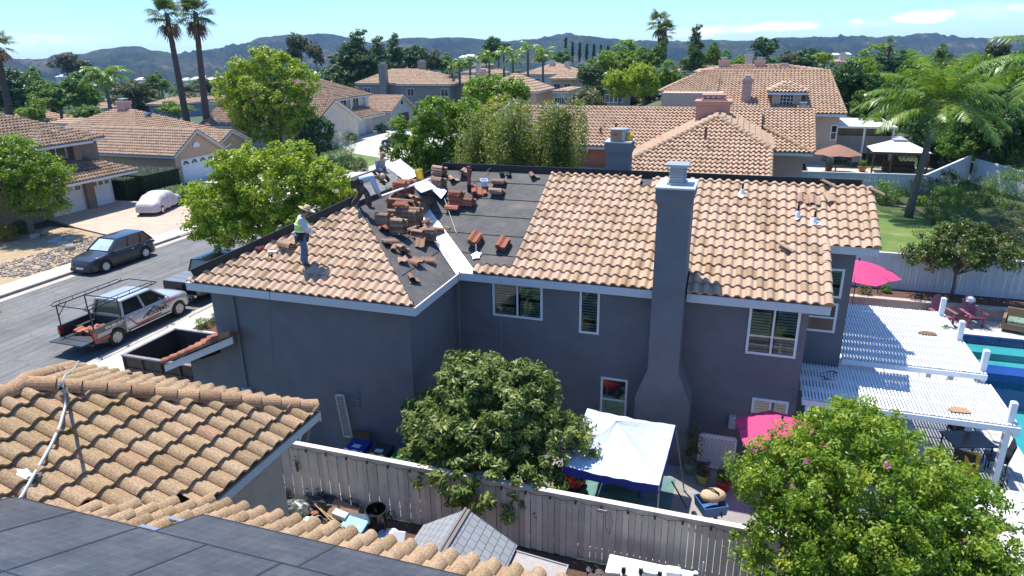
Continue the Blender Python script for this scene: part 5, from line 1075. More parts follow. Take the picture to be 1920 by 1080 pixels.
car('parked_car', 'red car just entering the left edge of the street', (-34.6, 19.6, 0), PI, carpaint('red_paint', (.45, .02, .015)), 4.4, 1.8, 1.5, 2.65, kind='sedan')
car('parked_car', 'silver blue car roof glimpsed under the lime tree above the black pickup', (-26.0, 34.5, 0), 0, carpaint('silver_blue_paint', (.35, .40, .48)), 4.6, 1.82, 1.5, 2.7, kind='sedan')
def covered():
    root = empty('covered_car', (-42.9, 41.35, .14), 0, 'car under a pale silver cover on the pink driveway', 'car'); h = 2.35; b = MB(); n, m_ = 60, 48; V = []
    zt = interp([(-h, .55), (-h+.15, .95), (-h+.8, 1.10), (-h+1.3, 1.42), (.1, 1.52), (.6, 1.45), (1.3, 1.02), (h-.3, .85), (h, .5)]); wf = interp([(-h, .72), (-h+.5, .96), (h-.7, .96), (h, .68)])
    for i in range(n+1):
        y = -h+2*h*i/n; w = .93*wf(y); z1 = zt(y)
        for j in range(m_+1):
            a = PI*j/m_; cx = math.cos(a); sx = math.sin(a); x = w*(abs(cx)**.45)*(1 if cx > 0 else -1); z = .28+(z1-.28)*sx**.42
            f = .028*math.sin(y*9+x*3+2*math.sin(z*4))*(1-sx*.6)+.02*math.sin(y*23+z*6)*(1-sx)
            V.append((x*(1+f), y, z+.03*math.sin(y*7)*(sx < .3)))
    F = [(i*(m_+1)+j, i*(m_+1)+j+1, (i+1)*(m_+1)+j+1, (i+1)*(m_+1)+j) for i in range(n) for j in range(m_)]; b.faces(V, F); b.faces([V[j] for j in range(m_+1)]+[V[n*(m_+1)+j] for j in range(m_+1)], [tuple(range(m_+1)), tuple(range(m_+1, 2*m_+2))])
    b.build('cover', mat('silver_cover', (.50, .455, .44), .55, noise=.14, nscale=2.5, bump=.3, bscale=9), root, smooth=True, local=True, auto=60)
    for x in (-.82, .82):
        for y in (-1.38, 1.38): wheel(root, x, y, .32, .2, M_chrome, 8)
    root.rotation_euler = (0, 0, R_(183-90-75)); return root
covered()
def pickup(label, loc, rz, cabp, bedp, L_=5.35, W=1.87, wb=3.5, r=.385, graphics=False, rack=False, gate_down=False, cover=False, shade=False):
    root = empty('pickup_truck', loc, 0, label, 'pickup truck'); h = L_/2; fa_, ra = h-.88, h-.88-wb; cy0, cy1 = -h+1.62, h; zbed = 1.08
    zf = interp([(cy0, 1.12), (h-1.55, 1.12), (h-1.2, 1.10), (h-.5, 1.04), (h-.12, .95), (h, .70)]); wf = interp([(cy0, .99), (h-.8, 1), (h-.3, .95), (h, .80)])
    b = lower_body(None, cy0, h, W, (fa_,), zf, wf, zb=.36, n=50, r=r+.06); b.build('cab_body', cabp, root, smooth=True, local=True, auto=38)
    greenhouse(root, cabp, cy0+.02, h-1.32, cy0+.16, h-2.12, 1.12, 1.74, W*.90, W*.74, pillars=((cy0+1.15, cy0+1.05, .10),))

    b = MB(); x1 = W/2; yb, yf = -h+.0, cy0-.03; arch = [(ra+math.cos(PI*i/14)*(r+.07), .34+math.sin(PI*i/14)*(r+.09)) for i in range(15)]
    for s_ in (-1, 1):
        prof = [(yb, .50), (yb, zbed), (yf, zbed), (yf, .42)]+[(y, z) for y, z in arch]; 
        b = MB(); b.prism([(s_*x1, y, z) for y, z in prof], (-s_*.07, 0, 0)); b.box(s_*x1-.10 if s_ > 0 else -x1-.01, s_*x1+.01 if s_ > 0 else -x1+.10, yb, yf, zbed, zbed+.03); b.build('bed_side', bedp, root, local=True)
    b = MB(); b.box(-x1+.07, x1-.07, yb, yf, .60, .64); b.box(-x1+.07, x1-.07, yf-.04, yf, .60, zbed)
    for s_ in (-1, 1): b.box(s_*(x1-.2)-.13, s_*(x1-.2)+.13, ra-.42, ra+.42, .64, .86)
    b.build('bed_floor', mat('bed_liner', (.03, .03, .032), .8), root, local=True)
    b = MB()
    if gate_down: b.box(-x1+.08, x1-.08, yb-.56, yb-.01, .60, .65); [b.box(-x1+.14, x1-.14, yb-.52+.08*i, yb-.50+.08*i, .65, .66) for i in range(7)]
    else: b.box(-x1+.06, x1-.06, yb-.03, yb+.03, .58, zbed)
    b.build('tailgate', mat('tailgate_grey', (.06, .062, .066), .45, coat=.3) if gate_down else bedp, root, local=True)
    b = MB(); b.box(-x1+.05, x1-.05, yb-.14, yb+.02, .42, .56); b.box(-x1+.06, x1-.06, h-.05, h+.06, .42, .62); b.build('bumper', M_chrome if not graphics else M_black, root, local=True, bevel=.02)
    for s_ in (-1, 1):
        b = MB(); b.box(s_*x1-.10 if s_ > 0 else -x1-.012, s_*x1+.012 if s_ > 0 else -x1+.10, yb-.015, yb+.14, .74, 1.0); b.build('tail_light', M_tail, root, local=True)
        b = MB(); b.prism([(s_*.60, h-.09, .76), (s_*.86, h-.30, .78), (s_*.86, h-.32, .95), (s_*.60, h-.12, .93)], (0, .04, .01)); b.build('headlight', M_lamp, root, local=True)
        b = MB(); b.ell((s_*(x1+.10), h-1.62, 1.16), (.10, .07, .10), 10, 6); b.bar((s_*(x1-.08), h-1.62, 1.1), (s_*(x1+.05), h-1.62, 1.12), .05, .03); b.build('wing_mirror', cabp, root, smooth=True, local=True)
        b = MB(); b.bar((s_*(x1-.02), cy0+.1, .42), (s_*(x1-.02), fa_-.55, .42), .16, .05); b.build('side_step', M_black if not graphics else M_chrome, root, local=True)
    b = MB(); b.box(-.48, .48, h-.02, h+.03, .66, .92); b.build('grille', M_black, root, local=True); b = MB(); b.box(-.16, .16, yb-.16, yb-.14, .46, .56); b.build('number_plate', M_plate, root, local=True)
    for x in (-x1+.10, x1-.10):
        for y in (fa_, ra): wheel(root, x, y, r, .25, mat('satin_alloy', (.42, .42, .41), .35, metal=.7), 6)
    q = x1+.004; sg = []
    for s_ in (-1, 1):
        for y in (cy0+1.12, h-1.34, cy0+.06): sg.append(((s_*q, y, .48), (s_*(q-.06), y, 1.08)))
        sg.append(((s_*q, cy0+.1, .47), (s_*q, fa_-.5, .47)))
    seam(root, sg); b = MB()
    for s_ in (-1, 1):
        for y in (cy0+.22, cy0+1.28): b.bar((s_*(q+.012), y-.02, 1.0), (s_*(q+.012), y+.14, 1.0), .03, .035)
    b.build('door_handle', M_chrome, root, local=True)
    if cover: b = MB(); [b.box(-x1+.03, x1-.03, yb+.02+(yf-yb)*i/3, yb+(yf-yb)*(i+1)/3-.01, zbed+.01, zbed+.06) for i in range(3)]; b.build('bed_cover', mat('grey_bed_cover', (.16, .18, .20), .45), root, local=True)
    if shade:
        b = MB(); b.prism([(-.60, h-1.40, 1.20), (.60, h-1.40, 1.20), (.52, h-2.02, 1.70), (-.52, h-2.02, 1.70)], (0, .012, .012)); b.build('sun_shade', _mats['silver_sun_shade'], root, local=True)
    if rack:
        b = MB(); z1 = 1.98; xr = x1-.06
        for s_ in (-1, 1):
            for y in (yb+.12, yf-.12): b.tube([(s_*xr, y, zbed), (s_*xr, y, z1)], .028, 6)
            pts = [(s_*xr, yb-.02, z1), (s_*xr, h-2.0, z1), (s_*(xr-.1), h-1.75, z1)]; b.tube(pts, .026, 6); b.tube([(s_*xr, yb-.02, z1), (s_*xr, yb-.10, z1+.07), (s_*xr, yb+.02, z1+.16), (s_*xr, h-2.3, z1+.14), (s_*xr, h-2.1, z1)], .018, 6)
            for i in range(6): y = yb+.3+i*.62; b.tube([(s_*xr, y, z1), (s_*xr, y, z1+.15)], .012, 5)
            b.tube([(s_*xr, yb+.12, 1.5), (s_*xr, yb+.6, z1)], .018, 5)
        for y in (yb+.12, yf-.12, h-1.75): b.tube([(-xr+(.1 if y > 0 else 0), y, z1), (xr-(.1 if y > 0 else 0), y, z1)], .024, 6)
        b.box(-.12, .12, yf-.2, yf-.05, z1-.3, z1-.1) if False else None
        b.build('ladder_rack', M_black, root, local=True)
    root.rotation_euler = (0, 0, rz); return root
sil = carpaint('silver_paint', (.46, .47, .48), .35, .4); blk = carpaint('black_paint', (.012, .012, .014), .25, .2); bkg = carpaint('black_wrap', (.022, .02, .022), .4, 0)
TK = pickup('silver and black roofing pickup with a black ladder rack and its tailgate down', (-25.55, 21.85, 0), 0, sil, bkg, L_=5.5, W=1.92, wb=3.55, graphics=True, rack=True, gate_down=True)
pickup('black pickup with a covered bed parked in front of the roofing truck', (-25.75, 28.05, 0), 0, blk, blk, L_=5.9, W=2.0, wb=3.7, cover=True)
def text3(parent, s, M, size, mt, name='lettering', ext=.002, xs_=1.0, align='LEFT', bold=True):
    cu = bpy.data.curves.new(name, 'FONT'); cu.body = s; cu.size = size; cu.extrude = ext; cu.align_x = align; cu.resolution_u = 2
    if bold: cu.offset = size*.02
    o = bpy.data.objects.new(name, cu); COL.objects.link(o); dg = bpy.context.evaluated_depsgraph_get(); dg.update(); me = bpy.data.meshes.new_from_object(o.evaluated_get(dg)); bpy.data.objects.remove(o)
    me.transform(Matrix.Diagonal((xs_, 1, 1, 1))); me.transform(M); me.materials.clear(); me.materials.append(mt); o = bpy.data.objects.new(name, me); COL.objects.link(o); o.parent = parent; return o
def sideM(y, z, x=.966, tilt=0): return Matrix.Translation((x, y, z))@Matrix(((0, 0, 1, 0), (1, 0, 0, 0), (0, 1, 0, 0), (0, 0, 0, 1)))@Matrix.Rotation(tilt, 4, 'Z')
M_sred = mat('sign_red', (.45, .03, .02), .4); M_swh = mat('sign_white', (.72, .72, .72), .4); M_sbk = mat('sign_black', (.02, .02, .022), .4)
text3(TK, 'ROOFING', sideM(.02, .66, .974), .27, M_sbk, xs_=.95); text3(TK, 'WWW.ROOFING.COM', sideM(-.30, .485, .974), .09, M_swh, xs_=1.0) if False else None
text3(TK, '858-480-1015', sideM(-2.15, .93, .966), .15, M_swh, xs_=1.1)
b = MB()
for (a, c, w) in (((-.22, .70), (.45, 1.04), .05), ((.45, 1.04), (1.05, .72), .05), ((.02, .78), (.48, 1.0), .03), ((.50, .92), (.86, .74), .03)): b.bar((.972, a[0], a[1]), (.972, c[0], c[1]), .008, w, up=(1, 0, 0)) if False else b.prism([(.968, a[0], a[1]), (.968, c[0], c[1]), (.968, c[0], c[1]-w), (.968, a[0], a[1]-w)], (.006, 0, 0))
b.build('mountain_emblem', M_sbk, TK, local=True)
b = MB(); 
for (a, c, w) in (((-.92, 1.0), (-.55, .56), .09), ((-.55, .56), (.80, .60), .07), ((.98, .98), (1.32, .70), .06), ((1.05, .96), (1.72, .98), .05), ((-2.7, .62), (-1.95, .62), .08)): b.prism([(.968, a[0], a[1]), (.968, c[0], c[1]), (.968, c[0], c[1]-w), (.968, a[0], a[1]-w)], (.005, 0, 0))
b.build('red_stripe', M_sred, TK, local=True)
b = MB(); random.seed(4)
for i in range(26): y = -2.6+.05*i; b.prism([(.966, y, .70), (.966, y+.025, .70), (.966, y+.085, .86), (.966, y+.06, .86)], (.004, 0, 0)) if not -2.2+.25 < y < -1.2 else b.prism([(.966, y, .86), (.966, y+.02, .86), (.966, y+.04, .91), (.966, y+.02, .91)], (.004, 0, 0))
for i in range(3):
    for j in range(2): b.box(.964, .970, -1.08+.09*i, -1.02+.09*i, .66+.1*j, .73+.1*j)
b.build('side_graphics', M_swh, TK, local=True)
text3(TK, 'LIC. ROOFING', sideM(-.42, .485, .972), .085, M_swh) if False else None
b = MB(); b.box(.60, .955, -.9, .75, .36, .56) if False else None
for i, (x, y, n, rz_, mt_, lab) in enumerate(((-.35, -2.25, 4, 15, M_tile_red, 'loose pile of orange tiles in the truck bed near the tailgate'), (.45, -2.15, 6, 92, M_tile_red, 'neat orange tile stack at the near corner of the truck bed'), (.1, -1.75, 3, 40, M_tile_red, 'orange tiles lying behind the neat stack in the truck bed'))):
    stack(lab, (-25.55+x, 21.85+y, .66), n, rz_, mt_, cols=2 if i < 2 else 1)
r_ = empty('work_gloves', (-25.45, 20.25, .7), 0, 'lime green gloves and rags heaped in the truck bed', 'gloves'); b = MB(); random.seed(9); [b.ell((random.uniform(-.2, .2), random.uniform(-.1, .1), .08), (.09, .06, .05), jit=.2) for _ in range(5)]; b.build('glove', mat('lime_cloth', (.25, .55, .05), .8), r_, local=True)
r_ = empty('paint_tubs', (-24.95, 20.75, .64), 0, 'two white lidded tubs in the truck bed', 'tub'); [ (lambda bb_: (bb_.lathe([(.13, 0), (.14, .26), (.15, .27), (0, .28)], (dx, dy, 0), 14), bb_.build('tub', M_white, r_, local=True)))(MB()) for dx, dy in ((0, 0), (.05, .34))]
r_ = empty('dump_trailer', (-18.5, 17.8, 0.14), 0, 'rusty dark brown open dump trailer on the driveway below the low tile roof', 'trailer'); x0, x1, y0, y1 = -1.65, 1.65, -1.2, 1.25; z0, z1 = .55, 1.58
M_rust = mat('dark_rusty_steel', (.05, .033, .025), .75, noise=.6, nscale=3); b = MB(); t = .05
b.box(x0, x1, y0, y0+t, z0, z1); b.box(x0, x1, y1-t, y1, z0, z1); b.box(x0, x0+t, y0+t, y1-t, z0, z1); b.box(x1-t, x1, y0+t, y1-t, z0, z1); b.box(x0+t, x1-t, y0+t, y1-t, z0, z0+.05); b.build('hopper', M_rust, r_, local=True)
b = MB(); [b.box(x0-.03, x1+.03, y0-.04, y0, z, z+.06) for z in (.62, 1.08)]; [b.box(x0+(x1-x0)*i/4-.03, x0+(x1-x0)*i/4+.03, y0-.05, y0-.002, z0, z1) for i in range(5)]; [b.box(x0-.05, x0-.002, y0+(y1-y0)*i/3-.03, y0+(y1-y0)*i/3+.03, z0, z1) for i in range(4)]; b.build('rib', M_rust, r_, local=True)
b = MB(); b.box(x0-.06, x1+.06, y0-.07, y0+.06, z1, z1+.05); b.box(x0-.06, x0+.06, y0+.06, y1, z1, z1+.05); b.box(x0-.06, x1+.06, y1-.04, y1+.06, z1+.001, z1+.05); b.build('top_rail', mat('worn_grey_steel', (.22, .21, .21), .5, metal=.4, noise=.3), r_, local=True)
for i in range(3): b = MB(); b.box(x0+.5+1.1*i, x0+.75+1.1*i, y0-.076, y0-.07, z1, z1+.04); b.build('reflector', M_sred, r_, local=True)
for x in (-.9, .9): wheel(r_, x, y0+.02 if False else -1.05, .30, .2, M_chrome, 6)
b = MB(); b.tube([(x0, -.5, .45), (x0-1.1, 0, .42)], .05, 6); b.tube([(x0, .5, .45), (x0-1.1, 0, .42)], .05, 6); b.tube([(x0-1.0, 0, .0), (x0-1.0, 0, .8)], .03, 6); b.build('drawbar', M_black, r_, local=True)
M_fence = mat('weathered_fence_paint', (.65, .55, .465), .85, noise=.14, nscale=2.2, bump=.3, bscale=30, tintamt=.16)
M_wfence = mat('white_fence', (.56, .56, .58), .8, noise=.07, nscale=2, tintamt=.06)
def fence(label, p0, p1, h=1.8, mt=None, zf=lambda t: 0, step=.15, cap=True, gap=.008, name='board_fence', alt=.02, posts=2.4, side=-1):
    p0, p1 = Vector(p0), Vector(p1); d = p1-p0; L_ = d.length; d.normalize(); n = Vector((d.y, -d.x, 0))*1
    r_ = empty(name, p0, 0, label, 'fence'); b = MB(); rg = random.Random(int(L_*100)); k = int(L_/step); M = Matrix((d, -n, UP)).transposed()
    for i in range(k):
        t = (i+.5)/k; c = p0+d*(L_*t); z = zf(t); w = L_/k-gap-rg.uniform(0, .006); o = alt*(i % 2)+rg.uniform(0, .005); b.obox(c+n*o+UP*(z+h/2-.02), (w, .018, h-.04+rg.uniform(-.01, .01)), M, tint=rg.random())
    b.build('boards', mt or M_fence, r_); b = MB(); m_ = max(1, int(L_/posts))
    for i in range(m_+1): t = i/m_; c = p0+d*(L_*t)-n*.06+UP*(zf(t)+h/2-.1); b.obox(c, (.09, .09, h-.2), M)
    for z in (.35, h-.35): b.bar(p0-n*.03+UP*(z+zf(0)), p1-n*.03+UP*(z+zf(1)), .04, .09)
    b.build('post', mt or M_fence, r_)
    if cap: b = MB(); b.bar(p0+UP*(h+zf(0)-.01)-n*.02, p1+UP*(h+zf(1)-.01)-n*.02, .16, .035); b.bar(p0+UP*(h-.07+zf(0))+n*.05, p1+UP*(h-.07+zf(1))+n*.05, .02, .09); b.build('cap_rail', mt or M_fence, r_)
    return r_
fence('weathered greige board fence between the two houses under the string lights', (-11.6, 13.4, 0), (7.5, 13.4, 0), 1.8)
b = MB(); X = -11.0; pts = []
for i in range(26):
    x0 = -11.0+i*.62; pts += [(x0, 13.31, 1.74), (x0+.31, 13.31, 1.67)]
r_ = empty('string_lights', (-11, 13.31, 1.7), 0, 'black string of festoon bulbs along the top of the weathered fence', 'string lights'); b.tube(pts, .006, 5); b.build('cable', M_black, r_)
for i in range(26): b = MB(); x0 = -11.0+i*.62; b.lathe([(.012, .06), (.028, .04), (.03, 0), (.02, -.035), (0, -.045)], (x0, 13.30, 1.68), 8); b.build('bulb', M_black, r_)
r_ = empty('solar_light_panel', (-2.28, 13.30, 1.60), 0, 'small grey solar light panel fixed below the fence top', 'solar light'); b = MB(); b.obox((-2.28, 13.26, 1.62), (.22, .02, .20), (R_(35), 0, 0)); b.build('panel', mat('panel_grey', (.30, .29, .30), .4), r_); b = MB(); b.tube([(-2.22, 13.32, 1.5), (-2.2, 13.33, 1.1), (-2.1, 13.33, .95), (-2.05, 13.33, 1.3), (-2.1, 13.32, 1.6)], .006, 5); b.build('wire', M_black, r_)
sheet('patio_side_yard', [(-12, 13.5), (9.0, 13.5), (9.0, 19.0), (-12, 19.0)], .012, mat('old_patio', (.27, .25, .235), .85, noise=.25, nscale=2), .04)
sheet('patio_pool_deck', [(3.5, 19.0), (9.0, 19.0), (9.0, 31.9), (13.5, 31.9), (13.5, 33.6), (3.5, 33.6)], .012, jointmat('pool_deck', (.46, .44, .40), 1.2, 1.2, .14), .04)
sheet('turf_rug', [(-3.9, 15.2), (-.9, 15.2), (-.9, 17.4), (-3.9, 17.4)], .024, mat('teal_rug', (.10, .20, .19), .9, noise=.4, nscale=2), .01)
r_ = empty('pop_up_canopy', (-2.25, 15.7, 0), 0, 'white pop-up canopy with blue valance beside the chimney', 'canopy')
C4 = [Vector((-3.48, 14.2, 2.02)), Vector((-1.10, 14.12, 2.0)), Vector((-1.0, 16.98, 2.02)), Vector((-3.50, 17.15, 2.04))]; apx = at(1157, 789, 2.5); b = MB(); n = 22
for q in range(4):
    A, B = C4[q], C4[(q+1) % 4]; V = []
    for i in range(n+1):
        for j in range(n+1):
            s_ = i/n; t = j/n; e = A.lerp(B, t); e = e-UP*.05*math.sin(PI*t); p = e.lerp(apx, s_); sag = -.10*math.sin(PI*t)*math.sin(PI*s_*.9); wr_ = .016*math.sin((t-s_*.3)*31+4*math.sin(s_*7+q))*math.sin(PI*t)*(1-s_*.5)+.010*math.sin(s_*40+t*13)*math.sin(PI*t)
            V.append(p+UP*(sag+wr_))
    b.faces(V, [(i*(n+1)+j, i*(n+1)+j+1, (i+1)*(n+1)+j+1, (i+1)*(n+1)+j) for i in range(n) for j in range(n)])
b.build('canopy_top', mat('white_polyester', (.50, .55, .66), .6, noise=.03), r_, smooth=True, auto=60); b = MB()
for q in range(4):
    A, B = C4[q], C4[(q+1) % 4]; m_ = 16
    V = []
    for i in range(m_+1):
        t = i/m_; p = A.lerp(B, t)-UP*.05*math.sin(PI*t); o = (p-apx); o.z = 0; o.normalize(); V += [p+o*.012, p+o*(.03+.02*math.sin(t*19))-UP*(.20+.03*math.sin(t*9))]
    b.faces(V, [(2*i, 2*i+1, 2*i+3, 2*i+2) for i in range(m_)])
b.build('valance', mat('royal_blue_cloth', (.02, .035, .24), .7, noise=.1), r_)
for c, f in ((C4[0], (-3.5, 14.1)), (C4[1], (-1.08, 14.05)), (C4[2], (-.62, 16.9)), (C4[3], (-3.6, 17.3))): b = MB(); b.bar(c-UP*.03, (f[0], f[1], 0.02), .035, .035); b.box(f[0]-.06, f[0]+.06, f[1]-.06, f[1]+.06, .012, .03); b.build('leg', mat('pale_steel', (.42, .44, .46), .4, metal=.6), r_)
b = MB(); [b.bar(C4[i]-UP*.1, C4[(i+1) % 4]-UP*.1, .02, .02) for i in range(4)]; b.build('truss', _mats['pale_steel'], r_)
r_ = empty('toy_car', (-3.7, 16.0, 0), 0, 'red plastic ride-on toy car with yellow trim under the loquat tree', 'toy car'); b = MB(); b.ell((0, 0, .42), (.42, .34, .26), 16, 8); b.ell((0, 0, .62), (.30, .26, .20), 14, 8); b.build('body', mat('toy_red', (.55, .02, .015), .35), r_, smooth=True, local=True)
b = MB(); b.ell((.1, 0, .80), (.24, .26, .06), 14, 6); b.tube([(-.1, -.2, .6), (-.1, -.2, .95)], .03, 8); b.build('roof', mat('toy_yellow', (.65, .35, .02), .4), r_, smooth=True, local=True); [wheel(r_, x, y, .14, .1, M_black, 5) for x in (-.32, .32) for y in (-.26, .26)]
r_ = empty('sand_table', (-2.25, 16.45, 0), 0, 'oval green plastic play table with blue legs below the canopy', 'play table'); b = MB(); b.lathe([(.50, 0), (.62, .05), (.63, .13), (.58, .13), (.48, .05), (0, .04)], (0, 0, .42), 24, M=Matrix.Diagonal((1.15, .62, 1))); b.build('tray', mat('toy_green', (.06, .30, .17), .5), r_, smooth=True, local=True, auto=40)
for x in (-.48, .48):
    for y in (-.2, .2): b = MB(); b.tube([(x, y, 0.02), (x, y, .44)], .045, 8); b.build('leg', mat('toy_blue', (.02, .08, .35), .5), r_, local=True)
r_ = empty('folding_stool', (-3.6, 14.2, 0), 0, 'rusty folding stool frame behind the fence under the loquat tree', 'stool'); b = MB(); [b.bar((x, -.2, 0.02), (x, .2, .62), .03, .02) or b.bar((x, .2, 0.02), (x, -.2, .62), .03, .02) for x in (-.25, .25)]; b.bar((-.27, -.2, .62), (.27, -.2, .62), .03, .02); b.bar((-.27, .2, .62), (.27, .2, .62), .03, .02); b.build('frame', mat('rust_tube', (.30, .13, .08), .7), r_, local=True)
def pot(nm, lab, x, y, r, h, col, plant='bush', pr=.3, mt=None, z=0.012, seed=1, ph=.5):
    r_ = empty('potted_plant', (x, y, z), 0, lab, 'potted plant'); b = MB(); b.lathe([(r*.7, 0), (r*.98, h*.85), (r*1.05, h*.86), (r*1.05, h), (r*.92, h), (r*.86, h*.86), (0, h*.84)], (0, 0, 0), 18); b.build('pot', mat(nm, col, .6, noise=.15), r_, smooth=True, local=True, auto=35)
    if plant == 'bush': crown('foliage', [(0, 0, h+pr*.8, pr, pr, pr)], 24, 26, .1, .07, .035, mt or L_mid, r_, seed, .4)
    else:
        rg = np.random.default_rng(seed); V = []; F = []; T_ = []
        for k in range(int(ph*90)):
            c = np.array([rg.normal(0, .09), rg.normal(0, .09), h+rg.uniform(.1, ph)]); a = rg.uniform(0, 2*PI); e = rg.uniform(-.4, 1.2); d = np.array([math.cos(a)*math.cos(e), math.sin(a)*math.cos(e), math.sin(e)]); s_ = np.cross(d, [0, 0, 1.]); s_ /= np.linalg.norm(s_)+1e-6; l = pr*rg.uniform(.7, 1.2); m1 = c+d*l*.5; m2 = m1+(d+np.array([0, 0, -.7]))*l*.45; w = s_*.018; n0 = len(V); V += [c-w, c+w, m1+w, m1-w, m2+w*.2, m2-w*.2]; F += [[n0, n0+1, n0+2, n0+3], [n0+3, n0+2, n0+4, n0+5]]; T_ += [rg.uniform(0, 1)]*2
        arrmesh('foliage', np.array(V), np.array(F), mt or L_olive, r_, T_)
    return r_
pot('sage_pot', 'spiky dracaena in a sage green pot beside the chimney foot', -.52, 17.85, .21, .36, (.12, .20, .14), 'spike', .34, z=.012, seed=2, ph=1.25)
pot('olive_pot', 'small dark shrub in an olive green pot by the lattice', -.15, 17.4, .2, .34, (.22, .24, .09), pr=.22, mt=L_gum, seed=3); pot('red_pot', 'leafy plant in a bright red pot beside the myrtle tree', .42, 17.3, .21, .3, (.40, .015, .02), pr=.25, seed=4)
r_ = empty('lattice_screen', (.15, 18.15, 0), 0, 'white diagonal lattice screen against the grey wall', 'screen'); b = MB(); w, h_ = 1.0, 1.15
for x in (-w/2, w/2): b.box(x-.03, x+.03, -.02, .02, .012, h_)
b.box(-w/2, w/2, -.02, .02, h_-.05, h_+.01); b.box(-w/2, w/2, -.02, .02, .1, .15)
for s_ in (-1, 1):
    for i in range(-10, 22):
        x0 = -w/2+i*.10; a = Vector((x0, .006*s_, .12)); c = Vector((x0+s_*h_, .006*s_, .12+h_-.05))

        pts = []
        for t in (0, 1): pts.append(a.lerp(c, t))
        d = c-a; t0, t1 = 0, 1
        for lim, sg in ((-w/2, -1), (w/2, 1)):
            da, dc = (a.x-lim)*sg, (c.x-lim)*sg
            if da > 0 and dc > 0: t0 = 2
            elif da > 0: t0 = max(t0, da/(da-dc))
            elif dc > 0: t1 = min(t1, da/(da-dc))
        if t0 < t1-.03: b.bar(a+d*t0, a+d*t1, .028, .008, up=(0, 1, 0))
b.build('lattice', M_white, r_, local=True)
r_ = empty('garden_wagon', (.12, 15.6, 0), .5, 'blue wagon with a tan bag on it just behind the fence', 'wagon'); b = MB(); b.lathe([(.30, 0), (.42, .05), (.46, .34), (.43, .34), (.38, .08), (0, .06)], (0, 0, .45), 4, M=Matrix.Rotation(PI/4, 3, 'Z')@Matrix.Identity(3)); b.build('tub', mat('wagon_blue', (.05, .13, .30), .5), r_, local=True)
b = MB(); b.ell((.05, .02, .92), (.34, .24, .16), 16, 9, jit=.05); b.build('bag', mat('tan_bag', (.52, .36, .22), .85, noise=.15, bump=.5, bscale=12), r_, smooth=True, local=True); b = MB(); b.tube([(.15, -.35, .5), (.12, -.12, 1.08), (.0, 0, 1.14), (-.1, .2, 1.0)], .02, 6); b.tube([(-.5, .3, .4), (-.8, .7, 1.0)], .02, 6); b.build('handle', M_black, r_, local=True); [wheel(r_, x, y, .13, .07, M_black, 5) for x in (-.28, .28) for y in (-.28, .28)]
def rot_(o, a): o.rotation_euler = (0, 0, a)
def wbin(lab, x, y, lid, rz=0):
    r_ = empty('wheelie_bin', (x, y, .012), rz, lab, 'bin'); b = MB(); b.faces([(-.24, -.28, .05), (.24, -.28, .05), (.24, .28, .05), (-.24, .28, .05), (-.31, -.36, 1.0), (.31, -.36, 1.0), (.31, .36, 1.0), (-.31, .36, 1.0)], [(3, 2, 1, 0), (4, 5, 6, 7), (0, 1, 5, 4), (1, 2, 6, 5), (2, 3, 7, 6), (3, 0, 4, 7)]); b.build('body', lid, r_, local=True, bevel=.03)
    b = MB(); b.faces([(-.33, -.40, 1.01), (.33, -.40, 1.01), (.33, .38, 1.01), (-.33, .38, 1.01), (-.30, -.36, 1.07), (.30, -.36, 1.07), (.30, .36, 1.10), (-.30, .36, 1.10)], [(3, 2, 1, 0), (4, 5, 6, 7), (0, 1, 5, 4), (1, 2, 6, 5), (2, 3, 7, 6), (3, 0, 4, 7)]); b.build('lid', lid, r_, local=True, bevel=.02); b = MB(); b.box(-.12, .12, -.10, .06, 1.083, 1.088); b.build('lid_label', mat('bin_label', (.45, .48, .55), .5), r_, local=True); [wheel(r_, x, .3, .12, .06, M_black, 5) for x in (-.27, .27)]
wbin('blue lidded wheelie bin between the house and the fence', -9.72, 14.75, mat('bin_blue', (.01, .025, .16), .45)); wbin('black green wheelie bin between the blue and the green bins', -8.98, 14.72, mat('bin_black', (.015, .03, .025), .45)); wbin('green lidded wheelie bin partly under the loquat leaves', -8.22, 14.70, mat('bin_green', (.01, .12, .05), .45))
r_ = empty('old_shutter', (-11.0, 15.72, 0), 0, 'off-white louvre panel leaning on the grey wing wall', 'shutter'); b = MB(); cx = aty(645, 780, 15.7); T0 = Vector((cx.x, 15.7, cx.z)); M = Matrix.Rotation(R_(-6), 3, 'Y'); 
for s_ in (-1, 1): b.obox(T0+M@Vector((s_*.14, 0, 0)), (.04, .04, 1.45), M)
for z in (-.70, .70): b.obox(T0+M@Vector((0, 0, z)), (.28, .04, .06), M)
for i in range(26): b.obox(T0+M@Vector((0, 0, -.62+i*.05)), (.24, .02, .012), M)
b.build('frame', mat('ivory_paint', (.48, .45, .36), .7, noise=.15), r_); b = MB(); b.obox((T0.x+.62, 15.6, .75), (.55, .03, .5), (R_(-12), 0, 0)); b.build('mesh_panel', M_black, r_)
b = MB(); b.bar((-12.0, 15.3, 0), (-11.75, 15.7, 1.35), .09, .03); tag(b.build('timber_plank', mat('raw_timber', (.34, .19, .10), .8)), 'orange brown plank leaning on the grey wing wall', 'plank')
b = MB(); b.bar((-12.3, 15.2, 0), (-12.0, 15.7, 1.1), .06, .02); tag(b.build('timber_plank', M_white), 'thin white board leaning beside the brown plank', 'plank')
b = MB(); b.ell((-13.1, 15.0, .15), (.3, .25, .18), jit=.2); tag(b.build('hose_reel', M_black), 'black hose coil at the foot of the wing wall', 'hose')
bush('shrub', 'yellow green shrub beside the dump trailer below the low tile roof', (-17.2, 15.6, 0), (.95, .7, .75), L_citrus, 60, 34, .10, .045, 31, cr=.2); 
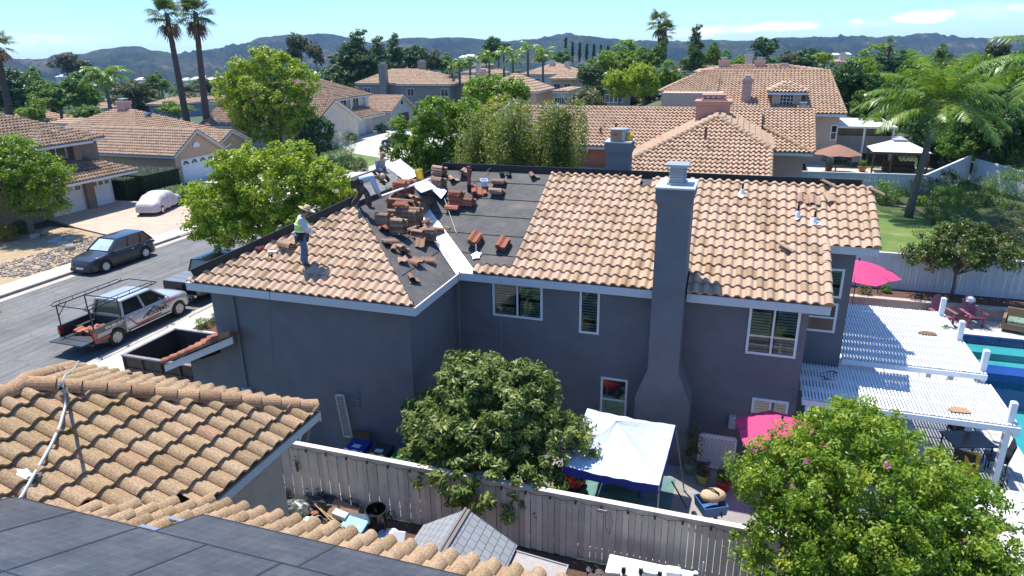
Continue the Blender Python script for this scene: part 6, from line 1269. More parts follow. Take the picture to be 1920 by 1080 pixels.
for i in range(5): b = MB(); a = i*1.3; b.tube([(-16.9, 15.4, .9), (-16.9+.15*math.cos(a), 15.4+.1*math.sin(a), 1.5), (-16.8+.35*math.cos(a), 15.4+.2*math.sin(a), 1.9+.1*i)], [.012, .008, .004], 5); tag(b.build('bare_twig', M_bark), 'dry bare twigs sticking out of the shrub by the dump trailer', 'twig', group='dry twigs above the shrub')
tag(sheet('planting_bed', [(-22.6, 22.3), (-16.5, 22.3), (-16.5, 26.5), (-22.6, 26.5)], .16, M_soil, .05, kind='structure'))
for i, (px, py, r0, m_, lb) in enumerate(((383, 612, .40, L_mid, 'low green shrub at the near end of the front planting strip'), (412, 604, .45, L_dark, 'dark low shrub in the middle of the front planting strip'), (428, 592, .35, L_olive, 'small shrub against the grey house corner'))): p = at(px, py, .2); bush('shrub', lb, (p.x, p.y, .15), (r0, r0*.8, r0*.6), m_, 26, 26, .07, .035, 40+i, group=None)
M_lat = mat('white_lattice_paint', (.74, .75, .76), .55, noise=.04)
def pergola(lab, x0, x1, y0, y1, z, posts, dip=0):
    r_ = empty('pergola', (x0, y0, 0), 0, lab, 'pergola'); b = MB(); k = int((x1-x0)/.088); rg = random.Random(5)
    for i in range(k): x = x0+(i+.5)*(x1-x0)/k; b.box(x-.0275, x+.0275, y0+rg.uniform(-.02, .02), y1+rg.uniform(-.02, .02), z, z+.035)
    b.build('lath', M_lat, r_); b = MB()
    for i in range(int((y1-y0)/.62)+1): y = y0+.12+i*(y1-y0-.24)/int((y1-y0)/.62); b.box(x0, x1-.02, y-.022, y+.022, z-.14, z)
    b.build('rafter', M_lat, r_); b = MB(); b.box(x1-.12, x1+.0, y0, y1, z-.30, z-.142); b.box(x0, x1, y0-.06, y0-.02, z-.16, z-.005); b.build('beam', M_lat, r_)
    for (x, y, zt) in posts: b = MB(); b.box(x-.075, x+.075, y-.075, y+.075, .012, zt-.03); b.faces([(x-.075, y-.075, zt-.03), (x+.075, y-.075, zt-.03), (x+.075, y+.075, zt-.03), (x-.075, y+.075, zt-.03), (x-.04, y-.04, zt), (x+.04, y-.04, zt), (x+.04, y+.04, zt), (x-.04, y+.04, zt)], [(0, 1, 5, 4), (1, 2, 6, 5), (2, 3, 7, 6), (3, 0, 4, 7), (4, 5, 6, 7)]); b.build('post', M_lat, r_)
    return r_
pergola('upper white lath patio cover beside the set back wall', 3.56, 7.42, 21.25, 26.3, 2.72, [(7.25, 25.95, 3.42), (7.28, 23.75, 3.42), (7.34, 21.45, 3.42)])
pergola('lower white lath patio cover nearer the myrtle tree', 2.30, 7.55, 18.75, 21.15, 2.43, [(7.36, 18.95, 3.05), (2.5, 18.9, 2.4)])
for (px, py, z, lb) in ((1740, 625, 2.78, 'flat brown cardboard scrap on the upper lath cover'), (1799, 769, 2.49, 'flat tan cardboard scrap on the lower lath cover')):
    p = at(px, py, z); b = MB(); b.prism([p+Vector((math.cos(a)*r0, math.sin(a)*r0*.55, 0)) for a, r0 in ((i*PI/4+.2, .26+.05*(i % 3)) for i in range(8))], (0, 0, .012)); tag(b.build('cardboard_scrap', cb if 'tan' in lb else M_wood), lb, 'cardboard')
rg = random.Random(8)
for j, (px, py, z) in enumerate(((1778, 615, 2.78), (1545, 712, 2.5), (1570, 700, 2.5))):
    p = at(px, py, z); r_ = empty('fallen_twig', p, 0, ('leafy twig with green leaves on the far edge of the upper lath cover', 'black twig on the lower lath cover near the wall', 'black crooked twig on the lower lath cover away from the wall')[j], 'twig'); b = MB()
    for i in range(4): a = rg.uniform(0, 6); b.tube([(0, 0, .02), (.15*math.cos(a), .12*math.sin(a), .04), (.33*math.cos(a+.5), .2*math.sin(a+.5), .02)], [.014, .01, .005], 5)
    b.build('stick', M_black, r_, local=True)
    if j == 0: crown('leaves', [(0, 0, .03, .28, .14, .04)], 8, 12, .06, .06, .03, L_mid, r_, 3, .2)
def parasol(lab, x, y, R, zt, drop, mt, base=0.012, n=8, sag=.05, rot=0, pole=M_black):
    r_ = empty('parasol', (x, y, base), rot, lab, 'parasol'); V = [(0, 0, zt)]; F = []; K = 6
    for k in range(1, K+1):
        t = k/K
        for i in range(n*4):
            a = 2*PI*i/(n*4); e = math.cos(PI/n)/math.cos(((a+PI/n) % (2*PI/n))-PI/n) if True else 1; seg_ = abs(math.sin(a*n/2)); V.append((R*t*math.cos(a)*min(1, e*1.0+0), R*t*math.sin(a)*min(1, e*1.0), zt-drop*t**1.15-sag*seg_*t*t))
    m_ = n*4
    for i in range(m_): F.append((0, 1+i, 1+(i+1) % m_))
    for k in range(K-1): F += [(1+k*m_+i, 1+(k+1)*m_+i, 1+(k+1)*m_+(i+1) % m_, 1+k*m_+(i+1) % m_) for i in range(m_)]
    b = MB(); b.faces(V, F); b.build('canopy', mt, r_, smooth=True, local=True, auto=25); b = MB(); b.tube([(0, 0, 0), (0, 0, zt+.10)], .022, 8); b.lathe([(.28, 0), (.28, .05), (.06, .09)], (0, 0, 0), 14); b.build('pole', pole, r_, local=True)
    b = MB(); [b.tube([(0, 0, zt-.03), (R*.97*math.cos(2*PI*i/n), R*.97*math.sin(2*PI*i/n), zt-drop-.03)], .010, 5) for i in range(n)]; b.build('ribs', pole, r_, local=True); b = MB(); b.ell((0, 0, zt+.09), .04, 8, 6); b.build('finial', pole, r_, local=True); return r_
M_pink = leaf_mat('pink_canvas', (.68, .06, .18), (.70, .075, .2), (.70, .075, .2), .22, .8)
parasol('bright pink parasol open beyond the set back wall of the grey house', 5.45, 32.2, 1.75, 2.75, .55, M_pink, n=6, rot=.3)
r_ = parasol('bright pink parasol tilted against the wall beside the myrtle tree', 1.72, 17.35, 1.25, 2.42, .36, M_pink, n=6, rot=.2)
parasol('brown parasol over a patio table by the far white fence', 7.0, 57.2, 1.75, 2.35, .65, mat('brown_canvas', (.26, .13, .085), .85, noise=.06), base=2.25, n=8)
M_tileblue = mat('pool_tile_blue', (.012, .05, .22), .25, noise=.5, nscale=14); M_plaster = mat('pool_plaster', (.10, .34, .36), .7, noise=.15, nscale=1.5)
def water():
    m_, t, b = nt('pool_water'); N = t.nodes; L = t.links; t.nodes.remove(b); tr = N.new('ShaderNodeBsdfTransparent'); tr.inputs[0].default_value = (.55, .88, .90, 1); gl = N.new('ShaderNodeBsdfGlossy'); gl.inputs['Roughness'].default_value = .04
    fr = N.new('ShaderNodeFresnel'); fr.inputs['IOR'].default_value = 1.33; mx = N.new('ShaderNodeMixShader'); nz = N.new('ShaderNodeTexNoise'); nz.inputs['Scale'].default_value = 5; bp = N.new('ShaderNodeBump'); bp.inputs['Strength'].default_value = .5; bp.inputs['Distance'].default_value = .03; tc = N.new('ShaderNodeTexCoord'); L.new(tc.outputs['Object'], nz.inputs['Vector']); L.new(nz.outputs['Fac'], bp.inputs['Height']); L.new(bp.outputs[0], gl.inputs['Normal']); L.new(bp.outputs[0], fr.inputs['Normal'])
    L.new(fr.outputs[0], mx.inputs[0]); L.new(tr.outputs[0], mx.inputs[1]); L.new(gl.outputs[0], mx.inputs[2]); L.new(mx.outputs[0], N['Material Output'].inputs['Surface']); return m_
M_water = water(); r_ = empty('swimming_pool', (9, 25, 0), 0, 'turquoise swimming pool with a raised blue tiled spa at its far end', 'pool'); b = MB()
PX0, PX1, PY0, PY1 = 9.0, 15.5, 14.0, 31.6
b.box(PX0, PX1, PY0, PY1, -1.3, -1.25); b.box(PX0-.05, PX0, PY0, PY1, -1.3, -.02); b.box(PX1, PX1+.05, PY0, PY1, -1.3, -.02); b.box(PX0, PX1, PY1, PY1+.05, -1.3, -.02); b.box(PX0, PX1, PY0-.05, PY0, -1.3, -.02)
for i, (y0, y1, z) in enumerate(((30.6, 31.6, -.35), (29.7, 30.6, -.65), (28.6, 29.7, -.95))): b.box(PX0+.3*i, PX1, y0, y1, -1.25, z)
b.build('basin', M_plaster, r_); b = MB(); b.box(PX0, PX1, 27.4, 28.2, -1.25, .14); b.build('spa_wall', M_tileblue, r_); b = MB(); b.box(PX0, PX1, 31.5, 31.6, -.34, .0); b.build('tile_band', M_tileblue, r_)
b = MB(); b.box(PX0-.34, PX0, PY0, PY1+.3, -.02, .03); b.box(PX0, PX1, PY1, PY1+.32, -.02, .03); b.build('coping', mat('pale_coping', (.55, .54, .50), .8, noise=.1), r_)
for (y0, y1, z) in ((PY0, 27.4, -.16), (28.2, 31.5, .05)): b = MB(); b.poly([(PX0, y0, z), (PX1, y0, z), (PX1, y1, z), (PX0, y1, z)]); b.build('water', M_water, r_)
M_block = mat('block_wall', (.36, .31, .26), .9, noise=.2, nscale=3, bump=.4)
r_ = empty('retaining_wall', (3.5, 33.6, 0), 0, 'low tan block wall holding the bark bed behind the pool', 'wall'); b = MB(); b.box(3.5, 14.5, 33.6, 33.85, 0, .56); b.build('blocks', M_block, r_); b = MB(); b.box(3.45, 14.5, 33.55, 33.9, .56, .62); b.build('capping', mat('cap_stone', (.42, .36, .30), .85, noise=.15), r_)
tag(sheet('bark_bed', [(3.5, 33.85), (14.5, 33.85), (14.5, 35.4), (3.5, 35.4)], .55, M_soil, .55)); 
fence('off-white fence behind the bright pink parasol', (4.0, 35.5, .5), (11.0, 35.5, .5), 1.82, M_wfence, gap=.006, alt=.012); fence('off-white fence continuing right behind the young citrus tree', (11.0, 35.5, .5), (19.0, 35.4, .5), 1.85, M_wfence, gap=.006, alt=.012)
tree('young_tree', 'young round headed tree with yellow tipped leaves by the off-white fence', (9.95, 34.7, .5), 3.6, [(0, 0, 2.55, 1.9, 1.6, 1.05), (-1.3, 0, 2.1, 1.0, .9, .7), (1.5, 0, 2.2, 1.3, 1.0, .8), (0, 0, 3.2, 1.1, 1.0, .6)], 230, 36, .30, .17, .085, L_citrus, .09, seed=61, nb=14, th=1.7, shell=.35)
for i, (px, py, r0, m_, lb) in enumerate(((1620, 545, .35, L_olive, 'small reddish green bush in the bark bed below the pink parasol'), (1660, 540, .25, L_mid, 'small bush in the bark bed right of the parasol pole'), (1685, 570, .28, L_yellow, 'yellow flowering plant at the foot of the block wall'), (1712, 575, .25, L_dark, 'violet dark plant at the foot of the block wall'), (1875, 530, .7, L_olive, 'straggly shrub in a pot against the off-white fence'), (1745, 585, .3, L_dark, 'dark plant in front of the left pink garden chair'))): z = .56 if py < 560 else .02; p = at(px, py+8, z); bush('shrub', lb, (p.x, p.y, z), (r0, r0*.8, r0*(1.3 if i == 4 else .8)), m_, 22, 22, .08, .04, 70+i)
r_ = empty('path_light', at(1645, 548, .6), 0, 'small path light in the bark bed', 'lamp'); b = MB(); b.tube([(0, 0, -.05), (0, 0, .35)], .02, 6); b.lathe([(.09, .33), (.07, .42), (0, .45)], (0, 0, 0), 10); b.build('body', mat('bronze', (.10, .08, .06), .5, metal=.5), r_, local=True)
def adirondack(lab, p, rz, towel=False):
    r_ = empty('garden_chair', p, 0, lab, 'chair', 'pink adirondack chairs by the block wall'); m_ = mat('faded_maroon_paint', (.27, .085, .11), .7, noise=.15); b = MB()
    for i in range(5): b.obox(((i-2)*.11, -.12, .36), (.10, .52, .02), (R_(-8), 0, 0))
    b.build('seat', m_, r_, local=True); b = MB()
    for i in range(5): h_ = (.70, .80, .84, .80, .70)[i]; b.obox(((i-2)*.105, .19+h_*.12, .30+h_*.5), (.098, .02, h_), (R_(-16), 0, 0))
    b.obox((0, .22, .55), (.5, .03, .06), (R_(-16), 0, 0)); b.build('backrest', m_, r_, local=True)
    for s_ in (-1, 1):
        b = MB(); b.obox((s_*.34, -.10, .58), (.13, .70, .025)); b.build('arm', m_, r_, local=True)
        b = MB(); b.box(s_*.31-.02, s_*.31+.02, -.40, -.30, 0, .57); b.build('leg', m_, r_, local=True); b = MB(); b.bar((s_*.28, -.35, .38), (s_*.28, .5, .04), .03, .1); b.build('leg', m_, r_, local=True)
    if towel: b = MB(); b.ell((-.05, .36, 1.02), (.20, .10, .14), jit=.2); o = b.build('white_towel', M_white, None); o.location = Vector(p); tag(o, 'white towel hung over the back of the right pink chair', 'towel')
    r_.rotation_euler = (0, 0, rz); r_.scale = (1.1,)*3
adirondack('faded pink garden chair beside the white post of the lath cover', (9.1, 32.6, .012), R_(20)); adirondack('faded pink garden chair with a white towel over its back', (10.35, 32.9, .012), R_(14), True)
r_ = empty('wicker_armchair', (12.0, 32.6, .012), R_(-20), 'brown wicker armchair at the right edge beside the pool', 'armchair'); M_wick = mat('wicker', (.20, .14, .075), .8, noise=.3, nscale=20); b = MB(); b.box(-.45, .45, -.42, .40, .12, .42); b.build('base', M_wick, r_, local=True, bevel=.03); b = MB(); b.obox((0, .42, .62), (.9, .10, .55), (R_(-12), 0, 0)); b.build('backrest', M_wick, r_, local=True, bevel=.03); b = MB(); b.box(-.35, .35, -.38, .34, .42, .54); b.build('cushion', mat('floral_cushion', (.16, .22, .16), .9, noise=.8, nscale=12), r_, local=True, bevel=.04)
for s_ in (-1, 1): b = MB(); b.box(s_*.46-.06, s_*.46+.06, -.42, .42, .12, .64); b.build('arm', M_wick, r_, local=True, bevel=.02)
sit = dict(pelvis=(0, 0, .12), chest=(0, -.14, .52), neck=(0, -.18, .70), head=(0, -.16, .84), face=(0, 1, 0), shl=(-.19, -.14, .60), shr=(.19, -.14, .60), ell=(-.26, -.05, .34), elr=(.28, .0, .36), wrl=(-.16, .20, .24), wrr=(.2, .22, .28), hal=(-.12, .30, .22), har=(.16, .32, .26), hil=(-.10, .04, .10), hir=(.10, .04, .10), knl=(-.12, .46, .14), knr=(.14, .44, .18), anl=(-.14, .80, -.20), anr=(.14, .52, -.26), tol=(-.14, .95, -.24), tor=(.14, .66, -.34))
pr_ = person('seated person in dark shorts stretching a bare leg toward the pool', (12.75, 32.2, .40), R_(75), sit, M_black, M_skin, M_skin, belt=False)
r_ = empty('patio_table', (7.2, 20.9, .012), .3, 'dark patio table half hidden under the lower lath cover', 'table'); b = MB(); b.box(-.6, .6, -.45, .45, .70, .73); b.build('top', M_black, r_, local=True); [ (lambda q: (q.tube([(x, y, 0), (x, y, .70)], .025, 6), q.build('leg', M_black, r_, local=True)))(MB()) for x in (-.5, .5) for y in (-.38, .38)]
def pchair(lab, p, rz, mt=None, group='dark patio chairs under the lath cover'):
    r_ = empty('patio_chair', p, 0, lab, 'chair', group); mt = mt or M_black; b = MB(); b.box(-.27, .27, -.27, .27, .40, .46); b.build('seat', mt, r_, local=True); b = MB(); b.obox((0, .30, .72), (.54, .04, .60), (R_(-10), 0, 0)); b.build('backrest', mt, r_, local=True)
    for x in (-.25, .25):
        for y in (-.25, .25): b = MB(); b.tube([(x, y, 0), (x, y, .42)], .02, 6); b.build('leg', mt, r_, local=True)
        b = MB(); b.bar((x*1.1, -.25, .64), (x*1.1, .30, .64), .05, .03); b.build('arm', mt, r_, local=True)
    r_.rotation_euler = (0, 0, rz); return r_
pchair('dark patio chair with a yellow gingham towel over it', (6.95, 19.9, .012), R_(150)); pchair('dark patio chair on the pool side of the dark table', (7.9, 20.6, .012), R_(-100)); pchair('dark patio chair behind the dark table near the red lantern', (7.3, 21.9, .012), R_(10))
b = MB(); V = []; 
for i in range(9):
    for j in range(7): V.append((6.78+.06*j, 19.62-.02*i+.012*math.sin(j*2+i), 1.05-.09*i))
b.faces(V, [(i*7+j, i*7+j+1, (i+1)*7+j+1, (i+1)*7+j) for i in range(8) for j in range(6)]); tw = b.build('gingham_towel', None if False else mat('yellow_gingham', (.62, .36, .03), .9, noise=.3, nscale=16)); md = tw.modifiers.new('t', 'SOLIDIFY'); md.thickness = .012; tag(tw, 'yellow gingham towel draped over the dark patio chair', 'towel')
r_ = empty('lantern', (8.0, 22.6, 1.6), 0, 'red lantern hanging from the pergola post beside the pool', 'lantern'); b = MB(); b.lathe([(0, -.2), (.08, -.18), (.09, 0), (.04, .05), (0, .08)], (0, 0, 0), 10); b.build('body', _mats['toy_red'], r_, local=True); b = MB(); b.tube([(0, 0, .06), (-.6, 0, .85)], .006, 4); b.build('cord', M_black, r_, local=True)
tree('small_tree', 'thin leaning tree with sparse leaves between the white dome and the pool', (8.35, 19.3, 0), 3.2, [(.1, 0, 2.5, .7, .6, .7), (.2, .2, 1.8, .4, .4, .5)], 60, 26, .2, .10, .045, L_olive, .10, seed=81, nb=8, th=1.8, shell=.3)
pot('navy_pot', 'cactus like plant in a navy pot on the striped shade of the lath cover', 7.5, 19.1, .17, .4, (.01, .02, .08), 'spike', .25, seed=9, ph=.5)
r_ = empty('dome_canopy', (6.7, 14.8, 0), 0, 'smooth white domed canopy at the lower right edge', 'canopy'); b = MB(); prof = [(1.65, 1.45), (1.66, 1.75), (1.5, 2.02), (1.1, 2.26), (.6, 2.38), (0, 2.42)]; b.lathe(prof, (0, 0, 0), 40); b.build('dome', mat('white_fabric_dome', (.66, .66, .64), .6), r_, smooth=True, local=True, auto=50); b = MB(); b.lathe([(1.675, 1.70), (1.69, 1.73), (1.675, 1.76)], (0, 0, 0), 40); b.build('seam_band', mat('grey_band', (.35, .35, .34), .7), r_, local=True)
for a in (.6, 2.2, 3.8, 5.3): b = MB(); b.tube([(1.5*math.cos(a), 1.5*math.sin(a), 0), (1.6*math.cos(a), 1.6*math.sin(a), 1.5)], .03, 8); b.build('leg', M_white, r_, local=True)
tree('loquat_tree', 'broad dark green loquat tree with pale leaf tips over the weathered fence', (-5.6, 15.0, 0), 4.7, [(0, 0, 2.7, 1.85, 1.35, 1.4), (-1.6, .1, 2.1, 1.2, 1.0, 1.0), (1.7, -.1, 2.0, 1.2, 1.0, 1.05), (.3, -1.3, 1.55, 1.9, .75, .85), (-1.3, -.9, 1.7, 1.0, .7, .6), (-.5, .2, 3.5, 1.0, .9, .75), (.8, .2, 3.4, .9, .8, .75), (-.2, -1.0, 2.3, 1.5, .6, .9)],
     820, 60, .20, .19, .06, L_fig, .13, seed=91, nb=26, th=1.6, shell=.55, droop=.15, jit=.8, forks=3)
tree('myrtle_tree', 'large bright green crape myrtle with a few pink flowers at the lower right', (2.9, 12.2, 0), 5.8, [(-.2, 0, 4.0, 1.9, 1.7, 1.3), (-1.4, 0, 3.9, 1.15, 1.1, .85), (1.3, .2, 3.5, 1.2, 1.2, 1.0), (-.4, .2, 4.9, 1.1, 1.1, .75), (.5, -.8, 3.0, 2.1, 1.1, 1.2), (-1.2, -.7, 2.9, 1.1, .9, 1.0), (1.9, -.3, 2.5, 1.0, .9, .9), (.3, -.2, 1.9, 1.5, 1.0, .9)],
     1500, 64, .19, .095, .043, L_myrtle, .10, seed=92, nb=30, th=2.2, shell=.5, forks=4, jit=.9)
rg = np.random.default_rng(4); P, n_, t, C = clumps([(-.1, 0, 4.4, 1.9, 1.7, 1.2)], 14, 10, .08, rg, .97); V, F = leaf_arrays(P+np.array([2.9, 12.2, 0]), n_, .07, .05, rg); o = arrmesh('blossom', V, F, L_pink, None, t); o.parent = [q for q in bpy.data.objects if q.name.startswith('myrtle_tree')][0]; o.location = -Vector(o.parent.location)
sheet('back_lawn', [(7.0, 38.2), (9.9, 39.4), (11.6, 44.5), (11.1, 49.2), (9.3, 50.2), (4.5, 50.2), (4.5, 38.2)], 1.50, M_lawn, .4, kind='stuff')
b = MB(); pts = [(7.0, 50.35), (9.3, 50.35), (11.0, 49.5), (11.7, 46.5), (11.9, 44.6), (10.3, 39.4)]
for (a, c) in zip(pts, pts[1:]): b.bar((a[0], a[1], 1.56), (c[0], c[1], 1.5), .14, .30)
tag(b.build('lawn_edging', mat('edging_brick', (.28, .19, .14), .9, noise=.2)), 'curved low brick edging round the back lawn', 'edging')
fence('white fence behind the back lawn and the tall palm', (2.3, 52.4, 1.5), (12.2, 53.0, 1.5), 1.75, M_wfence, gap=.006, alt=.012); fence('white fence stepping up the slope right of the palm', (12.2, 53.0, 1.5), (15.6, 56.3, 1.5), 1.75, M_wfence, zf=lambda t: 1.0*t, gap=.006, alt=.012); fence('sunlit white fence run on the slope at the right', (15.8, 56.3, 2.3), (18.6, 51.5, 1.9), 1.7, M_wfence, gap=.006, alt=.012)
fence('grey white fence beyond the gazebo', (7.3, 64.2, 2.6), (18, 64.6, 2.6), 1.85, M_wfence, gap=.006, alt=.012)
sheet('gazebo_patio', [(5.2, 54.0), (14.5, 54.2), (14.5, 61.5), (5.2, 61.5)], 2.42, mat('pale_patio', (.52, .47, .39), .9, noise=.1), .3); sheet('far_lawn', [(7.6, 60.2), (13.2, 60.2), (13.2, 62.6), (7.6, 62.6)], 2.46, M_lawn, .2, kind='stuff')
r_ = empty('gazebo', (11.3, 58.5, 2.42), 0, 'brown timber gazebo with a white hipped roof and lattice back', 'gazebo'); b = MB(); X0, X1, Y0, Y1 = -1.95, 1.95, -1.5, 1.5; cz = 1.75; A = [(X0, Y0, cz), (X1, Y0, cz), (X1, Y1, cz), (X0, Y1, cz)]; B2 = [(-.35, -.3, 2.45), (.35, -.3, 2.45), (.35, .3, 2.45), (-.35, .3, 2.45)]
b.faces(A+B2, [(0, 1, 5, 4), (1, 2, 6, 5), (2, 3, 7, 6), (3, 0, 4, 7), (4, 5, 6, 7), (3, 2, 1, 0)]); b.build('roof', mat('white_roof_sheet', (.72, .75, .77), .4, noise=.04), r_, local=True); b = MB(); b.faces([(-.5, -.42, 2.5), (.5, -.42, 2.5), (.5, .42, 2.5), (-.5, .42, 2.5), (0, 0, 2.75)], [(0, 1, 4), (1, 2, 4), (2, 3, 4), (3, 0, 4), (3, 2, 1, 0)]); b.build('vent_cap', M_chimcap, r_, local=True)
M_gaz = mat('dark_brown_timber', (.06, .035, .022), .7)
for x in (X0+.15, X1-.15, -.6):
    for y in (Y0+.15, Y1-.15): b = MB(); b.box(x-.06, x+.06, y-.06, y+.06, 0, cz); b.build('post', M_gaz, r_, local=True)
b = MB(); b.box(X0+.1, X1-.1, Y0+.1, Y0+.2, cz-.2, cz-.01); b.box(X0+.1, X1-.1, Y1-.2, Y1-.1, cz-.2, cz-.01)
for i in range(24): b.bar((X0+.2+i*.15, Y1-.2, .1), (X0+.2+i*.15+(.75 if i % 2 else -.75), Y1-.2, 1.0), .03, .01, up=(0, 1, 0)) if X0 < X0+.2+i*.15+(.75 if i % 2 else -.75) < X1 else None
b.box(X0+.2, X1-.2, Y1-.23, Y1-.17, 1.0, 1.06); b.build('lattice', M_gaz, r_, local=True)
r_ = empty('patio_bench', (11.6, 58.9, 2.42), 0, 'dark sofa bench inside the gazebo', 'bench'); b = MB(); b.box(-1.1, 1.1, -.3, .3, .1, .42); b.build('seat', M_gaz, r_, local=True); b = MB(); b.box(-1.1, 1.1, .24, .34, .42, .8); b.build('backrest', M_gaz, r_, local=True)
for i, (px, py, rz_) in enumerate(((1549, 312, 40), (1565, 307, 80), (1580, 308, 120), (1598, 312, 200))): p = at(px, py, 2.45); pchair('grey patio chair by the brown parasol, '+('far left', 'second from left', 'third from left', 'far right')[i]+' of four', (p.x, p.y, 2.42), R_(rz_), mat('grey_chair', (.16, .17, .17), .6), 'patio chairs round the brown parasol')
r_ = empty('patio_table', (7.0, 57.0, 2.42), 0, 'round grey patio table under the brown parasol', 'table'); b = MB(); b.lathe([(.55, .68), (.55, .72), (0, .72)], (0, 0, 0), 20); b.build('top', mat('grey_chair', (.1, .1, .1)), r_, local=True); b = MB(); b.tube([(0, 0, 0), (0, 0, .68)], .05, 8); b.build('leg', M_black, r_, local=True)
for i, (px, py) in enumerate(((1553, 320), (1616, 321))): p = at(px, py, 2.45); pot('clay_pot', ('clay planter left of the gazebo steps', 'clay planter beside the gazebo post')[i], p.x, p.y, .3, .4, (.35, .15, .07), pr=.28, z=2.42, seed=12+i)
feather_palm('queen_palm', 'tall queen palm with a grey trunk and arching fronds beside the back lawn', (10.35, 47.3, 1.45), 6.6, 4.7, nf=30, lean=(.55, .1), seed=5, tr=.22, nl=54, lw=.036, up=.62)
NH = empty('tan_house', (-10, 8, 0), 0, 'tan house in the foreground with a weathered tile roof, its corner beside the fence', 'house'); SA = .5; NZ_ = 5.3
b = MB(); b.box(-13.1, -7.85, -6, 9.3, 0, 5.2); b.box(-7.85, 3.0, -6, 6.3, 0, 5.19); b.build('wall', M_stbeige, NH)
pk = (-10.45, 9.88-3.15, NZ_+SA*3.15)
fA_ = [(-7.3, -8, NZ_), (-7.3, 9.88, NZ_), pk, (-10.45, -8, pk[2])]; fB_ = [(-7.3, 9.88, NZ_), (-13.6, 9.88, NZ_), pk]; fL_ = [(-13.6, 9.88, NZ_), (-13.6, -8, NZ_), (-10.45, -8, pk[2]), pk]
SC_ = .42; yc = 6.86
fC_ = [(4, yc, NZ_), (-12, yc, NZ_), (-12, yc-7, NZ_+7*SC_), (4, yc-7, NZ_+7*SC_)]
b = MB(); [b.prism([Vector(p)-Vector((0, 0, .02)) for p in f], (0, 0, -.1)) for f in (fA_, fB_, fL_)]
b.prism([(4, yc, NZ_-.02), (-7.35, yc, NZ_-.02), (-7.35-4.2, yc-5, NZ_+5*SC_-.02), (4, yc-5, NZ_+5*SC_-.02)], (0, 0, -.1)); b.build('roof_deck', M_wood, NH)
def zCs(y): return NZ_+SC_*(yc-y)
def zAs(x): return NZ_+SA*(-7.3-x)
R1 = Roof(.31, .40, PROF_HI, seed=31, hs=1.15, lift=.078); R1.face(fA_, skip=lambda c: (c.y < yc and zCs(c.y) > zAs(c.x)+.02) or c.y < 2); R1.face(fB_); R1.face(fL_, skip=lambda c: c.y < 5)
R1.face(fC_, skip=lambda c: (c.x < -7.3 and zAs(c.x) > zCs(c.y)+.02) or c.y < 3.5)
R1.build('roof', M_tile_near, NH); R2 = Roof(seed=32); 
R2.cap((-7.34, 9.84, NZ_+.07), (pk[0]+.05, pk[1]+.05, pk[2]+.07), r=.135, seg=.345, n=10); R2.cap((-13.5, 9.80, NZ_+.06), (pk[0]-.05, pk[1]+.05, pk[2]+.07), r=.135, seg=.345, n=10); R2.cap(Vector(pk)+Vector((0, .05, .05)), (pk[0], 2, pk[2]+.05), r=.135, seg=.345, n=10)
R2.build('ridge_caps', M_cap, NH)
b = MB(); b.bar((-7.29, yc-.1, NZ_-.13), (-7.29, 9.9, NZ_-.11), .045, .15); b.bar((-13.6, 9.89, NZ_-.13), (-7.27, 9.89, NZ_-.13), .045, .22); b.bar((-7.3, yc+.01, NZ_-.13), (4, yc+.01, NZ_-.13), .045, .22); b.build('fascia', mat('cream_fascia', (.50, .47, .42), .7, noise=.08), NH)
b = MB(); b.box(-7.84, -7.32, yc, 9.86, NZ_-.24, NZ_-.22); b.build('soffit', _mats['cream_fascia'], NH)
b = MB(); p = atp(247, 716, (0, 9.88, NZ_), (0, SA, 1)); b.tube([p-UP*.1, p+UP*.22], .045, 10); b.build('vent_pipe', mat('maroon_pipe', (.10, .02, .02), .6), NH)
def onAn(px, py, d=0): q = atp(px, py, (-7.3, 0, NZ_+d), (SA, 0, 1)); return q
cd = mat('grey_conduit', (.45, .47, .47), .4, metal=.4); b = MB()
Q = [onAn(-8, 975, .15), onAn(40, 932, .15), onAn(65, 888, .15), onAn(95, 836, .16), onAn(112, 800, .17), onAn(122, 765, .18)]; pq = onAn(122, 735, .30); pz = atp(114, 728, (0, 9.88, NZ_+.25), (0, SA, 1))
b.tube(Q+[pq, pz, atp(122, 705, (0, 9.88, NZ_+.15), (0, SA, 1)), atp(140, 690, (0, 9.88, NZ_+.15), (0, SA, 1)), atp(147, 678, (0, 9.88, NZ_+.15), (0, SA, 1))], .026, 8); o = b.build('conduit', cd, NH, smooth=True); b = MB()
for p in (onAn(68, 888, .12), onAn(118, 730, .26)): b = MB(); b.obox(p, (.16, .05, .05)); b.obox(p-UP*.05, (.05, .12, .05)); b.build('conduit_clip', M_chrome, NH)
b = MB(); p = onAn(45, 890, .11); b.prism([p+Vector((math.cos(a)*r0, math.sin(a)*r0, -SA*math.cos(a)*r0)) for a, r0 in ((i*PI/5, .07+.04*(i % 2)) for i in range(10))], (0, 0, .02)); b.build('sealant_patch', M_valley, NH)
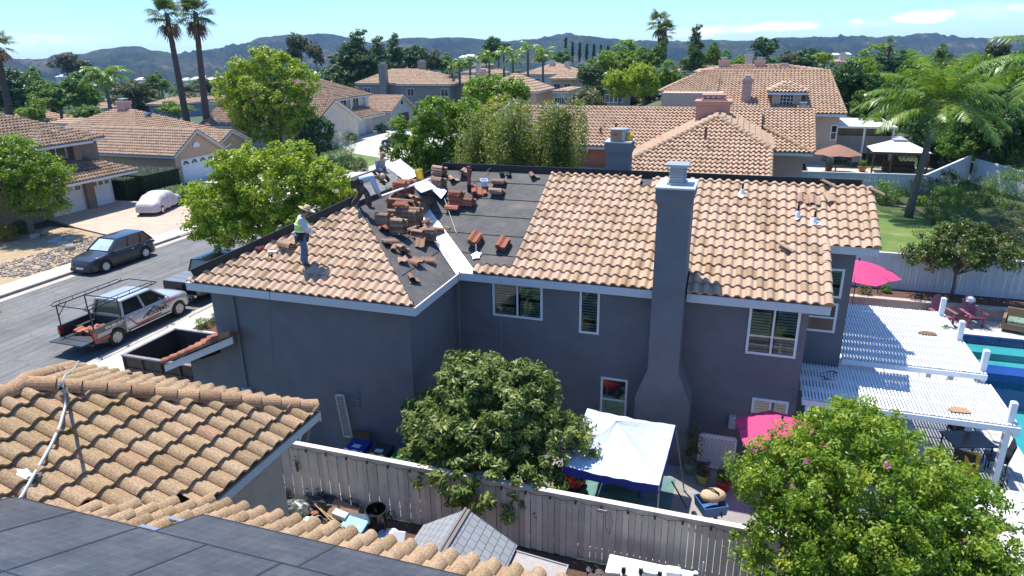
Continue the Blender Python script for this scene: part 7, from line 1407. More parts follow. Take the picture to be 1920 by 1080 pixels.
def solar_mat():
    m_, t, b = nt('dusty_solar_glass'); N = t.nodes; L = t.links; tc = N.new('ShaderNodeTexCoord'); n1 = N.new('ShaderNodeTexNoise'); n1.inputs['Scale'].default_value = 2.2; n1.inputs['Detail'].default_value = 8; n1.inputs['Roughness'].default_value = .7; L.new(tc.outputs['Object'], n1.inputs['Vector'])
    r = ramp(N, [(.35, (.042, .046, .052)), (.6, (.07, .073, .077)), (.75, (.115, .115, .112))]); L.new(n1.outputs['Fac'], r.inputs['Fac']); br = N.new('ShaderNodeTexBrick'); br.offset = 0; br.inputs['Scale'].default_value = 1; br.inputs['Brick Width'].default_value = .158; br.inputs['Row Height'].default_value = .158; br.inputs['Mortar Size'].default_value = .0035; br.inputs['Color1'].default_value = (1, 1, 1, 1); br.inputs['Color2'].default_value = (1, 1, 1, 1); br.inputs['Mortar'].default_value = (1.7, 1.7, 1.7, 1); L.new(tc.outputs['Object'], br.inputs['Vector'])
    mx = N.new('ShaderNodeMix'); mx.data_type = 'RGBA'; mx.blend_type = 'MULTIPLY'; mx.inputs['Factor'].default_value = 1; L.new(r.outputs[0], mx.inputs['A']); L.new(br.outputs['Color'], mx.inputs['B']); mp = N.new('ShaderNodeMapping'); mp.inputs['Scale'].default_value = (1, 7, 1); L.new(tc.outputs['Object'], mp.inputs[0]); n2 = N.new('ShaderNodeTexNoise'); n2.inputs['Scale'].default_value = 24; n2.inputs['Detail'].default_value = 6; n2.inputs['Roughness'].default_value = .85; L.new(mp.outputs[0], n2.inputs['Vector'])
    mr = N.new('ShaderNodeMapRange'); mr.inputs['From Min'].default_value = .3; mr.inputs['From Max'].default_value = .7; mr.inputs['To Min'].default_value = .72; mr.inputs['To Max'].default_value = 1.3; L.new(n2.outputs['Fac'], mr.inputs['Value']); hs = N.new('ShaderNodeHueSaturation'); L.new(mr.outputs[0], hs.inputs['Value']); L.new(mx.outputs['Result'], hs.inputs['Color']); L.new(hs.outputs['Color'], b.inputs['Base Color']); b.inputs['Roughness'].default_value = .42; b.inputs['Specular IOR Level'].default_value = .35; return m_
M_solar = solar_mat(); nC = Vector((0, SC_, 1)).normalized(); vC = Vector((0, -1, SC_)).normalized(); SH = .225
def onC(px, py): return atp(px, py, (0, yc, NZ_+SH), (0, SC_, 1))
AR = empty('solar_array', (-6, 5, 7), 0, 'dusty black solar panels on the lower foreground slope', 'solar panel'); 
def panel(p0, w, l, lab=None):
    b = MB(); u = Vector((1, 0, 0)); g = .006; a = p0+u*g+vC*g; b.prism([a, a+u*(w-2*g), a+u*(w-2*g)+vC*(l-2*g), a+vC*(l-2*g)], nC*.035); o = b.build('panel', M_solar, AR); f = MB()
    for s_, e in ((a, a+u*(w-2*g)), (a+vC*(l-2*g), a+u*(w-2*g)+vC*(l-2*g)), (a, a+vC*(l-2*g)), (a+u*(w-2*g), a+u*(w-2*g)+vC*(l-2*g))): f.bar(s_+nC*.02, e+nC*.02, .016, .042, up=nC)
    f.build('panel_frame', mat('panel_frame_grey', (.07, .075, .08), .35, metal=.6), o)
c0 = onC(130, 961); c1_ = onC(250, 997); c2_ = onC(380, 969)
Y0_ = c0.y
def zP(y): return NZ_+SH+SC_*(yc-y)
for k in range(-3, 7):
    for j in range(2): x_ = c1_.x+(k-1)*1.06; (panel(Vector((x_, Y0_, zP(Y0_)))+vC*(1.70*j), 1.06, 1.70) if k > -2 or j else None)
for k in range(4): panel(Vector((c2_.x+k*2.1, c2_.y, zP(c2_.y))), 2.1, (c2_.y-Y0_)*math.hypot(1, SC_)-.005)
b = MB()
for y in (c0.y+.18, c2_.y-.2): b.bar((c2_.x-.42, y, NZ_+SH+SC_*(yc-y)-.05), (c2_.x+1.4, y, NZ_+SH+SC_*(yc-y)-.05), .045, .045)
b.build('mounting_rail', M_chrome, AR)
SHD = empty('garden_shed', (-4.8, 9.6, 0), 0, 'small grey plastic shed with a shingled gable roof beside the fence', 'shed')
def shingle():
    m_, t, b = nt('grey_shingle'); N = t.nodes; L = t.links; tc = N.new('ShaderNodeTexCoord'); br = N.new('ShaderNodeTexBrick'); br.offset = .5; br.inputs['Scale'].default_value = 1; br.inputs['Brick Width'].default_value = .20; br.inputs['Row Height'].default_value = .155; br.inputs['Mortar Size'].default_value = .006; br.inputs['Color1'].default_value = (.27, .28, .285, 1); br.inputs['Color2'].default_value = (.24, .245, .25, 1); br.inputs['Mortar'].default_value = (.07, .07, .07, 1)
    mp = N.new('ShaderNodeMapping'); mp.inputs['Rotation'].default_value = (0, 0, R_(90)); L.new(tc.outputs['Object'], mp.inputs[0]); L.new(mp.outputs[0], br.inputs['Vector']); L.new(br.outputs['Color'], b.inputs['Base Color']); bp = N.new('ShaderNodeBump'); bp.inputs['Strength'].default_value = .6; bp.inputs['Distance'].default_value = .01; L.new(br.outputs['Fac'], bp.inputs['Height']); bp.invert = True; L.new(bp.outputs[0], b.inputs['Normal']); b.inputs['Roughness'].default_value = .75; return m_
b = MB(); xl, xr, xm, y0, y1 = -5.85, -3.68, -4.79, 7.8, 11.12; zl, zm = 2.02, 2.68; b.prism([(xl, y0, zl), (xm, y0, zm), (xr, y0, zl), (xr, y0, zl-.05), (xm, y0, zm-.06), (xl, y0, zl-.05)], (0, y1-y0, 0)); b.build('roof', shingle(), SHD)
b = MB(); b.bar((xm-.03, y0, zm+.01), (xm-.03, y1, zm+.01), .05, .05); b.bar((xm+.04, y0, zm-.01), (xm+.04, y1, zm-.01), .07, .03); b.build('ridge_cap', mat('shed_trim', (.16, .135, .12), .7), SHD); b = MB(); b.prism([(xl+.12, y0+.1, 0), (xl+.12, y0+.1, zl-.05), (xm, y0+.1, zm-.08), (xr-.12, y0+.1, zl-.05), (xr-.12, y0+.1, 0)], (0, y1-y0-.2, 0)); b.build('wall', mat('shed_wall', (.33, .32, .30), .8), SHD)
DB = empty('storage_locker', (-3.1, 9.6, 0), 0, 'beige resin storage locker with a plank pattern lid beside the shed', 'locker'); b = MB(); b.box(-3.6, -2.62, 8.4, 10.9, 0, 1.82); b.build('body', mat('locker_beige', (.36, .32, .27), .8), DB); b = MB(); n = 6
for i in range(n): ya, yb = 8.35+2.62*i/n, 8.35+2.62*(i+1)/n-.012; b.prism([(-3.64, ya, 1.93), (-2.58, ya, 1.84), (-2.58, yb, 1.84), (-3.64, yb, 1.93)], (0, 0, .05))
b.build('lid', mat('plank_lid', (.34, .30, .27), .8, noise=.15, nscale=12), DB); b = MB(); b.bar((-3.66, 10.98, 1.96), (-2.56, 10.98, 1.87), .03, .09); b.bar((-2.56, 8.3, 1.87), (-2.56, 11.0, 1.87), .03, .09); b.build('lid_rim', mat('grey_rim', (.27, .28, .28), .6), DB)
def tpx(px, py, z=0): return at(px, py, z)
def pail(nm, lab, p, r, h, mt, rot=(0, 0, 0), cat='bucket', handle=True, wall=.012):
    r_ = empty(nm, p, 0, lab, cat); b = MB(); b.lathe([(r*.80, 0), (r, h), (r*1.06, h), (r*1.06, h+.02), (r-wall, h+.02), (r*.78, .02), (0, .02)], (0, 0, 0), 22); b.build('body', mt, r_, smooth=True, local=True, auto=35)
    if handle: b = MB(); b.tube([(r*1.05*math.cos(a), -.05-r*.35*math.sin(a), h*.98-r*.6*math.sin(a)) for a in [PI*i/10 for i in range(11)]], .007, 5); b.build('handle', M_chrome, r_, local=True)
    r_.rotation_euler = rot; return r_
blkp = mat('black_plastic', (.012, .012, .012), .25)
pail('black_bucket', 'tall black plastic bucket standing against the fence', (-8.02, 12.75, 0), .27, .78, blkp, (R_(4), 0, .3)); pail('nursery_pot', 'short black ringed nursery pot at the front of the junk heap', tpx(693, 1035), .17, .34, blkp, handle=False, cat='pot')
pail('paint_pail', 'white and blue paint pail lying on its side beside the black bucket', tpx(716, 1008)+UP*.17, .14, .34, mat('pale_blue_pail', (.35, .42, .52), .5, noise=.4, nscale=9), (R_(100), 0, R_(35)), handle=False); pail('plastic_pail', 'white tub with a maroon handle in the junk heap', tpx(730, 1035), .16, .2, M_white, handle=False); pail('clear_pail', 'grey cup shaped pail left of the cardboard in the junk heap', tpx(590, 975)+UP*.1, .12, .26, mat('grey_plastic', (.3, .28, .26), .5), (R_(80), 0, R_(60)), handle=False)
def slab(nm, lab, cat, p, size, rot, mt, bev=0): r_ = empty(nm, p, 0, lab, cat); b = MB(); b.obox((0, 0, 0), size); b.build('body', mt, r_, local=True, bevel=bev); r_.rotation_euler = [R_(a) for a in rot]; return r_
slab('cardboard_sheet', 'folded brown cardboard leaning against the fence over the junk', 'cardboard', tpx(645, 975)+UP*.25, (.85, .5, .02), (35, 5, -8), mat('damp_cardboard', (.24, .14, .085), .9, noise=.15)); slab('printed_box', 'white printed carton with an orange edge on top of the junk', 'box', tpx(641, 985)+UP*.32, (.42, .18, .18), (10, 4, -6), mat('printed_carton', (.55, .52, .55), .7, noise=.35, nscale=18)); slab('blue_tarp_sheet', 'light blue foam sheet tipped across the junk', 'foam sheet', tpx(667, 1000)+UP*.28, (.75, .36, .08), (22, -6, -12), mat('light_blue_foam', (.28, .52, .66), .7, noise=.35, nscale=7), .02); slab('dark_blue_board', 'dark blue board behind the light blue sheet', 'board', tpx(670, 985)+UP*.2, (.8, .3, .03), (30, 0, 10), mat('navy_board', (.04, .08, .14), .6)); slab('glass_sheet', 'clear triangular plastic sheet leaning on the pots', 'plastic sheet', tpx(695, 1000)+UP*.3, (.3, .5, .012), (60, 30, 20), mat('clear_grey_plastic', (.25, .28, .28), .15)); slab('green_crate', 'small bright green crate under the foil bag', 'crate', tpx(545, 1000)+UP*.12, (.42, .28, .16), (0, 0, 12), mat('bright_green_plastic', (.02, .34, .14), .5), .02); slab('white_stool', 'white plastic step stool upside down beside the shed', 'stool', tpx(748, 1022)+UP*.22, (.34, .34, .05), (50, 10, 20), M_white, .02)
def lump(nm, lab, cat, p, r, mt, sc=1, seed=1, n=18): r_ = empty(nm, p, 0, lab, cat); random.seed(seed); b = MB(); b.ell((0, 0, 0), r, n, 10, jit=.12); b.build('body', mt, r_, local=True); return r_
lump('foil_bag', 'silver and yellow foil bag of soil beside the house corner', 'bag', tpx(555, 965)+UP*.22, (.50, .24, .22), mat('foil_bag', (.34, .32, .26), .22, metal=.7, noise=.7, nscale=7), seed=2); lump('yellow_sack', 'crumpled yellow sack in the middle of the junk heap', 'bag', tpx(612, 1010)+UP*.14, (.40, .26, .15), mat('yellow_sack', (.55, .38, .08), .7, noise=.2), seed=3); lump('green_bag', 'sea green plastic bag in front of the light blue sheet', 'bag', tpx(655, 1020)+UP*.16, (.26, .22, .22), mat('sea_green_film', (.07, .20, .17), .25, noise=.6, nscale=10), seed=4); lump('bin_bag', 'black rubbish bag behind the foil bag', 'bag', tpx(610, 955)+UP*.2, (.5, .3, .2), blkp, seed=5); lump('plastic_wrap', 'clear plastic packaging beside the yellow sack', 'packaging', tpx(585, 990)+UP*.16, (.28, .2, .14), mat('clear_wrap', (.42, .45, .42), .2, noise=.6, nscale=9), seed=6); lump('clay_shard', 'terracotta saucer in the clear packaging', 'saucer', tpx(592, 978)+UP*.28, (.10, .08, .04), M_tile_red, seed=7); lump('white_bag', 'white carrier bag crumpled beside the shed', 'bag', tpx(735, 1012)+UP*.15, (.20, .18, .16), M_white, seed=8)
b = MB(); [b.tube([tpx(590+12*i, 960+10*i)+UP*.3, tpx(640+14*i, 1010+4*i)+UP*.25], .012, 5) for i in range(3)]; tag(b.build('garden_canes', mat('cane', (.4, .3, .16), .8)), 'thin garden canes lying across the junk heap', 'canes')
b = MB(); [b.tube([tpx(722+8*math.cos(a), 1028+10*math.sin(a))+UP*(.12+.05*math.sin(a)) for a in [2*PI*i/14 for i in range(15)]], .014, 5)]; tag(b.build('hose_loop', mat('maroon_hose', (.10, .02, .03), .6)), 'maroon hose loop in front of the white tub', 'hose')
b = MB(); b.tube([tpx(583, 945), tpx(586, 935)+UP*.25], .03, 6); b.ell(tpx(587, 934)+UP*.3, (.07, .07, .05)); tag(b.build('sprinkler', M_black), 'black sprinkler head against the fence foot', 'sprinkler')
for i in range(7):
    p = Vector((-11.2+i*.55+(.2 if i % 2 else 0), 13.3, 0)); bush('ivy', 'sprig of ivy on the fence foot behind the junk, number '+str(i+1)+' from the house', p, (.16, .03, .2+.1*(i % 3)), L_dark, 8, 8, .05, .035, 120+i, 'ivy', 'ivy sprigs along the fence foot', cr=.06)
bush('ivy', 'ivy leaves hanging on the fence near the house corner', (-10.75, 13.32, 1.0), (.10, .02, .22), L_dark, 8, 6, .05, .04, 131, 'ivy')
TB_ = empty('potting_table', (-1.0, 12.5, 0), 0, 'white table crowded with solar lights at the bottom edge', 'table'); b = MB(); b.box(-2.0, -.05, 12.25, 12.85, .76, .80); b.build('top', M_white, TB_); [(lambda q: (q.box(x-.03, x+.03, y-.03, y+.03, 0, .76), q.build('leg', M_white, TB_)))(MB()) for x in (-1.9, -.15) for y in (12.3, 12.8)]
for i, (px, py) in enumerate(((1169, 1066), (1201, 1068), (1237, 1074), (1303, 1079))):
    p = at(px, py+10, .82); r_ = empty('solar_lamp', p, 0, 'dark solar garden lamp with a pale top, '+('far left', 'second from left', 'third from left', 'far right')[i]+' on the white table', 'lamp', 'solar lamps on the white table'); b = MB(); b.lathe([(.03, 0), (.055, .05), (.05, .20), (0, .2)], (0, 0, 0), 12); b.build('shade', blkp, r_, local=True); b = MB(); b.lathe([(.055, .2), (.055, .23), (0, .24)], (0, 0, 0), 12); b.build('cap', M_plate, r_, local=True)
for i, (px, w) in enumerate(((1218, .26), (1262, .30), (1152, .18))): p = at(px, 1076, .84); slab('white_carton', ('square white carton in the middle of the white table', 'stacked white trays right of the middle on the white table', 'open white tray with a dark base on the left of the white table')[i], 'box', p+UP*.06, (w, .22, .12), (0, 0, 5*i), M_white)
p = at(1318, 1064, .9); b = MB(); b.tube([p-UP*.9, p+UP*.15], .014, 6); tag(b.build('garden_stake', M_white), 'thin white stake at the right end of the white table', 'stake')
sheet('side_soil', [(-12, 11.0), (3, 11.0), (3, 13.3), (-12, 13.3)], .006, M_soil, .03)
b = MB(); random.seed(12)
for i in range(14): b.ell((random.uniform(-2.6, -2.1), random.uniform(12.2, 13.1), .08), (random.uniform(.08, .2), random.uniform(.08, .15), .1), 8, 5, jit=.15)
tag(b.build('rubble', mat('dark_stones', (.11, .09, .085), .9, noise=.3)), 'loose dark stones beside the storage locker', 'stones', kind='stuff')
r_ = empty('bare_bush', (-13.9, 10.3, 3.2), 0, 'leafless grey bush showing above the far hip end of the foreground roof', 'shrub'); b = MB(); random.seed(21)
for i in range(16):
    a = random.uniform(0, 6.28); q = [Vector((0, 0, 0))]; d = Vector((math.cos(a)*.4, math.sin(a)*.4, 1))
    for k in range(5): q.append(q[-1]+d*random.uniform(.25, .42)); d = (d+Vector((random.uniform(-.5, .5), random.uniform(-.5, .5), -.25))).normalized()
    b.tube(q, [.018, .014, .011, .008, .006, .004], 5)
b.tube([(0, 0, -3.2), (0, 0, 0)], [.06, .03], 6); b.build('branches', mat('grey_twig', (.20, .17, .15), .9), r_, local=True)
bush('climber', 'bright green climber leaves peeping over the far hip of the foreground roof', (-14.6, 9.3, 3.6), (.8, .5, .35), L_bright, 18, 14, .12, .08, 141, 'climber', cr=.2)
def hw(h, *a, **k): return window(h.root, *a, **k)
h = House('brown_house', 'brown two storey house with two single garage doors behind the left tree', (-54, 38, 0), M_sttan, M_tile_brown, prof=PROF_MD, seed=41)
h.block(-60, -49.5, 27, 42.6, 0, 5.4, 'hip'); h.block(-54, -48.6, 37.1, 40.6, 3.2, 5.41, 'hip', oh=.5, walls=False)
h.wall.box(-49.6, -49.0, 40.0, 40.6, 2.7, 5.35); h.wall.box(-60, -49.02, 33, 42.8, 0, 2.72); h.wall.box(-49.1, -48.6, 40.05, 40.75, 0, 2.7)
h.rf([(-46.6, 33, 2.78), (-46.6, 43.4, 2.78), (-49.5, 40.9, 4.05), (-49.5, 33, 4.05)]); h.rf([(-46.6, 43.4, 2.78), (-51, 43.4, 2.78), (-51, 42.6, 3.15), (-49.5, 40.9, 4.05)]); h.roof.cap((-46.6, 43.4, 2.8), (-49.5, 40.9, 4.07))
garage_door(h.root, (-49.0, 38.6, 1.1), 2.7, 2.15, lites=4); garage_door(h.root, (-49.0, 41.72, 1.1), 1.75, 2.15, lites=3); hw(h, (-49.5, 38.9, 4.55), 1.7, 1.1, 'x+'); h.done()
h = House('peach_house', 'single storey peach house with a gabled garage, skylight and striped flag', (-58, 54, 0), M_stpeach, M_tile_back, prof=PROF_MD, seed=42)
h.block(-71, -54.5, 51.2, 65, 0, 2.72, 'hip', sl=.45); h.block(-62, -49.9, 50.8, 56.6, 0, 2.7, 'gable', 'x', sl=.62); h.block(-60, -50.5, 57.0, 61.5, 0, 2.71, 'gable', 'x', sl=.5)
garage_door(h.root, (-49.9, 53.7, 1.08), 4.4, 2.1, lites=4, arch=True); h.chimney(-62.7, 58.2, 3, 6.95, 1.1, .9, M_pinkstucco)
b = MB(); c = Vector((-49.86, 53.7, 3.15)); b.prism([c+Vector((0, math.cos(a)*.45, math.sin(a)*.5)) for a in [PI*i/10 for i in range(11)]], (.05, 0, 0)); b.build('gable_vent', M_white, h.root); p = aty(268, 218, 58.2); b = MB(); b.obox(p+UP*.1, (1.5, 1.1, .14), (R_(22), 0, 0)); b.build('skylight', M_glass, h.root)
for (px, py) in ((253, 245), (307, 244), (213, 244)): p = aty(px, py, 55.2); b = MB(); b.ell(p+UP*.1, (.25, .25, .22)); b.build('roof_vent', M_clay, h.root)
hw(h, (-50.48, 59.2, 1.4), 1.6, 1.2, 'x+'); h.done()
r_ = empty('flag', (-49.5, 57.0, 2.3), 0, 'faded red and white striped flag by the peach garage', 'flag'); b = MB(); 
for i in range(7): b.prism([(-49.0, 56.8+.1*i, 2.3-.06*i), (-49.0, 56.9+.1*i, 2.24-.06*i), (-48.95, 56.85+.1*i, 1.2), (-48.95, 56.75+.1*i, 1.2)], (.02, 0, 0), mi=i % 2)
b.prism([(-48.97, 56.8, 2.3), (-48.97, 57.1, 2.1), (-48.94, 57.1, 1.9), (-48.94, 56.8, 1.95)], (.03, 0, 0), mi=2); b.build('cloth', [M_sred, M_white, mat('navy_cloth', (.02, .03, .12), .9)], r_); b = MB(); b.tube([(-49.9, 56.7, 2.2), (-48.8, 57.3, 3.0)], .02, 6); b.build('pole', M_white, r_)
r_ = empty('hedge', (-48.5, 46, 0), 0, 'long clipped dark hedge beside the peach garage', 'hedge'); 
def hedge(nm, lab, x0, x1, y0, y1, h_, mt, n=5000, seed=1, ln=.10, root=None, z=0):
    r_ = root or empty(nm, ((x0+x1)/2, (y0+y1)/2, z), 0, lab, 'hedge'); rg = np.random.default_rng(seed); w, d = (x1-x0)/2, (y1-y0)/2; P = rg.uniform(-1, 1, (n, 3)); k = rg.choice(3, n, p=[.3, .3, .4]); 
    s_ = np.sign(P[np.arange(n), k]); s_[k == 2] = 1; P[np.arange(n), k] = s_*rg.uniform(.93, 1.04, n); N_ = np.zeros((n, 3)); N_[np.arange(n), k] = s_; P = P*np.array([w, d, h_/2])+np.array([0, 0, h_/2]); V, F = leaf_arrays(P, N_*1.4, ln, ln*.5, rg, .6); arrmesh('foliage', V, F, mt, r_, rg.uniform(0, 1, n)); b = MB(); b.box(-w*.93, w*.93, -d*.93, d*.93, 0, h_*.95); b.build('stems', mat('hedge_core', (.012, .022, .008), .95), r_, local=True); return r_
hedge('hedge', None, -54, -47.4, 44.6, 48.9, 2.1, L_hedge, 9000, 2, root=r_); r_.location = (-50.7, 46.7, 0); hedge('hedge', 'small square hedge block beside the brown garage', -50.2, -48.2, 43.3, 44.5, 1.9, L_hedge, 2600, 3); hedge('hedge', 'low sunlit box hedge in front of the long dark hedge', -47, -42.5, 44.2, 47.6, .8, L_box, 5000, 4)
h = House('cream_house', 'cream two storey house behind the tall lime green tree', (-60, 78, 0), M_stcream, M_tile_brown, seed=43); h.block(-67.5, -60, 77, 90, 0, 5.3, 'hip', sl=.5); h.block(-66, -50, 73, 84, 0, 2.8, 'gable', 'x', sl=.5); hw(h, (-66.3, 77, 3.9), 1.6, 1.6); hw(h, (-63.4, 77, 4.6), .7, .6, divs=(1, 1)); h.done()
h = House('white_house', 'white two storey house with two white garage doors and a balcony roof', (-53.5, 86, 0), M_stwhite, M_tile_brown, seed=44); h.block(-66, -53.2, 80.5, 93, 0, 5.4, 'hip'); h.block(-57, -52.6, 82.0, 85.4, 3.4, 5.42, 'hip', walls=False); h.wall.box(-60, -52.5, 79.8, 92.4, 0, 2.7); h.rf([(-50.6, 79.2, 2.75), (-50.6, 93, 2.75), (-53.2, 91.5, 3.9), (-53.2, 80.6, 3.9)]); h.rf([(-60, 79.2, 2.75), (-50.6, 79.2, 2.75), (-53.2, 80.6, 3.9), (-60, 80.6, 3.9)])
for y in (81.5, 84.4, 87.2, 91.5): h.wall.box(-53.3, -52.7, y-.15, y+.15, 3.4, 5.3)
garage_door(h.root, (-52.5, 84.0, 1.1), 4.6, 2.1, rows=4); garage_door(h.root, (-52.5, 89.0, 1.1), 2.5, 2.1); [hw(h, (-53.2, y, 4.6), 1.6, 1.3, 'x+') for y in (82.9, 86.0, 89.3)]; h.done()
h = House('white_gable_house', 'small white house with a brown garage door beyond the white house', (-55, 100, 0), M_stwhite, M_tile_back, seed=45); h.block(-66, -51.5, 96.5, 104, 0, 2.7, 'gable', 'x', sl=.5); garage_door(h.root, (-51.5, 100.3, 1.1), 4.4, 2.2, mt=mat('brown_door', (.14, .065, .04), .6)); b = MB(); c = Vector((-51.46, 100.3, 3.5)); b.prism([c+Vector((0, math.cos(a)*.3, math.sin(a)*.6)) for a in [PI*i/8 for i in range(9)]], (.05, 0, 0)); b.build('gable_vent', M_dark, h.root); h.done()
h = House('greige_house', 'large greige two storey house with a tall chimney beyond the driveway', (-60, 128, 0), M_stgreige, M_tile_back, prof=PROF_LO, tw=.4, ex=.55, seed=46); h.block(-73, -56, 124, 134, -3, 5.4, 'hip'); h.block(-63, -52.5, 122, 130, -3, 5.3, 'hip'); h.block(-56, -49.5, 124.5, 129, -3, 5.5, 'gable', 'x'); h.chimney(-66.8, 123.2, -2, 9.0, 1.4, 1.2); h.chimney(-61.5, 129.5, 6, 9.3, 1.4, 1.0); [hw(h, (x, y, 3.9), 1.5, 1.4) for x, y in ((-71, 124), (-53.6, 122), (-60.6, 122))]; hw(h, (-49.5, 126.6, 4.0), 1.4, 1.8, 'x+'); h.done()
h = House('salmon_house', 'salmon walled house right behind the grey house with a hipped tile wing', (-6, 46, 0), M_stsalmon, M_tile_back, prof=PROF_MD, seed=47)
h.wall.box(-16.6, 1.4, 47.5, 55.6, 0, 5.2); h.wall.box(-5.9, 1.6, 39.4, 47.5, 1, 5.0); h.wall.box(1.5, 3.9, 48.3, 52, 1.6, 5.0); z7 = 5.3+.47*4.65
h.rf([(-17.2, 47, 5.3), (1.2, 47, 5.3), (1.2, 51.65, z7), (-17.2, 51.65, z7)]); h.rf([(1.2, 56.3, 5.3), (-17.2, 56.3, 5.3), (-17.2, 51.65, z7), (1.2, 51.65, z7)]); h.roof.cap((-17.2, 51.65, z7+.05), (1.2, 51.65, z7+.05)); h.roof.cap((-17.1, 47, 5.35), (-17.1, 51.65, z7))
A0, zr_ = (-1.45, 44.6, 7.62), 7.62
h.rf([(-5.9, 38.6, 4.82), (1.72, 38.6, 4.82), (1.72, 41.4, 6.12), A0, (-6.5, 39.6, 5.28)]); h.rf([(1.72, 41.4, 6.12), (1.75, 48.2, 6.1), (-1.45, 51, zr_), A0]); h.rf([(-6.5, 49, 5.28), (-6.5, 39.6, 5.28), A0, (-1.45, 51, zr_)])
h.roof.cap((-6.5, 39.6, 5.33), (A0[0], A0[1], A0[2]+.05), r=.14); h.roof.cap((1.75, 41.4, 6.17), (A0[0], A0[1], A0[2]+.05), r=.14); h.roof.cap((1.66, 38.6, 4.87), (1.66, 41.4, 6.17), r=.11); h.roof.cap(A0, (-1.45, 51, zr_+.03), r=.12)
zq = 5.3+.47*5.2; h.rf([(1.2, 47.6, 5.2), (4.42, 47.6, 5.2), (4.62, 53, 7.4), (1.2, 53, 7.4)]); q = MB(); q.box(1.45, 3.95, 48.25, 52, 1.6, 5.02); q.build('wall', M_pinkstucco, h.root); h.roof.cap((4.4, 47.6, 5.25), (1.2, 50.4, 6.55), r=.12); h.roof.cap((4.5, 47.8, 5.3), (4.6, 53, 7.45), r=.1); h.roof.cap((1.2, 53, 7.45), (4.6, 53, 7.45), r=.1)
b = MB(); b.box(-3.0, -.9, 47.2, 48.9, 5.8, 8.15); b.box(-3.12, -.78, 47.1, 49.0, 8.15, 8.4); b.box(-2.7, -1.2, 47.4, 48.7, 8.4, 8.5); [b.box(-2.6+.36*i, -2.5+.36*i, 47.6, 48.5, 8.5, 8.68) for i in range(4)]; b.box(-2.7, -1.2, 47.5, 48.6, 8.68, 8.78); b.build('chimney', mat('salmon_chimney', (.46, .24, .18), .9, noise=.08, bump=.3), h.root)
hw(h, (3.15, 48.3, 4.0), 1.0, 1.5); [ (lambda q: (q.tube([p-UP*.2, p+UP*.45], .08, 8), q.build('vent_pipe', M_clay, h.root)))(MB()) for p in (aty(1126, 252, 48.3), aty(1155, 243, 48.8), aty(1323, 253, 41.5))]
h.wall.box(-16.6, -8, 46.0, 47.48, 0, 3.3); h.rf([(-17, 45.2, 2.8), (-7.2, 45.2, 2.8), (-7.2, 47.4, 3.8), (-17, 47.4, 3.8)]); h.done()
h = House('beige_house', 'pale beige two storey house with a dormer and slim chimney on the slope', (2, 66, 2.5), mat('pale_beige_stucco', (.50, .38, .29), .92, noise=.06, bump=.3), M_tile_back, prof=PROF_MD, tw=.30, ex=.42, seed=48)
h.wall.box(-5.6, 7.3, 61.3, 74, 2.4, 6.3); h.wall.box(-6.8, -1.8, 61.3, 72, 2.4, 8.0); sb = .42
h.rf([(-2.3, 60.6, 6.5), (7.7, 60.6, 6.5), (6.7, 67.8, 9.5), (-2.3, 67.8, 9.5)]); h.rf([(-7.3, 60.6+2.6, 7.9), (-2.3, 63.2, 7.9), (-2.3, 67.8, 9.5), (-3.8, 67.8, 9.5)]); h.rf([(7.4, 75, 6.5), (-7.3, 75, 6.5), (-3.8, 67.8, 9.5), (6.7, 67.8, 9.5)]); h.rf([(-7.3, 72, 7.9), (-7.3, 63.2, 7.9), (-3.8, 67.8, 9.5)])
h.roof.cap((-3.8, 67.8, 9.55), (6.7, 67.8, 9.55)); h.roof.cap((-7.3, 63.2, 7.95), (-3.8, 67.8, 9.55)); h.roof.cap((7.65, 60.6, 6.55), (6.7, 67.8, 9.55)); h.wall.box(2.1, 4.3, 61.8, 65, 6.3, 8.1); h.block(2.05, 4.35, 61.75, 66, 8.0, 8.08, 'hip', oh=.35, walls=False); hw(h, (3.2, 61.8, 7.35), 1.1, 1.1, divs=(4, 4), fw=.05)
h.chimney(.05, 62.6, 4, 9.1, .75, .8, M_pinkstucco); h.chimney(4.45, 61.0, 4, 7.1, .7, .7, M_pinkstucco); hw(h, (7.0, 61.3, 5.0), .5, 1.2, divs=(1, 2)); h.wall.box(7.3, 11.5, 65, 68, 2.5, 5.0); h.deck.box(7.2, 11.6, 61.5, 68.5, 5.35, 5.5); [h.deck.box(x-.08, x+.08, 61.7, 61.86, 2.5, 5.35) for x in (9.3, 11.4)]; h.done()
def far_house(lab, px0, px1, py_e, py_r, y, wall, zb=-4, tile=None, ch=(), sl=.45, kind='hip', d=9, axis='x'):
    a, c = aty(px0, py_e, y), aty(px1, py_e, y); h = House('far_house', lab, ((a.x+c.x)/2, y, 0), wall, tile or M_tile_back, tw=.5, ex=.7, seed=abs(int(px0))); r = aty((px0+px1)/2, py_r, y+d/2); h.block(a.x+.5, c.x-.5, y+.5, y+d, zb, a.z, kind, axis, sl=max(.15, (r.z-a.z)/(d/2))*1.0)
    for (px, py) in ch: p = aty(px, py, y+d*.4); h.chimney(p.x, p.y, a.z-.5, p.z, 1.1, 1.0)
    w_ = (c.x-a.x)
    for i in range(2): hw(h, (a.x+w_*(.3+.4*i), y+.5, a.z-1.4), 1.3, 1.1)
    h.done()
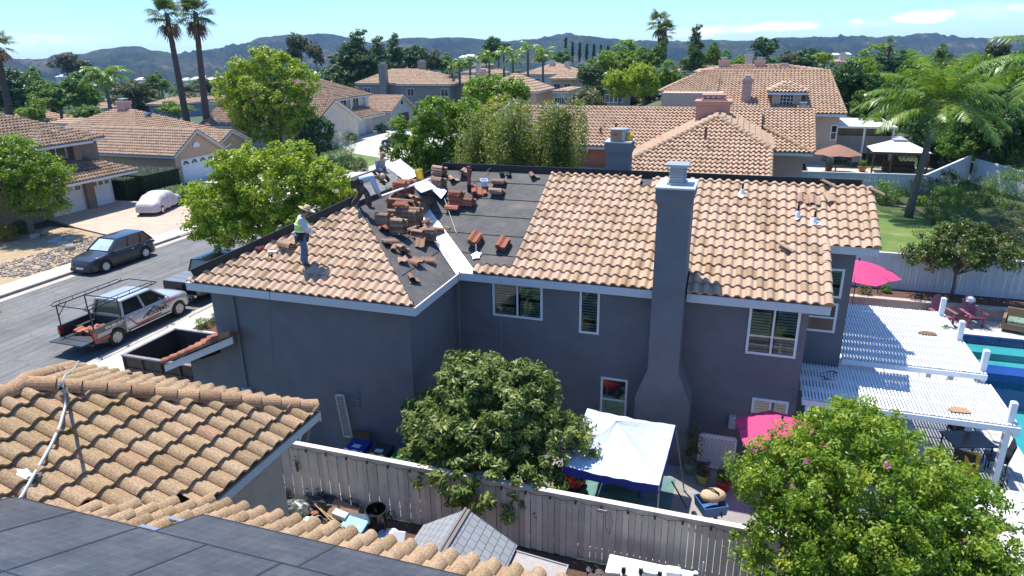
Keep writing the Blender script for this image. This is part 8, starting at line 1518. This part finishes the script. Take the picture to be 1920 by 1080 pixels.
FH = [('reddish roofed house with a tall slab chimney just beyond the beige house', 1300, 1555, 137, 127, 84, M_pinkstucco, ((1358, 112), (1425, 113), (1470, 123))), ('pale house low behind the trees with two stacks on its roof', 1255, 1420, 136, 128, 108, M_stcream, ((1405, 102),)), ('far grey roofed house poking above the right hand trees', 1560, 1600, 118, 106, 150, M_stcream, ((1581, 100),)),
      ('small pink gabled house left of the dark tree', 1028, 1078, 148, 126, 128, M_stpeach, ()), ('pale two storey house behind the small palms', 975, 1080, 140, 118, 150, M_stcream, ((1035, 115), (1064, 117))), ('terracotta roof half hidden behind the centre green tree', 890, 1010, 172, 140, 100, M_stpeach, ((906, 133),)), ('low pale house beneath the small palms', 1035, 1065, 172, 160, 104, M_stcream, ()),
      ('house with a tan roof behind the grey house chimney', 862, 900, 137, 122, 165, M_stcream, ()), ('pale gable roof between the two far tan roofs', 893, 925, 140, 119, 158, M_stwhite, ((897, 113),)), ('distant salmon roof above the greige house', 875, 905, 124, 112, 210, M_stpeach, ()), ('small blue grey house beyond the peach house', 272, 326, 196, 180, 118, M_stblue, ()),
      ('tan roofed house left of the leaning palm trunk', -30, 60, 232, 205, 84, M_stpeach, ()), ('tan hipped roof behind the brown house, with a skylight', 88, 160, 232, 208, 80, M_stpeach, ()), ('flat brown roof between the two tan roofs at the left', 45, 95, 228, 212, 92, M_stpeach, ((84, 202),)), ('pink roof seen through the palm at the left', 143, 175, 205, 186, 125, M_stpeach, ()), ('small tan roof right of the blue grey house', 340, 362, 190, 173, 130, M_stcream, ()), ('greyish tan roof among the trees right of the centre', 1130, 1170, 165, 148, 95, M_stgreige, ())]
for (lab, a, c, e, r, y, w, ch) in FH: far_house(lab, a, c, e, r, y, w, ch=ch, d=9 if y < 140 else 12)
rg_ = random.Random(3); grp = 'tiny distant buildings in the valley'
for i, (px, py) in enumerate([(20, 150), (50, 148), (110, 146), (205, 145), (365, 151), (378, 149), (392, 152), (410, 150), (345, 153), (260, 152), (880, 108), (868, 110), (1586, 104), (1566, 105), (592, 140), (1020, 108)]):
    p = at(px, py, -22 if px < 700 else -8); p = p if p.y < 1200 else aty(px, py, 900); w = 4+rg_.random()*4; b = MB(); b.box(p.x-w, p.x+w, p.y, p.y+12, p.z-8, p.z+1.5); b.prism([(p.x-w-1, p.y-1, p.z+1.4), (p.x+w+1, p.y-1, p.z+1.4), (p.x+w*.6, p.y+6, p.z+4.2), (p.x-w*.6, p.y+6, p.z+4.2)], (0, .5, -.3)); tag(b.build('distant_building', M_stwhite), 'tiny pale building far off in the valley', 'building', grp)
_pt = {}
def proto(kind):
    if kind in _pt: return dup(_pt[kind])
    r_ = empty(dict(r='round_tree', g='green_tree', p='pine_tree', o='olive_tree', e='gum_tree', c='cypress_tree', d='dark_tree', y='lime_tree', w='dense_bush')[kind], (0, 0, 0)); sd = ord(kind)
    mt = dict(r=L_mid, g=L_bright, p=L_pine, o=L_olive, e=L_gum, c=L_pine, d=L_dark, y=L_lime, w=L_mid)[kind]; rg = np.random.default_rng(sd); lob = []
    if kind in 'rgodyw':
        for i in range(9): a = rg.uniform(0, 6.28); q = rg.uniform(.1, .33); lob.append((q*math.cos(a), q*math.sin(a), rg.uniform(.35, .78), rg.uniform(.16, .28), rg.uniform(.16, .28), rg.uniform(.13, .24)))
        if kind == 'w': lob = [(a, b_, c*.7, d, e, f) for a, b_, c, d, e, f in lob]
        crown('crown', lob, 420, 26, .055, .042, .026, mt, r_, sd, .6)
    elif kind == 'p':
        for i in range(16): z = .14+.84*i/16; q = .20*(1-.85*(i/16))+.02; a = rg.uniform(0, 6.28); lob.append((q*.5*math.cos(a), q*.5*math.sin(a), z, q, q, .06))
        crown('crown', lob, 420, 24, .038, .045, .014, mt, r_, sd, .4, droop=.3)
    elif kind == 'e':
        for i in range(7): a = rg.uniform(0, 6.28); q = rg.uniform(.05, .25); lob.append((q*math.cos(a), q*math.sin(a), rg.uniform(.55, .95), .12, .12, .10))
        crown('crown', lob, 170, 22, .05, .045, .016, mt, r_, sd, .5, droop=.5)
    else:
        lob = [(0, 0, .15+.055*i, .040*(1-.5*abs(i/15-.3)), .040*(1-.5*abs(i/15-.3)), .05) for i in range(16)]; crown('crown', lob, 200, 22, .018, .03, .012, mt, r_, sd, .6)
    b = MB(); b.tube([(0, 0, -.05), (.01, 0, .3), (0, .01, .62 if kind in 'rgodyw' else .85)], [.028, .02, .008], 7)
    for i in range(5): a = i*1.3; b.tube([(0, 0, .28), (.12*math.cos(a), .12*math.sin(a), .45), (.22*math.cos(a), .22*math.sin(a), .62)], [.014, .009, .004], 5) if kind in 'rgodyew' else None
    b.build('trunk', M_bark, r_, local=True); _pt[kind] = r_; return r_
def T(kind, px, top, bot, wpx, y, lab, cat='tree', z0=None):
    a = aty(px, top, y); c = aty(px, bot, y); base = c.z if z0 is None else z0; h_ = a.z-base; w = (aty(px+wpx/2, top, y)-aty(px-wpx/2, top, y)).length; r_ = proto(kind); r_.location = (c.x, y, base); r_.rotation_euler = (0, 0, (px*7 % 63)/10); s_ = w/({'p': .42, 'e': .6, 'c': .085}.get(kind, 1.0)); r_.scale = (s_, s_, h_/({'c': 1.0, 'p': 1.02, 'e': 1.03}.get(kind, .98))); tag(r_, lab, cat); return r_
TL = [('d', 20, 125, 235, 90, 95, 'dark green tree at the far left behind the palm trunk'), ('r', 75, 128, 235, 80, 100, 'dark green tree second from the left edge'), ('e', 138, 100, 190, 46, 150, 'tall thin gum tree above the left tree belt'), ('e', 158, 112, 190, 50, 155, 'shorter gum tree right of the tall thin gum'), ('r', 118, 140, 232, 90, 88, 'green tree left of the feathery palm'), ('g', 62, 178, 240, 50, 80, 'bright bush like tree in front of the left palm trunk'), ('o', 255, 145, 215, 70, 120, 'olive tinted tree right of the feathery palm'), ('r', 300, 135, 185, 50, 140, 'green tree just left of the pair of tall palms'), ('g', 335, 185, 222, 60, 95, 'light green tree between the blue grey house and the palms'), ('o', 365, 155, 180, 50, 170, 'pale olive tree between the tall palm trunks'), ('d', 395, 145, 185, 50, 190, 'dark tree right of the tall palm trunks'),
      ('r', 170, 150, 230, 60, 110, 'green mass behind the feathery palm'), ('w', 175, 185, 230, 60, 75, 'banana like green bush behind the peach house'), ('e', 575, 64, 200, 62, 130, 'reddish gum tree rising above the tall lime tree'), ('e', 600, 84, 180, 40, 128, 'lower reddish gum tree right of the first'), ('p', 632, 100, 170, 60, 150, 'bushy conifer left of the tall pines'), ('p', 680, 50, 170, 64, 140, 'tallest dark pine beyond the white house'), ('p', 655, 75, 165, 50, 138, 'dark pine left of the tallest pine'), ('p', 715, 64, 165, 46, 142, 'second slim pine right of the tallest'), ('p', 745, 58, 150, 40, 150, 'third slim pine above the greige roof'), ('d', 775, 82, 150, 60, 165, 'dark tree behind the greige house'), ('o', 800, 85, 150, 50, 170, 'olive tree behind the greige house'), ('r', 830, 100, 148, 60, 175, 'green tree right of the greige chimney'), ('r', 865, 106, 140, 50, 185, 'bushy tree above the greige gable'),
      ('d', 935, 66, 130, 60, 230, 'round dark tree standing against the hills in the centre'), ('g', 912, 95, 125, 40, 200, 'light green tree left of the round dark tree'), ('r', 1055, 92, 130, 50, 240, 'green mass left of the cypress row'), ('g', 1020, 95, 122, 40, 210, 'light tree behind the small palms'), ('y', 1160, 122, 205, 76, 84, 'yellow green tree left of the salmon ridge'), ('d', 1100, 118, 180, 66, 96, 'dense green tree beside the pink gabled house'), ('g', 1170, 64, 150, 110, 128, 'large domed bright green tree right of the cypress row'), ('g', 1130, 85, 160, 80, 120, 'green tree overlapping the large domed tree'), ('r', 1215, 80, 150, 70, 122, 'green tree below the pair of small fan palms'), ('y', 1205, 108, 206, 90, 80, 'tall yellow green tree behind the salmon ridge'), ('g', 1255, 100, 200, 70, 86, 'bright tree against the beige house wall'), ('p', 1300, 42, 150, 44, 110, 'slim poplar shaped tree left of the clouds'), ('r', 1330, 80, 140, 60, 120, 'feathery tree right of the poplar'), ('g', 1375, 98, 138, 60, 130, 'light green tree over the far reddish roof'), ('d', 1437, 67, 122, 64, 180, 'dark round tree below the first cloud'), ('o', 1480, 98, 130, 50, 150, 'olive tree right of the dark round tree'), ('y', 1545, 95, 128, 50, 140, 'yellow tinged tree right of the far chimneys'), ('r', 1500, 105, 128, 40, 150, 'small green tree between the olive and yellow trees'),
      ('d', 1600, 110, 225, 110, 78, 'tall dark hedge tree right of the beige house'), ('g', 1640, 98, 200, 110, 84, 'bright green tree behind the queen palm fronds, left'), ('r', 1700, 95, 240, 120, 78, 'green tree directly behind the queen palm'), ('g', 1790, 75, 300, 160, 70, 'high pale green tree right of the queen palm'), ('r', 1870, 72, 300, 150, 72, 'high green tree at the right edge'), ('d', 1760, 180, 335, 150, 62, 'dark shaded tree right of the palm trunk'), ('r', 1790, 215, 335, 110, 57, 'leafy lower tree right of the palm trunk'), ('d', 1880, 190, 340, 150, 56, 'dark tree mass at the right edge behind the sloping fence'), ('d', 1830, 140, 320, 150, 64, 'dark tree between the high trees at the right'), ('g', 1650, 210, 290, 70, 66, 'sunlit green bush tree left of the palm trunk'), ('r', 1625, 215, 262, 60, 67, 'shrubby tree above the grey white fence'), ('r', 1700, 125, 300, 120, 66, 'dense tree right behind the queen palm crown'), ('d', 1825, 165, 345, 130, 57.6, 'dense dark tree just behind the rising white fence'), ('g', 1905, 140, 350, 130, 60, 'bright dense tree in the right corner behind the sunlit fence'), ('g', 1765, 115, 300, 120, 70, 'bright tall tree right of the queen palm crown'), ('d', 1725, 195, 332, 90, 60, 'dark tree in the gap right of the gazebo'), ('r', 1620, 160, 245, 80, 74, 'round tree behind the pale carport'), ('r', 1560, 118, 215, 60, 90, 'tree at the right gable end of the beige house'), ('e', 1845, 80, 200, 70, 90, 'wispy tree top at the upper right')]
for t_ in TL: T(*t_)
for i in range(9): px = 1060+13.2*i; T('c', px, 76+i*1.5-(6 if i == 0 else 0), 115, 7, 250, ('first', 'second', 'third', 'fourth', 'fifth', 'sixth', 'seventh', 'eighth', 'last')[i]+' slim cypress from the left in the row against the hills')
rgx = random.Random(11)
for i in range(130):
    px = rgx.uniform(-40, 1960); y = rgx.uniform(200, 520); 
    if i > 56: px, y = rgx.choice(((-60, 430, 100, 220), (1570, 2000, 84, 220), (1570, 2000, 84, 220), (600, 860, 165, 240), (1060, 1560, 115, 230))), 0; y = rgx.uniform(px[2], px[3]); px = rgx.uniform(px[0], px[1])
    if 760 < px < 900 and y < 260: continue
    zt = at(px, 500, 0); v = ray(px, 100); x = v.x/v.y*y; r_ = proto(rgx.choice('rdog')); z = gh(x, y)-1; s_ = rgx.uniform(9, 15) if y > 200 else rgx.uniform(5.5, 8); r_.location = (x, y, z); r_.scale = (s_*1.3, s_*1.3, s_*rgx.uniform(.7, 1.0)); r_.rotation_euler = (0, 0, rgx.uniform(0, 6)); tag(r_, 'distant tree in the valley belt below the hills', 'tree', 'distant valley trees')
rg = np.random.default_rng(9); C = []
for i in range(900): 
    d = rg.uniform(260, 1500)**1; a = rg.uniform(-62, 36)*PI/180; x, y = d*math.sin(a), d*math.cos(a); s_ = rg.uniform(5, 11); k = 46; q = rg.normal(0, 1, (k, 3)); q /= np.linalg.norm(q, axis=1)[:, None]; q[:, 2] = abs(q[:, 2]); C.append(np.hstack([np.array([x, y, gh(x, y)])+q*np.array([s_, s_, s_*.8])*rg.uniform(.7, 1, (k, 1)), q, np.full((k, 1), rg.uniform(.1, .8))]))
C = np.vstack(C); V, F = leaf_arrays(C[:, :3], C[:, 3:6], 3.4, 2.4, rg, .5); tag(arrmesh('far_woods', V, F, L_pine, None, np.clip(C[:, 6]+rg.normal(0, .12, len(C)), 0, 1)), 'distant woods filling the valley floor', 'woods', kind='stuff')
tree('lime_street_tree', 'round lime green street tree between the roofers and the road', (-23.1, 30.0, 0), 7.6, [(0, 0, 5.0, 3.0, 2.2, 1.9), (-3.1, -1, 4.2, 1.8, 1.5, 1.3), (2.6, .6, 4.9, 1.6, 1.5, 1.5), (-1.7, -.6, 6.0, 1.6, 1.4, 1.2), (.9, .2, 6.5, 1.5, 1.3, 1.0), (-2.2, -1.4, 2.9, 2.0, 1.2, 1.1), (1.0, -.8, 3.5, 2.0, 1.3, 1.1), (-4.0, -1.2, 3.0, 1.2, 1.0, .8)], 950, 46, .34, .17, .12, L_lime, .17, seed=201, nb=30, th=3.0, shell=.5, forks=2)
tree('leafy_tree', 'bright green tree at the left edge in front of the brown house', (-45.4, 32.6, 0), 7.2, [(0, 0, 4.6, 2.6, 2.3, 1.9), (2.0, .4, 4.2, 1.7, 1.6, 1.4), (-1.8, -.5, 4.8, 1.8, 1.8, 1.5), (1.3, 0, 2.6, 2.0, 1.6, 1.2), (-.4, 0, 6.0, 1.6, 1.4, 1.0)], 560, 44, .36, .20, .10, L_bright, .22, seed=202, nb=22, th=2.4)
tree('tall_lime_tree', 'tall lime green multi trunk tree with several rounded heads left of centre', (-50.6, 67, 0), 13, [(-5.2, 0, 7.6, 2.2, 2, 2.2), (-3.4, 0, 9.6, 1.7, 1.6, 1.6), (-.6, 0, 10.6, 1.7, 1.6, 1.8), (2.0, 0, 10.0, 1.8, 1.6, 1.7), (4.3, 0, 8.2, 1.9, 1.8, 2.0), (-1.0, -1, 7.0, 3.2, 2.4, 2.4), (2.3, -.5, 6.2, 3.2, 2.2, 2.2), (-3.4, -.5, 5.0, 2.2, 2, 1.8), (3.6, -.5, 4.4, 2.4, 1.8, 1.5), (-1.5, -.6, 3.3, 2.6, 2, 1.4)], 900, 40, .50, .27, .20, L_lime, .26, seed=203, nb=26, forks=4, th=5.5)
tree('dark_shrub_tree', 'dark green bushy tree below the tall lime tree beside the white house', (-44.6, 66, 0), 5, [(0, 0, 2.6, 2.0, 1.8, 2.0), (1.0, 0, 3.6, 1.2, 1.2, 1.3), (-1.2, 0, 1.8, 1.4, 1.4, 1.4)], 260, 36, .32, .22, .13, L_dark, .16, seed=204)
tree('centre_green_tree', 'fresh green tree rising behind the yellow bucket', (-17.4, 36, 0), 8.6, [(.9, .3, 8.4, 1.3, 1.2, 1.0), (2.6, .6, 8.2, 1.0, 1.0, .9), (1.9, .6, 5.2, 1.7, 1.5, 1.9), (2.4, .6, 7.3, 1.3, 1.2, 1.1), (-.9, 0, 3.2, 1.5, 1.4, 1.5), (0, 0, 4.4, 1.8, 1.7, 2.2), (.5, .2, 6.4, 1.4, 1.3, 1.5), (-.9, 0, 6.0, 1.1, 1.0, 1.2), (.9, 0, 3.0, 1.6, 1.4, 1.4), (-1.4, 0, 7.4, .5, .5, .8), (.3, 0, 7.8, .9, .8, .8)], 1150, 40, .28, .16, .11, L_bright, .15, seed=205, nb=20, th=4)
tree('yellow_tree', 'yellow tinged bright tree between the green tree and the birches', (-15.6, 41, 0), 9.5, [(0, 0, 6.6, 1.8, 1.6, 1.8), (1.6, 0, 7.8, 1.4, 1.3, 1.2), (-.6, 0, 7.9, 1.0, 1, .8)], 300, 36, .32, .17, .12, L_yellow, .15, seed=206, th=4); tree('round_green_tree', 'rounded green tree top above the birches', (-20.5, 58, 0), 10, [(0, 0, 7.4, 2.9, 2.2, 2.3), (-1.6, 0, 8.2, 1.4, 1.3, 1.2), (1.5, 0, 8.0, 1.4, 1.3, 1.2)], 320, 36, .42, .24, .16, L_bright, .2, seed=207, th=4.5)
tree('rusty_tree', 'olive brown tree right of the rounded tree top', (-12.6, 58, 0), 9, [(0, 0, 7.0, 1.8, 1.6, 1.4)], 130, 34, .36, .2, .13, L_olive, .18, seed=208, th=4)
def birch(lab, x, y, h_, r0, seed):
    root = empty('weeping_birch', (x, y, 0), 0, lab, 'tree'); rg = np.random.default_rng(seed); random.seed(seed); tb = MB(); tb.tube([(0, 0, 0), (.1, 0, h_*.4), (-.1, .1, h_*.75), (0, 0, h_*.97)], [.13, .10, .06, .02], 8); P = []
    for k in range(84):
        z = h_*rg.uniform(.45, 1.0); a = rg.uniform(0, 6.28); L1 = r0*rg.uniform(.3, 1.0)*(1.15-.5*(z/h_)); tip = np.array([L1*math.cos(a), L1*math.sin(a), z+.35]); 
        if k < 26: tb.tube([(0, 0, z-.6), tuple(tip*np.array([.5, .5, 1])+np.array([0, 0, .1])), tuple(tip), tuple(tip+np.array([.2*math.cos(a), .2*math.sin(a), -.6]))], [.035, .022, .014, .006], 5)
        for s_ in range(5):
            c = tip*np.array([rg.uniform(.15, 1.1)]*2+[1]); ll = rg.uniform(1.2, 3.4)*min(1, z/5); n_ = int(ll*34); t = rg.uniform(0, 1, n_); P.append(np.stack([c[0]+rg.normal(0, .10, n_)+.15*t*math.cos(a), c[1]+rg.normal(0, .10, n_)+.15*t*math.sin(a), c[2]-t*ll], 1))
    P = np.vstack(P); P = P[P[:, 2] > .8]; V, F = leaf_arrays(P, rg.normal(0, 1, P.shape), .13, .06, rg, 1, droop=.6); arrmesh('crown', V, F, L_birch, root, rg.uniform(0, 1, len(P))); tb.build('trunk', mat('birch_bark', (.42, .38, .33), .8, noise=.35, nscale=7), root, local=True)
birch('weeping birch on the left of the pair behind the ridge', -11.7, 31.4, 8.8, 2.6, 211); birch('weeping birch in the middle behind the ridge with a pale trunk', -9.9, 30.2, 9.4, 2.4, 212); birch('tall weeping birch filling the gap between the left and middle ones', -10.9, 32.6, 9.3, 2.5, 214); birch('weeping birch on the right nearest the salmon house', -8.0, 31.0, 9.3, 2.1, 213)
def fanp(lab, px, top, bot, y, R, lean=(0, 0), sd=1, tr=.22, nf=34): a, c = aty(px, top, y), aty(bot[0], bot[1], y); fan_palm('fan_palm', lab, (c.x, y, c.z-1), a.z-c.z+1, R, nf, (a.x-c.x, 0), sd, tr)
fanp('tall fan palm on the left of the pair rising over the peach house', 312, 25, (350, 225), 76, 2.9, sd=301, nf=44, tr=.34); fanp('tall fan palm on the right of the pair rising over the peach house', 366, 22, (388, 232), 74, 2.8, sd=302, nf=44, tr=.34); fanp('fan palm cut by the left edge with a leaning dark trunk', -8, 78, (20, 222), 66, 2.4, sd=303, tr=.32)
fanp('small fan palm on the left of the far pair', 1236, 40, (1238, 100), 150, 3.2, sd=304, nf=26, tr=.4); fanp('small fan palm on the right of the far pair', 1247, 56, (1246, 100), 148, 2.8, sd=305, nf=26, tr=.4); fanp('lone distant fan palm under the second cloud', 1669, 80, (1667, 105), 170, 1.6, sd=306, nf=20); fanp('lone distant fan palm top at the right of the hills', 1768, 92, (1768, 110), 150, 1.5, sd=307, nf=20)
for i, (px, tp, bt, y, R) in enumerate(((882, 118, 150, 118, 2.4), (862, 122, 150, 120, 2.2), (918, 108, 150, 116, 2.6), (962, 112, 152, 118, 2.8), (990, 95, 145, 122, 3.2), (1018, 104, 150, 118, 2.8), (945, 100, 140, 130, 2.6), (848, 128, 150, 126, 1.8))): a, c = aty(px, tp, y), aty(px, bt, y); feather_palm('date_palm', 'small palm among the far roofs, number %d' % (i+1), (c.x, y, c.z-1), a.z-c.z+1, R, 14, seed=320+i, tr=.22, nl=14, lw=.09, group='small palms among the far roofs')
a, c = aty(205, 150, 92), aty(207, 205, 92); feather_palm('feather_palm', 'big feathery palm behind the peach house chimney', (c.x, 92, c.z-1), a.z-c.z+1, 5.2, 20, seed=331, tr=.3, nl=34, lw=.08)
a, c = aty(1900, 130, 58), aty(1900, 300, 58); feather_palm('feather_palm', 'queen palm head at the right edge with long yellow green fronds', (c.x+1, 58, c.z-1), 7.0, 5.2, 20, seed=332, tr=.3, nl=34, lw=.06)
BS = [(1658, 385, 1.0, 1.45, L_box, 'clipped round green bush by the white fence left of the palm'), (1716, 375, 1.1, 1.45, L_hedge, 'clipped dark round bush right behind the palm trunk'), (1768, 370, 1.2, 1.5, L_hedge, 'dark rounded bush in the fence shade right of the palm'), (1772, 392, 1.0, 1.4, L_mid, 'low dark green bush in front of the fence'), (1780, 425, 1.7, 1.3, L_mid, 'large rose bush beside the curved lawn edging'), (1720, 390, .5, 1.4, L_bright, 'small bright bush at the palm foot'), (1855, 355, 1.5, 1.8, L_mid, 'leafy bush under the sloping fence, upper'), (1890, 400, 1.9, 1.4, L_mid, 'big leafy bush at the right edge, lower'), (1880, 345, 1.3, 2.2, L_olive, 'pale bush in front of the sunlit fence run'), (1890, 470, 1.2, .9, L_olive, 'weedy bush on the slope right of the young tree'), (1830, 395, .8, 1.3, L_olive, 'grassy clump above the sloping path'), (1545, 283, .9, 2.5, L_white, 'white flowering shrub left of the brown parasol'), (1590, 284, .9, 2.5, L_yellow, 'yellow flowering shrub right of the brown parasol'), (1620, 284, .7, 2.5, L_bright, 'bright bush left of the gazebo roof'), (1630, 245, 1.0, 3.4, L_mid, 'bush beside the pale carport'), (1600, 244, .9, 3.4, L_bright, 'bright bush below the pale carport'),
      (638, 300, 2.0, 0, L_white, 'white flowering oleander beside the white house lawn'), (650, 318, 1.0, 0, L_dark, 'dark succulent below the oleander'), (675, 322, .9, 0, L_olive, 'buff grassy shrub at the pavement corner'), (722, 287, .6, .1, L_hedge, 'small dark rounded shrub by the front walk'), (660, 268, .8, 0, L_bright, 'low green shrub row beside the white driveway'), (716, 250, .9, 0, L_hedge, 'small hedge cube by the right garage door'), (735, 238, 1.1, 0, L_orange, 'orange flowering shrubs by the brown garage door'), (205, 290, 1.7, 0, L_orange, 'tall shrub with orange flowers between the two left houses'), (550, 300, 2.4, 0, L_bright, 'fern like shrub behind the lime street tree'), (425, 240, 1.6, 2.0, L_bright, 'green shrub on the slope behind the peach gable'), (500, 255, 2.0, 0, L_dark, 'dark shrub below the tall lime tree trunks'), (16, 452, .7, 0, L_orange, 'orange tinged grassy clump under the left tree'), (42, 440, .6, 0, L_mid, 'green grassy clump under the left tree'), (1092, 182, 1.6, 1.0, L_dark, 'dark shrubs by the far wall'), (1120, 186, 1.3, 2, L_bright, 'bright round bush by the far wall'), (1135, 190, 1.4, 2, L_bright, 'second bright bush by the far wall')]
for i, (px, py, r0, z, m_, lb) in enumerate(BS): p = at(px, py, z); bush('shrub', lb, (p.x, p.y, z), (r0, r0*.9, r0*(1.5 if 'tall' in lb else .85)), m_, int(60+40*r0), 34, .10+.02*r0, .055, 400+i, cr=.18+.08*r0)
b = MB(); random.seed(33)
for i in range(1300):
    p = at(random.uniform(-10, 190), random.uniform(450, 520), .1)
    if not (-41 < p.x < -37.3 and p.y < 33): continue
    b.ell((p.x, p.y, .12), (random.uniform(.04, .13), random.uniform(.04, .11), random.uniform(.03, .08)), 6, 4, jit=.15, tint=random.random())
tag(b.build('cobbles', mat('cobble_stone', (.33, .28, .23), .85, noise=.3, nscale=3, tintamt=.35)), 'river cobbles edging the left front yard', 'stones', kind='stuff')
for i, (px, py, lb) in enumerate(((65, 447, 'pale boulder left of the stepping stones'), (83, 440, 'brown boulder beside the driveway under the left tree'), (133, 468, 'boulder in the cobbles left of the dark crossover'))): p = at(px, py, .1); r_ = empty('boulder', p, 0, lb, 'boulder'); b = MB(); random.seed(i); b.ell((0, 0, .12), (.34, .28, .24), 12, 8, jit=.12); b.build('stone', M_rocks, r_, smooth=True, local=True)
for i, (px, py) in enumerate(((110, 447), (128, 446), (118, 455), (100, 452), (140, 459))): p = at(px, py, .1); b = MB(); b.pbox([(p.x+math.cos(a)*.5*r0, p.y+math.sin(a)*.4*r0) for a, r0 in ((k*PI/3.5, .8+.2*(k % 2)) for k in range(7))], .09, .115); tag(b.build('stepping_stone', M_concrete), 'pale irregular stepping stone in the left yard', 'stone', 'stepping stones in the left yard')
def lamp_post(px, top, bot, y, lab): a, c = aty(px, top, y), aty(px, bot, y); r_ = empty('street_lamp', (c.x, y, c.z), 0, lab, 'street lamp'); h_ = a.z-c.z; b = MB(); b.tube([(0, 0, 0), (0, 0, h_*.8), (-.4, 0, h_*.97), (-1.2, 0, h_), (-2.0, 0, h_*.98)], [.1, .07, .06, .05, .045], 8); b.build('pole', M_chimcap, r_, smooth=True, local=True); b = MB(); b.ell((-2.3, 0, h_*.97), (.4, .16, .1), 10, 6); b.build('lamp_head', M_chimcap, r_, smooth=True, local=True)
lamp_post(1172, 136, 190, 84, 'curved street lamp among the trees behind the salmon ridge'); sheet('far_road', [(-24, 74), (-6, 74), (-6, 82), (-24, 82)], 1.2, M_walk, .2)
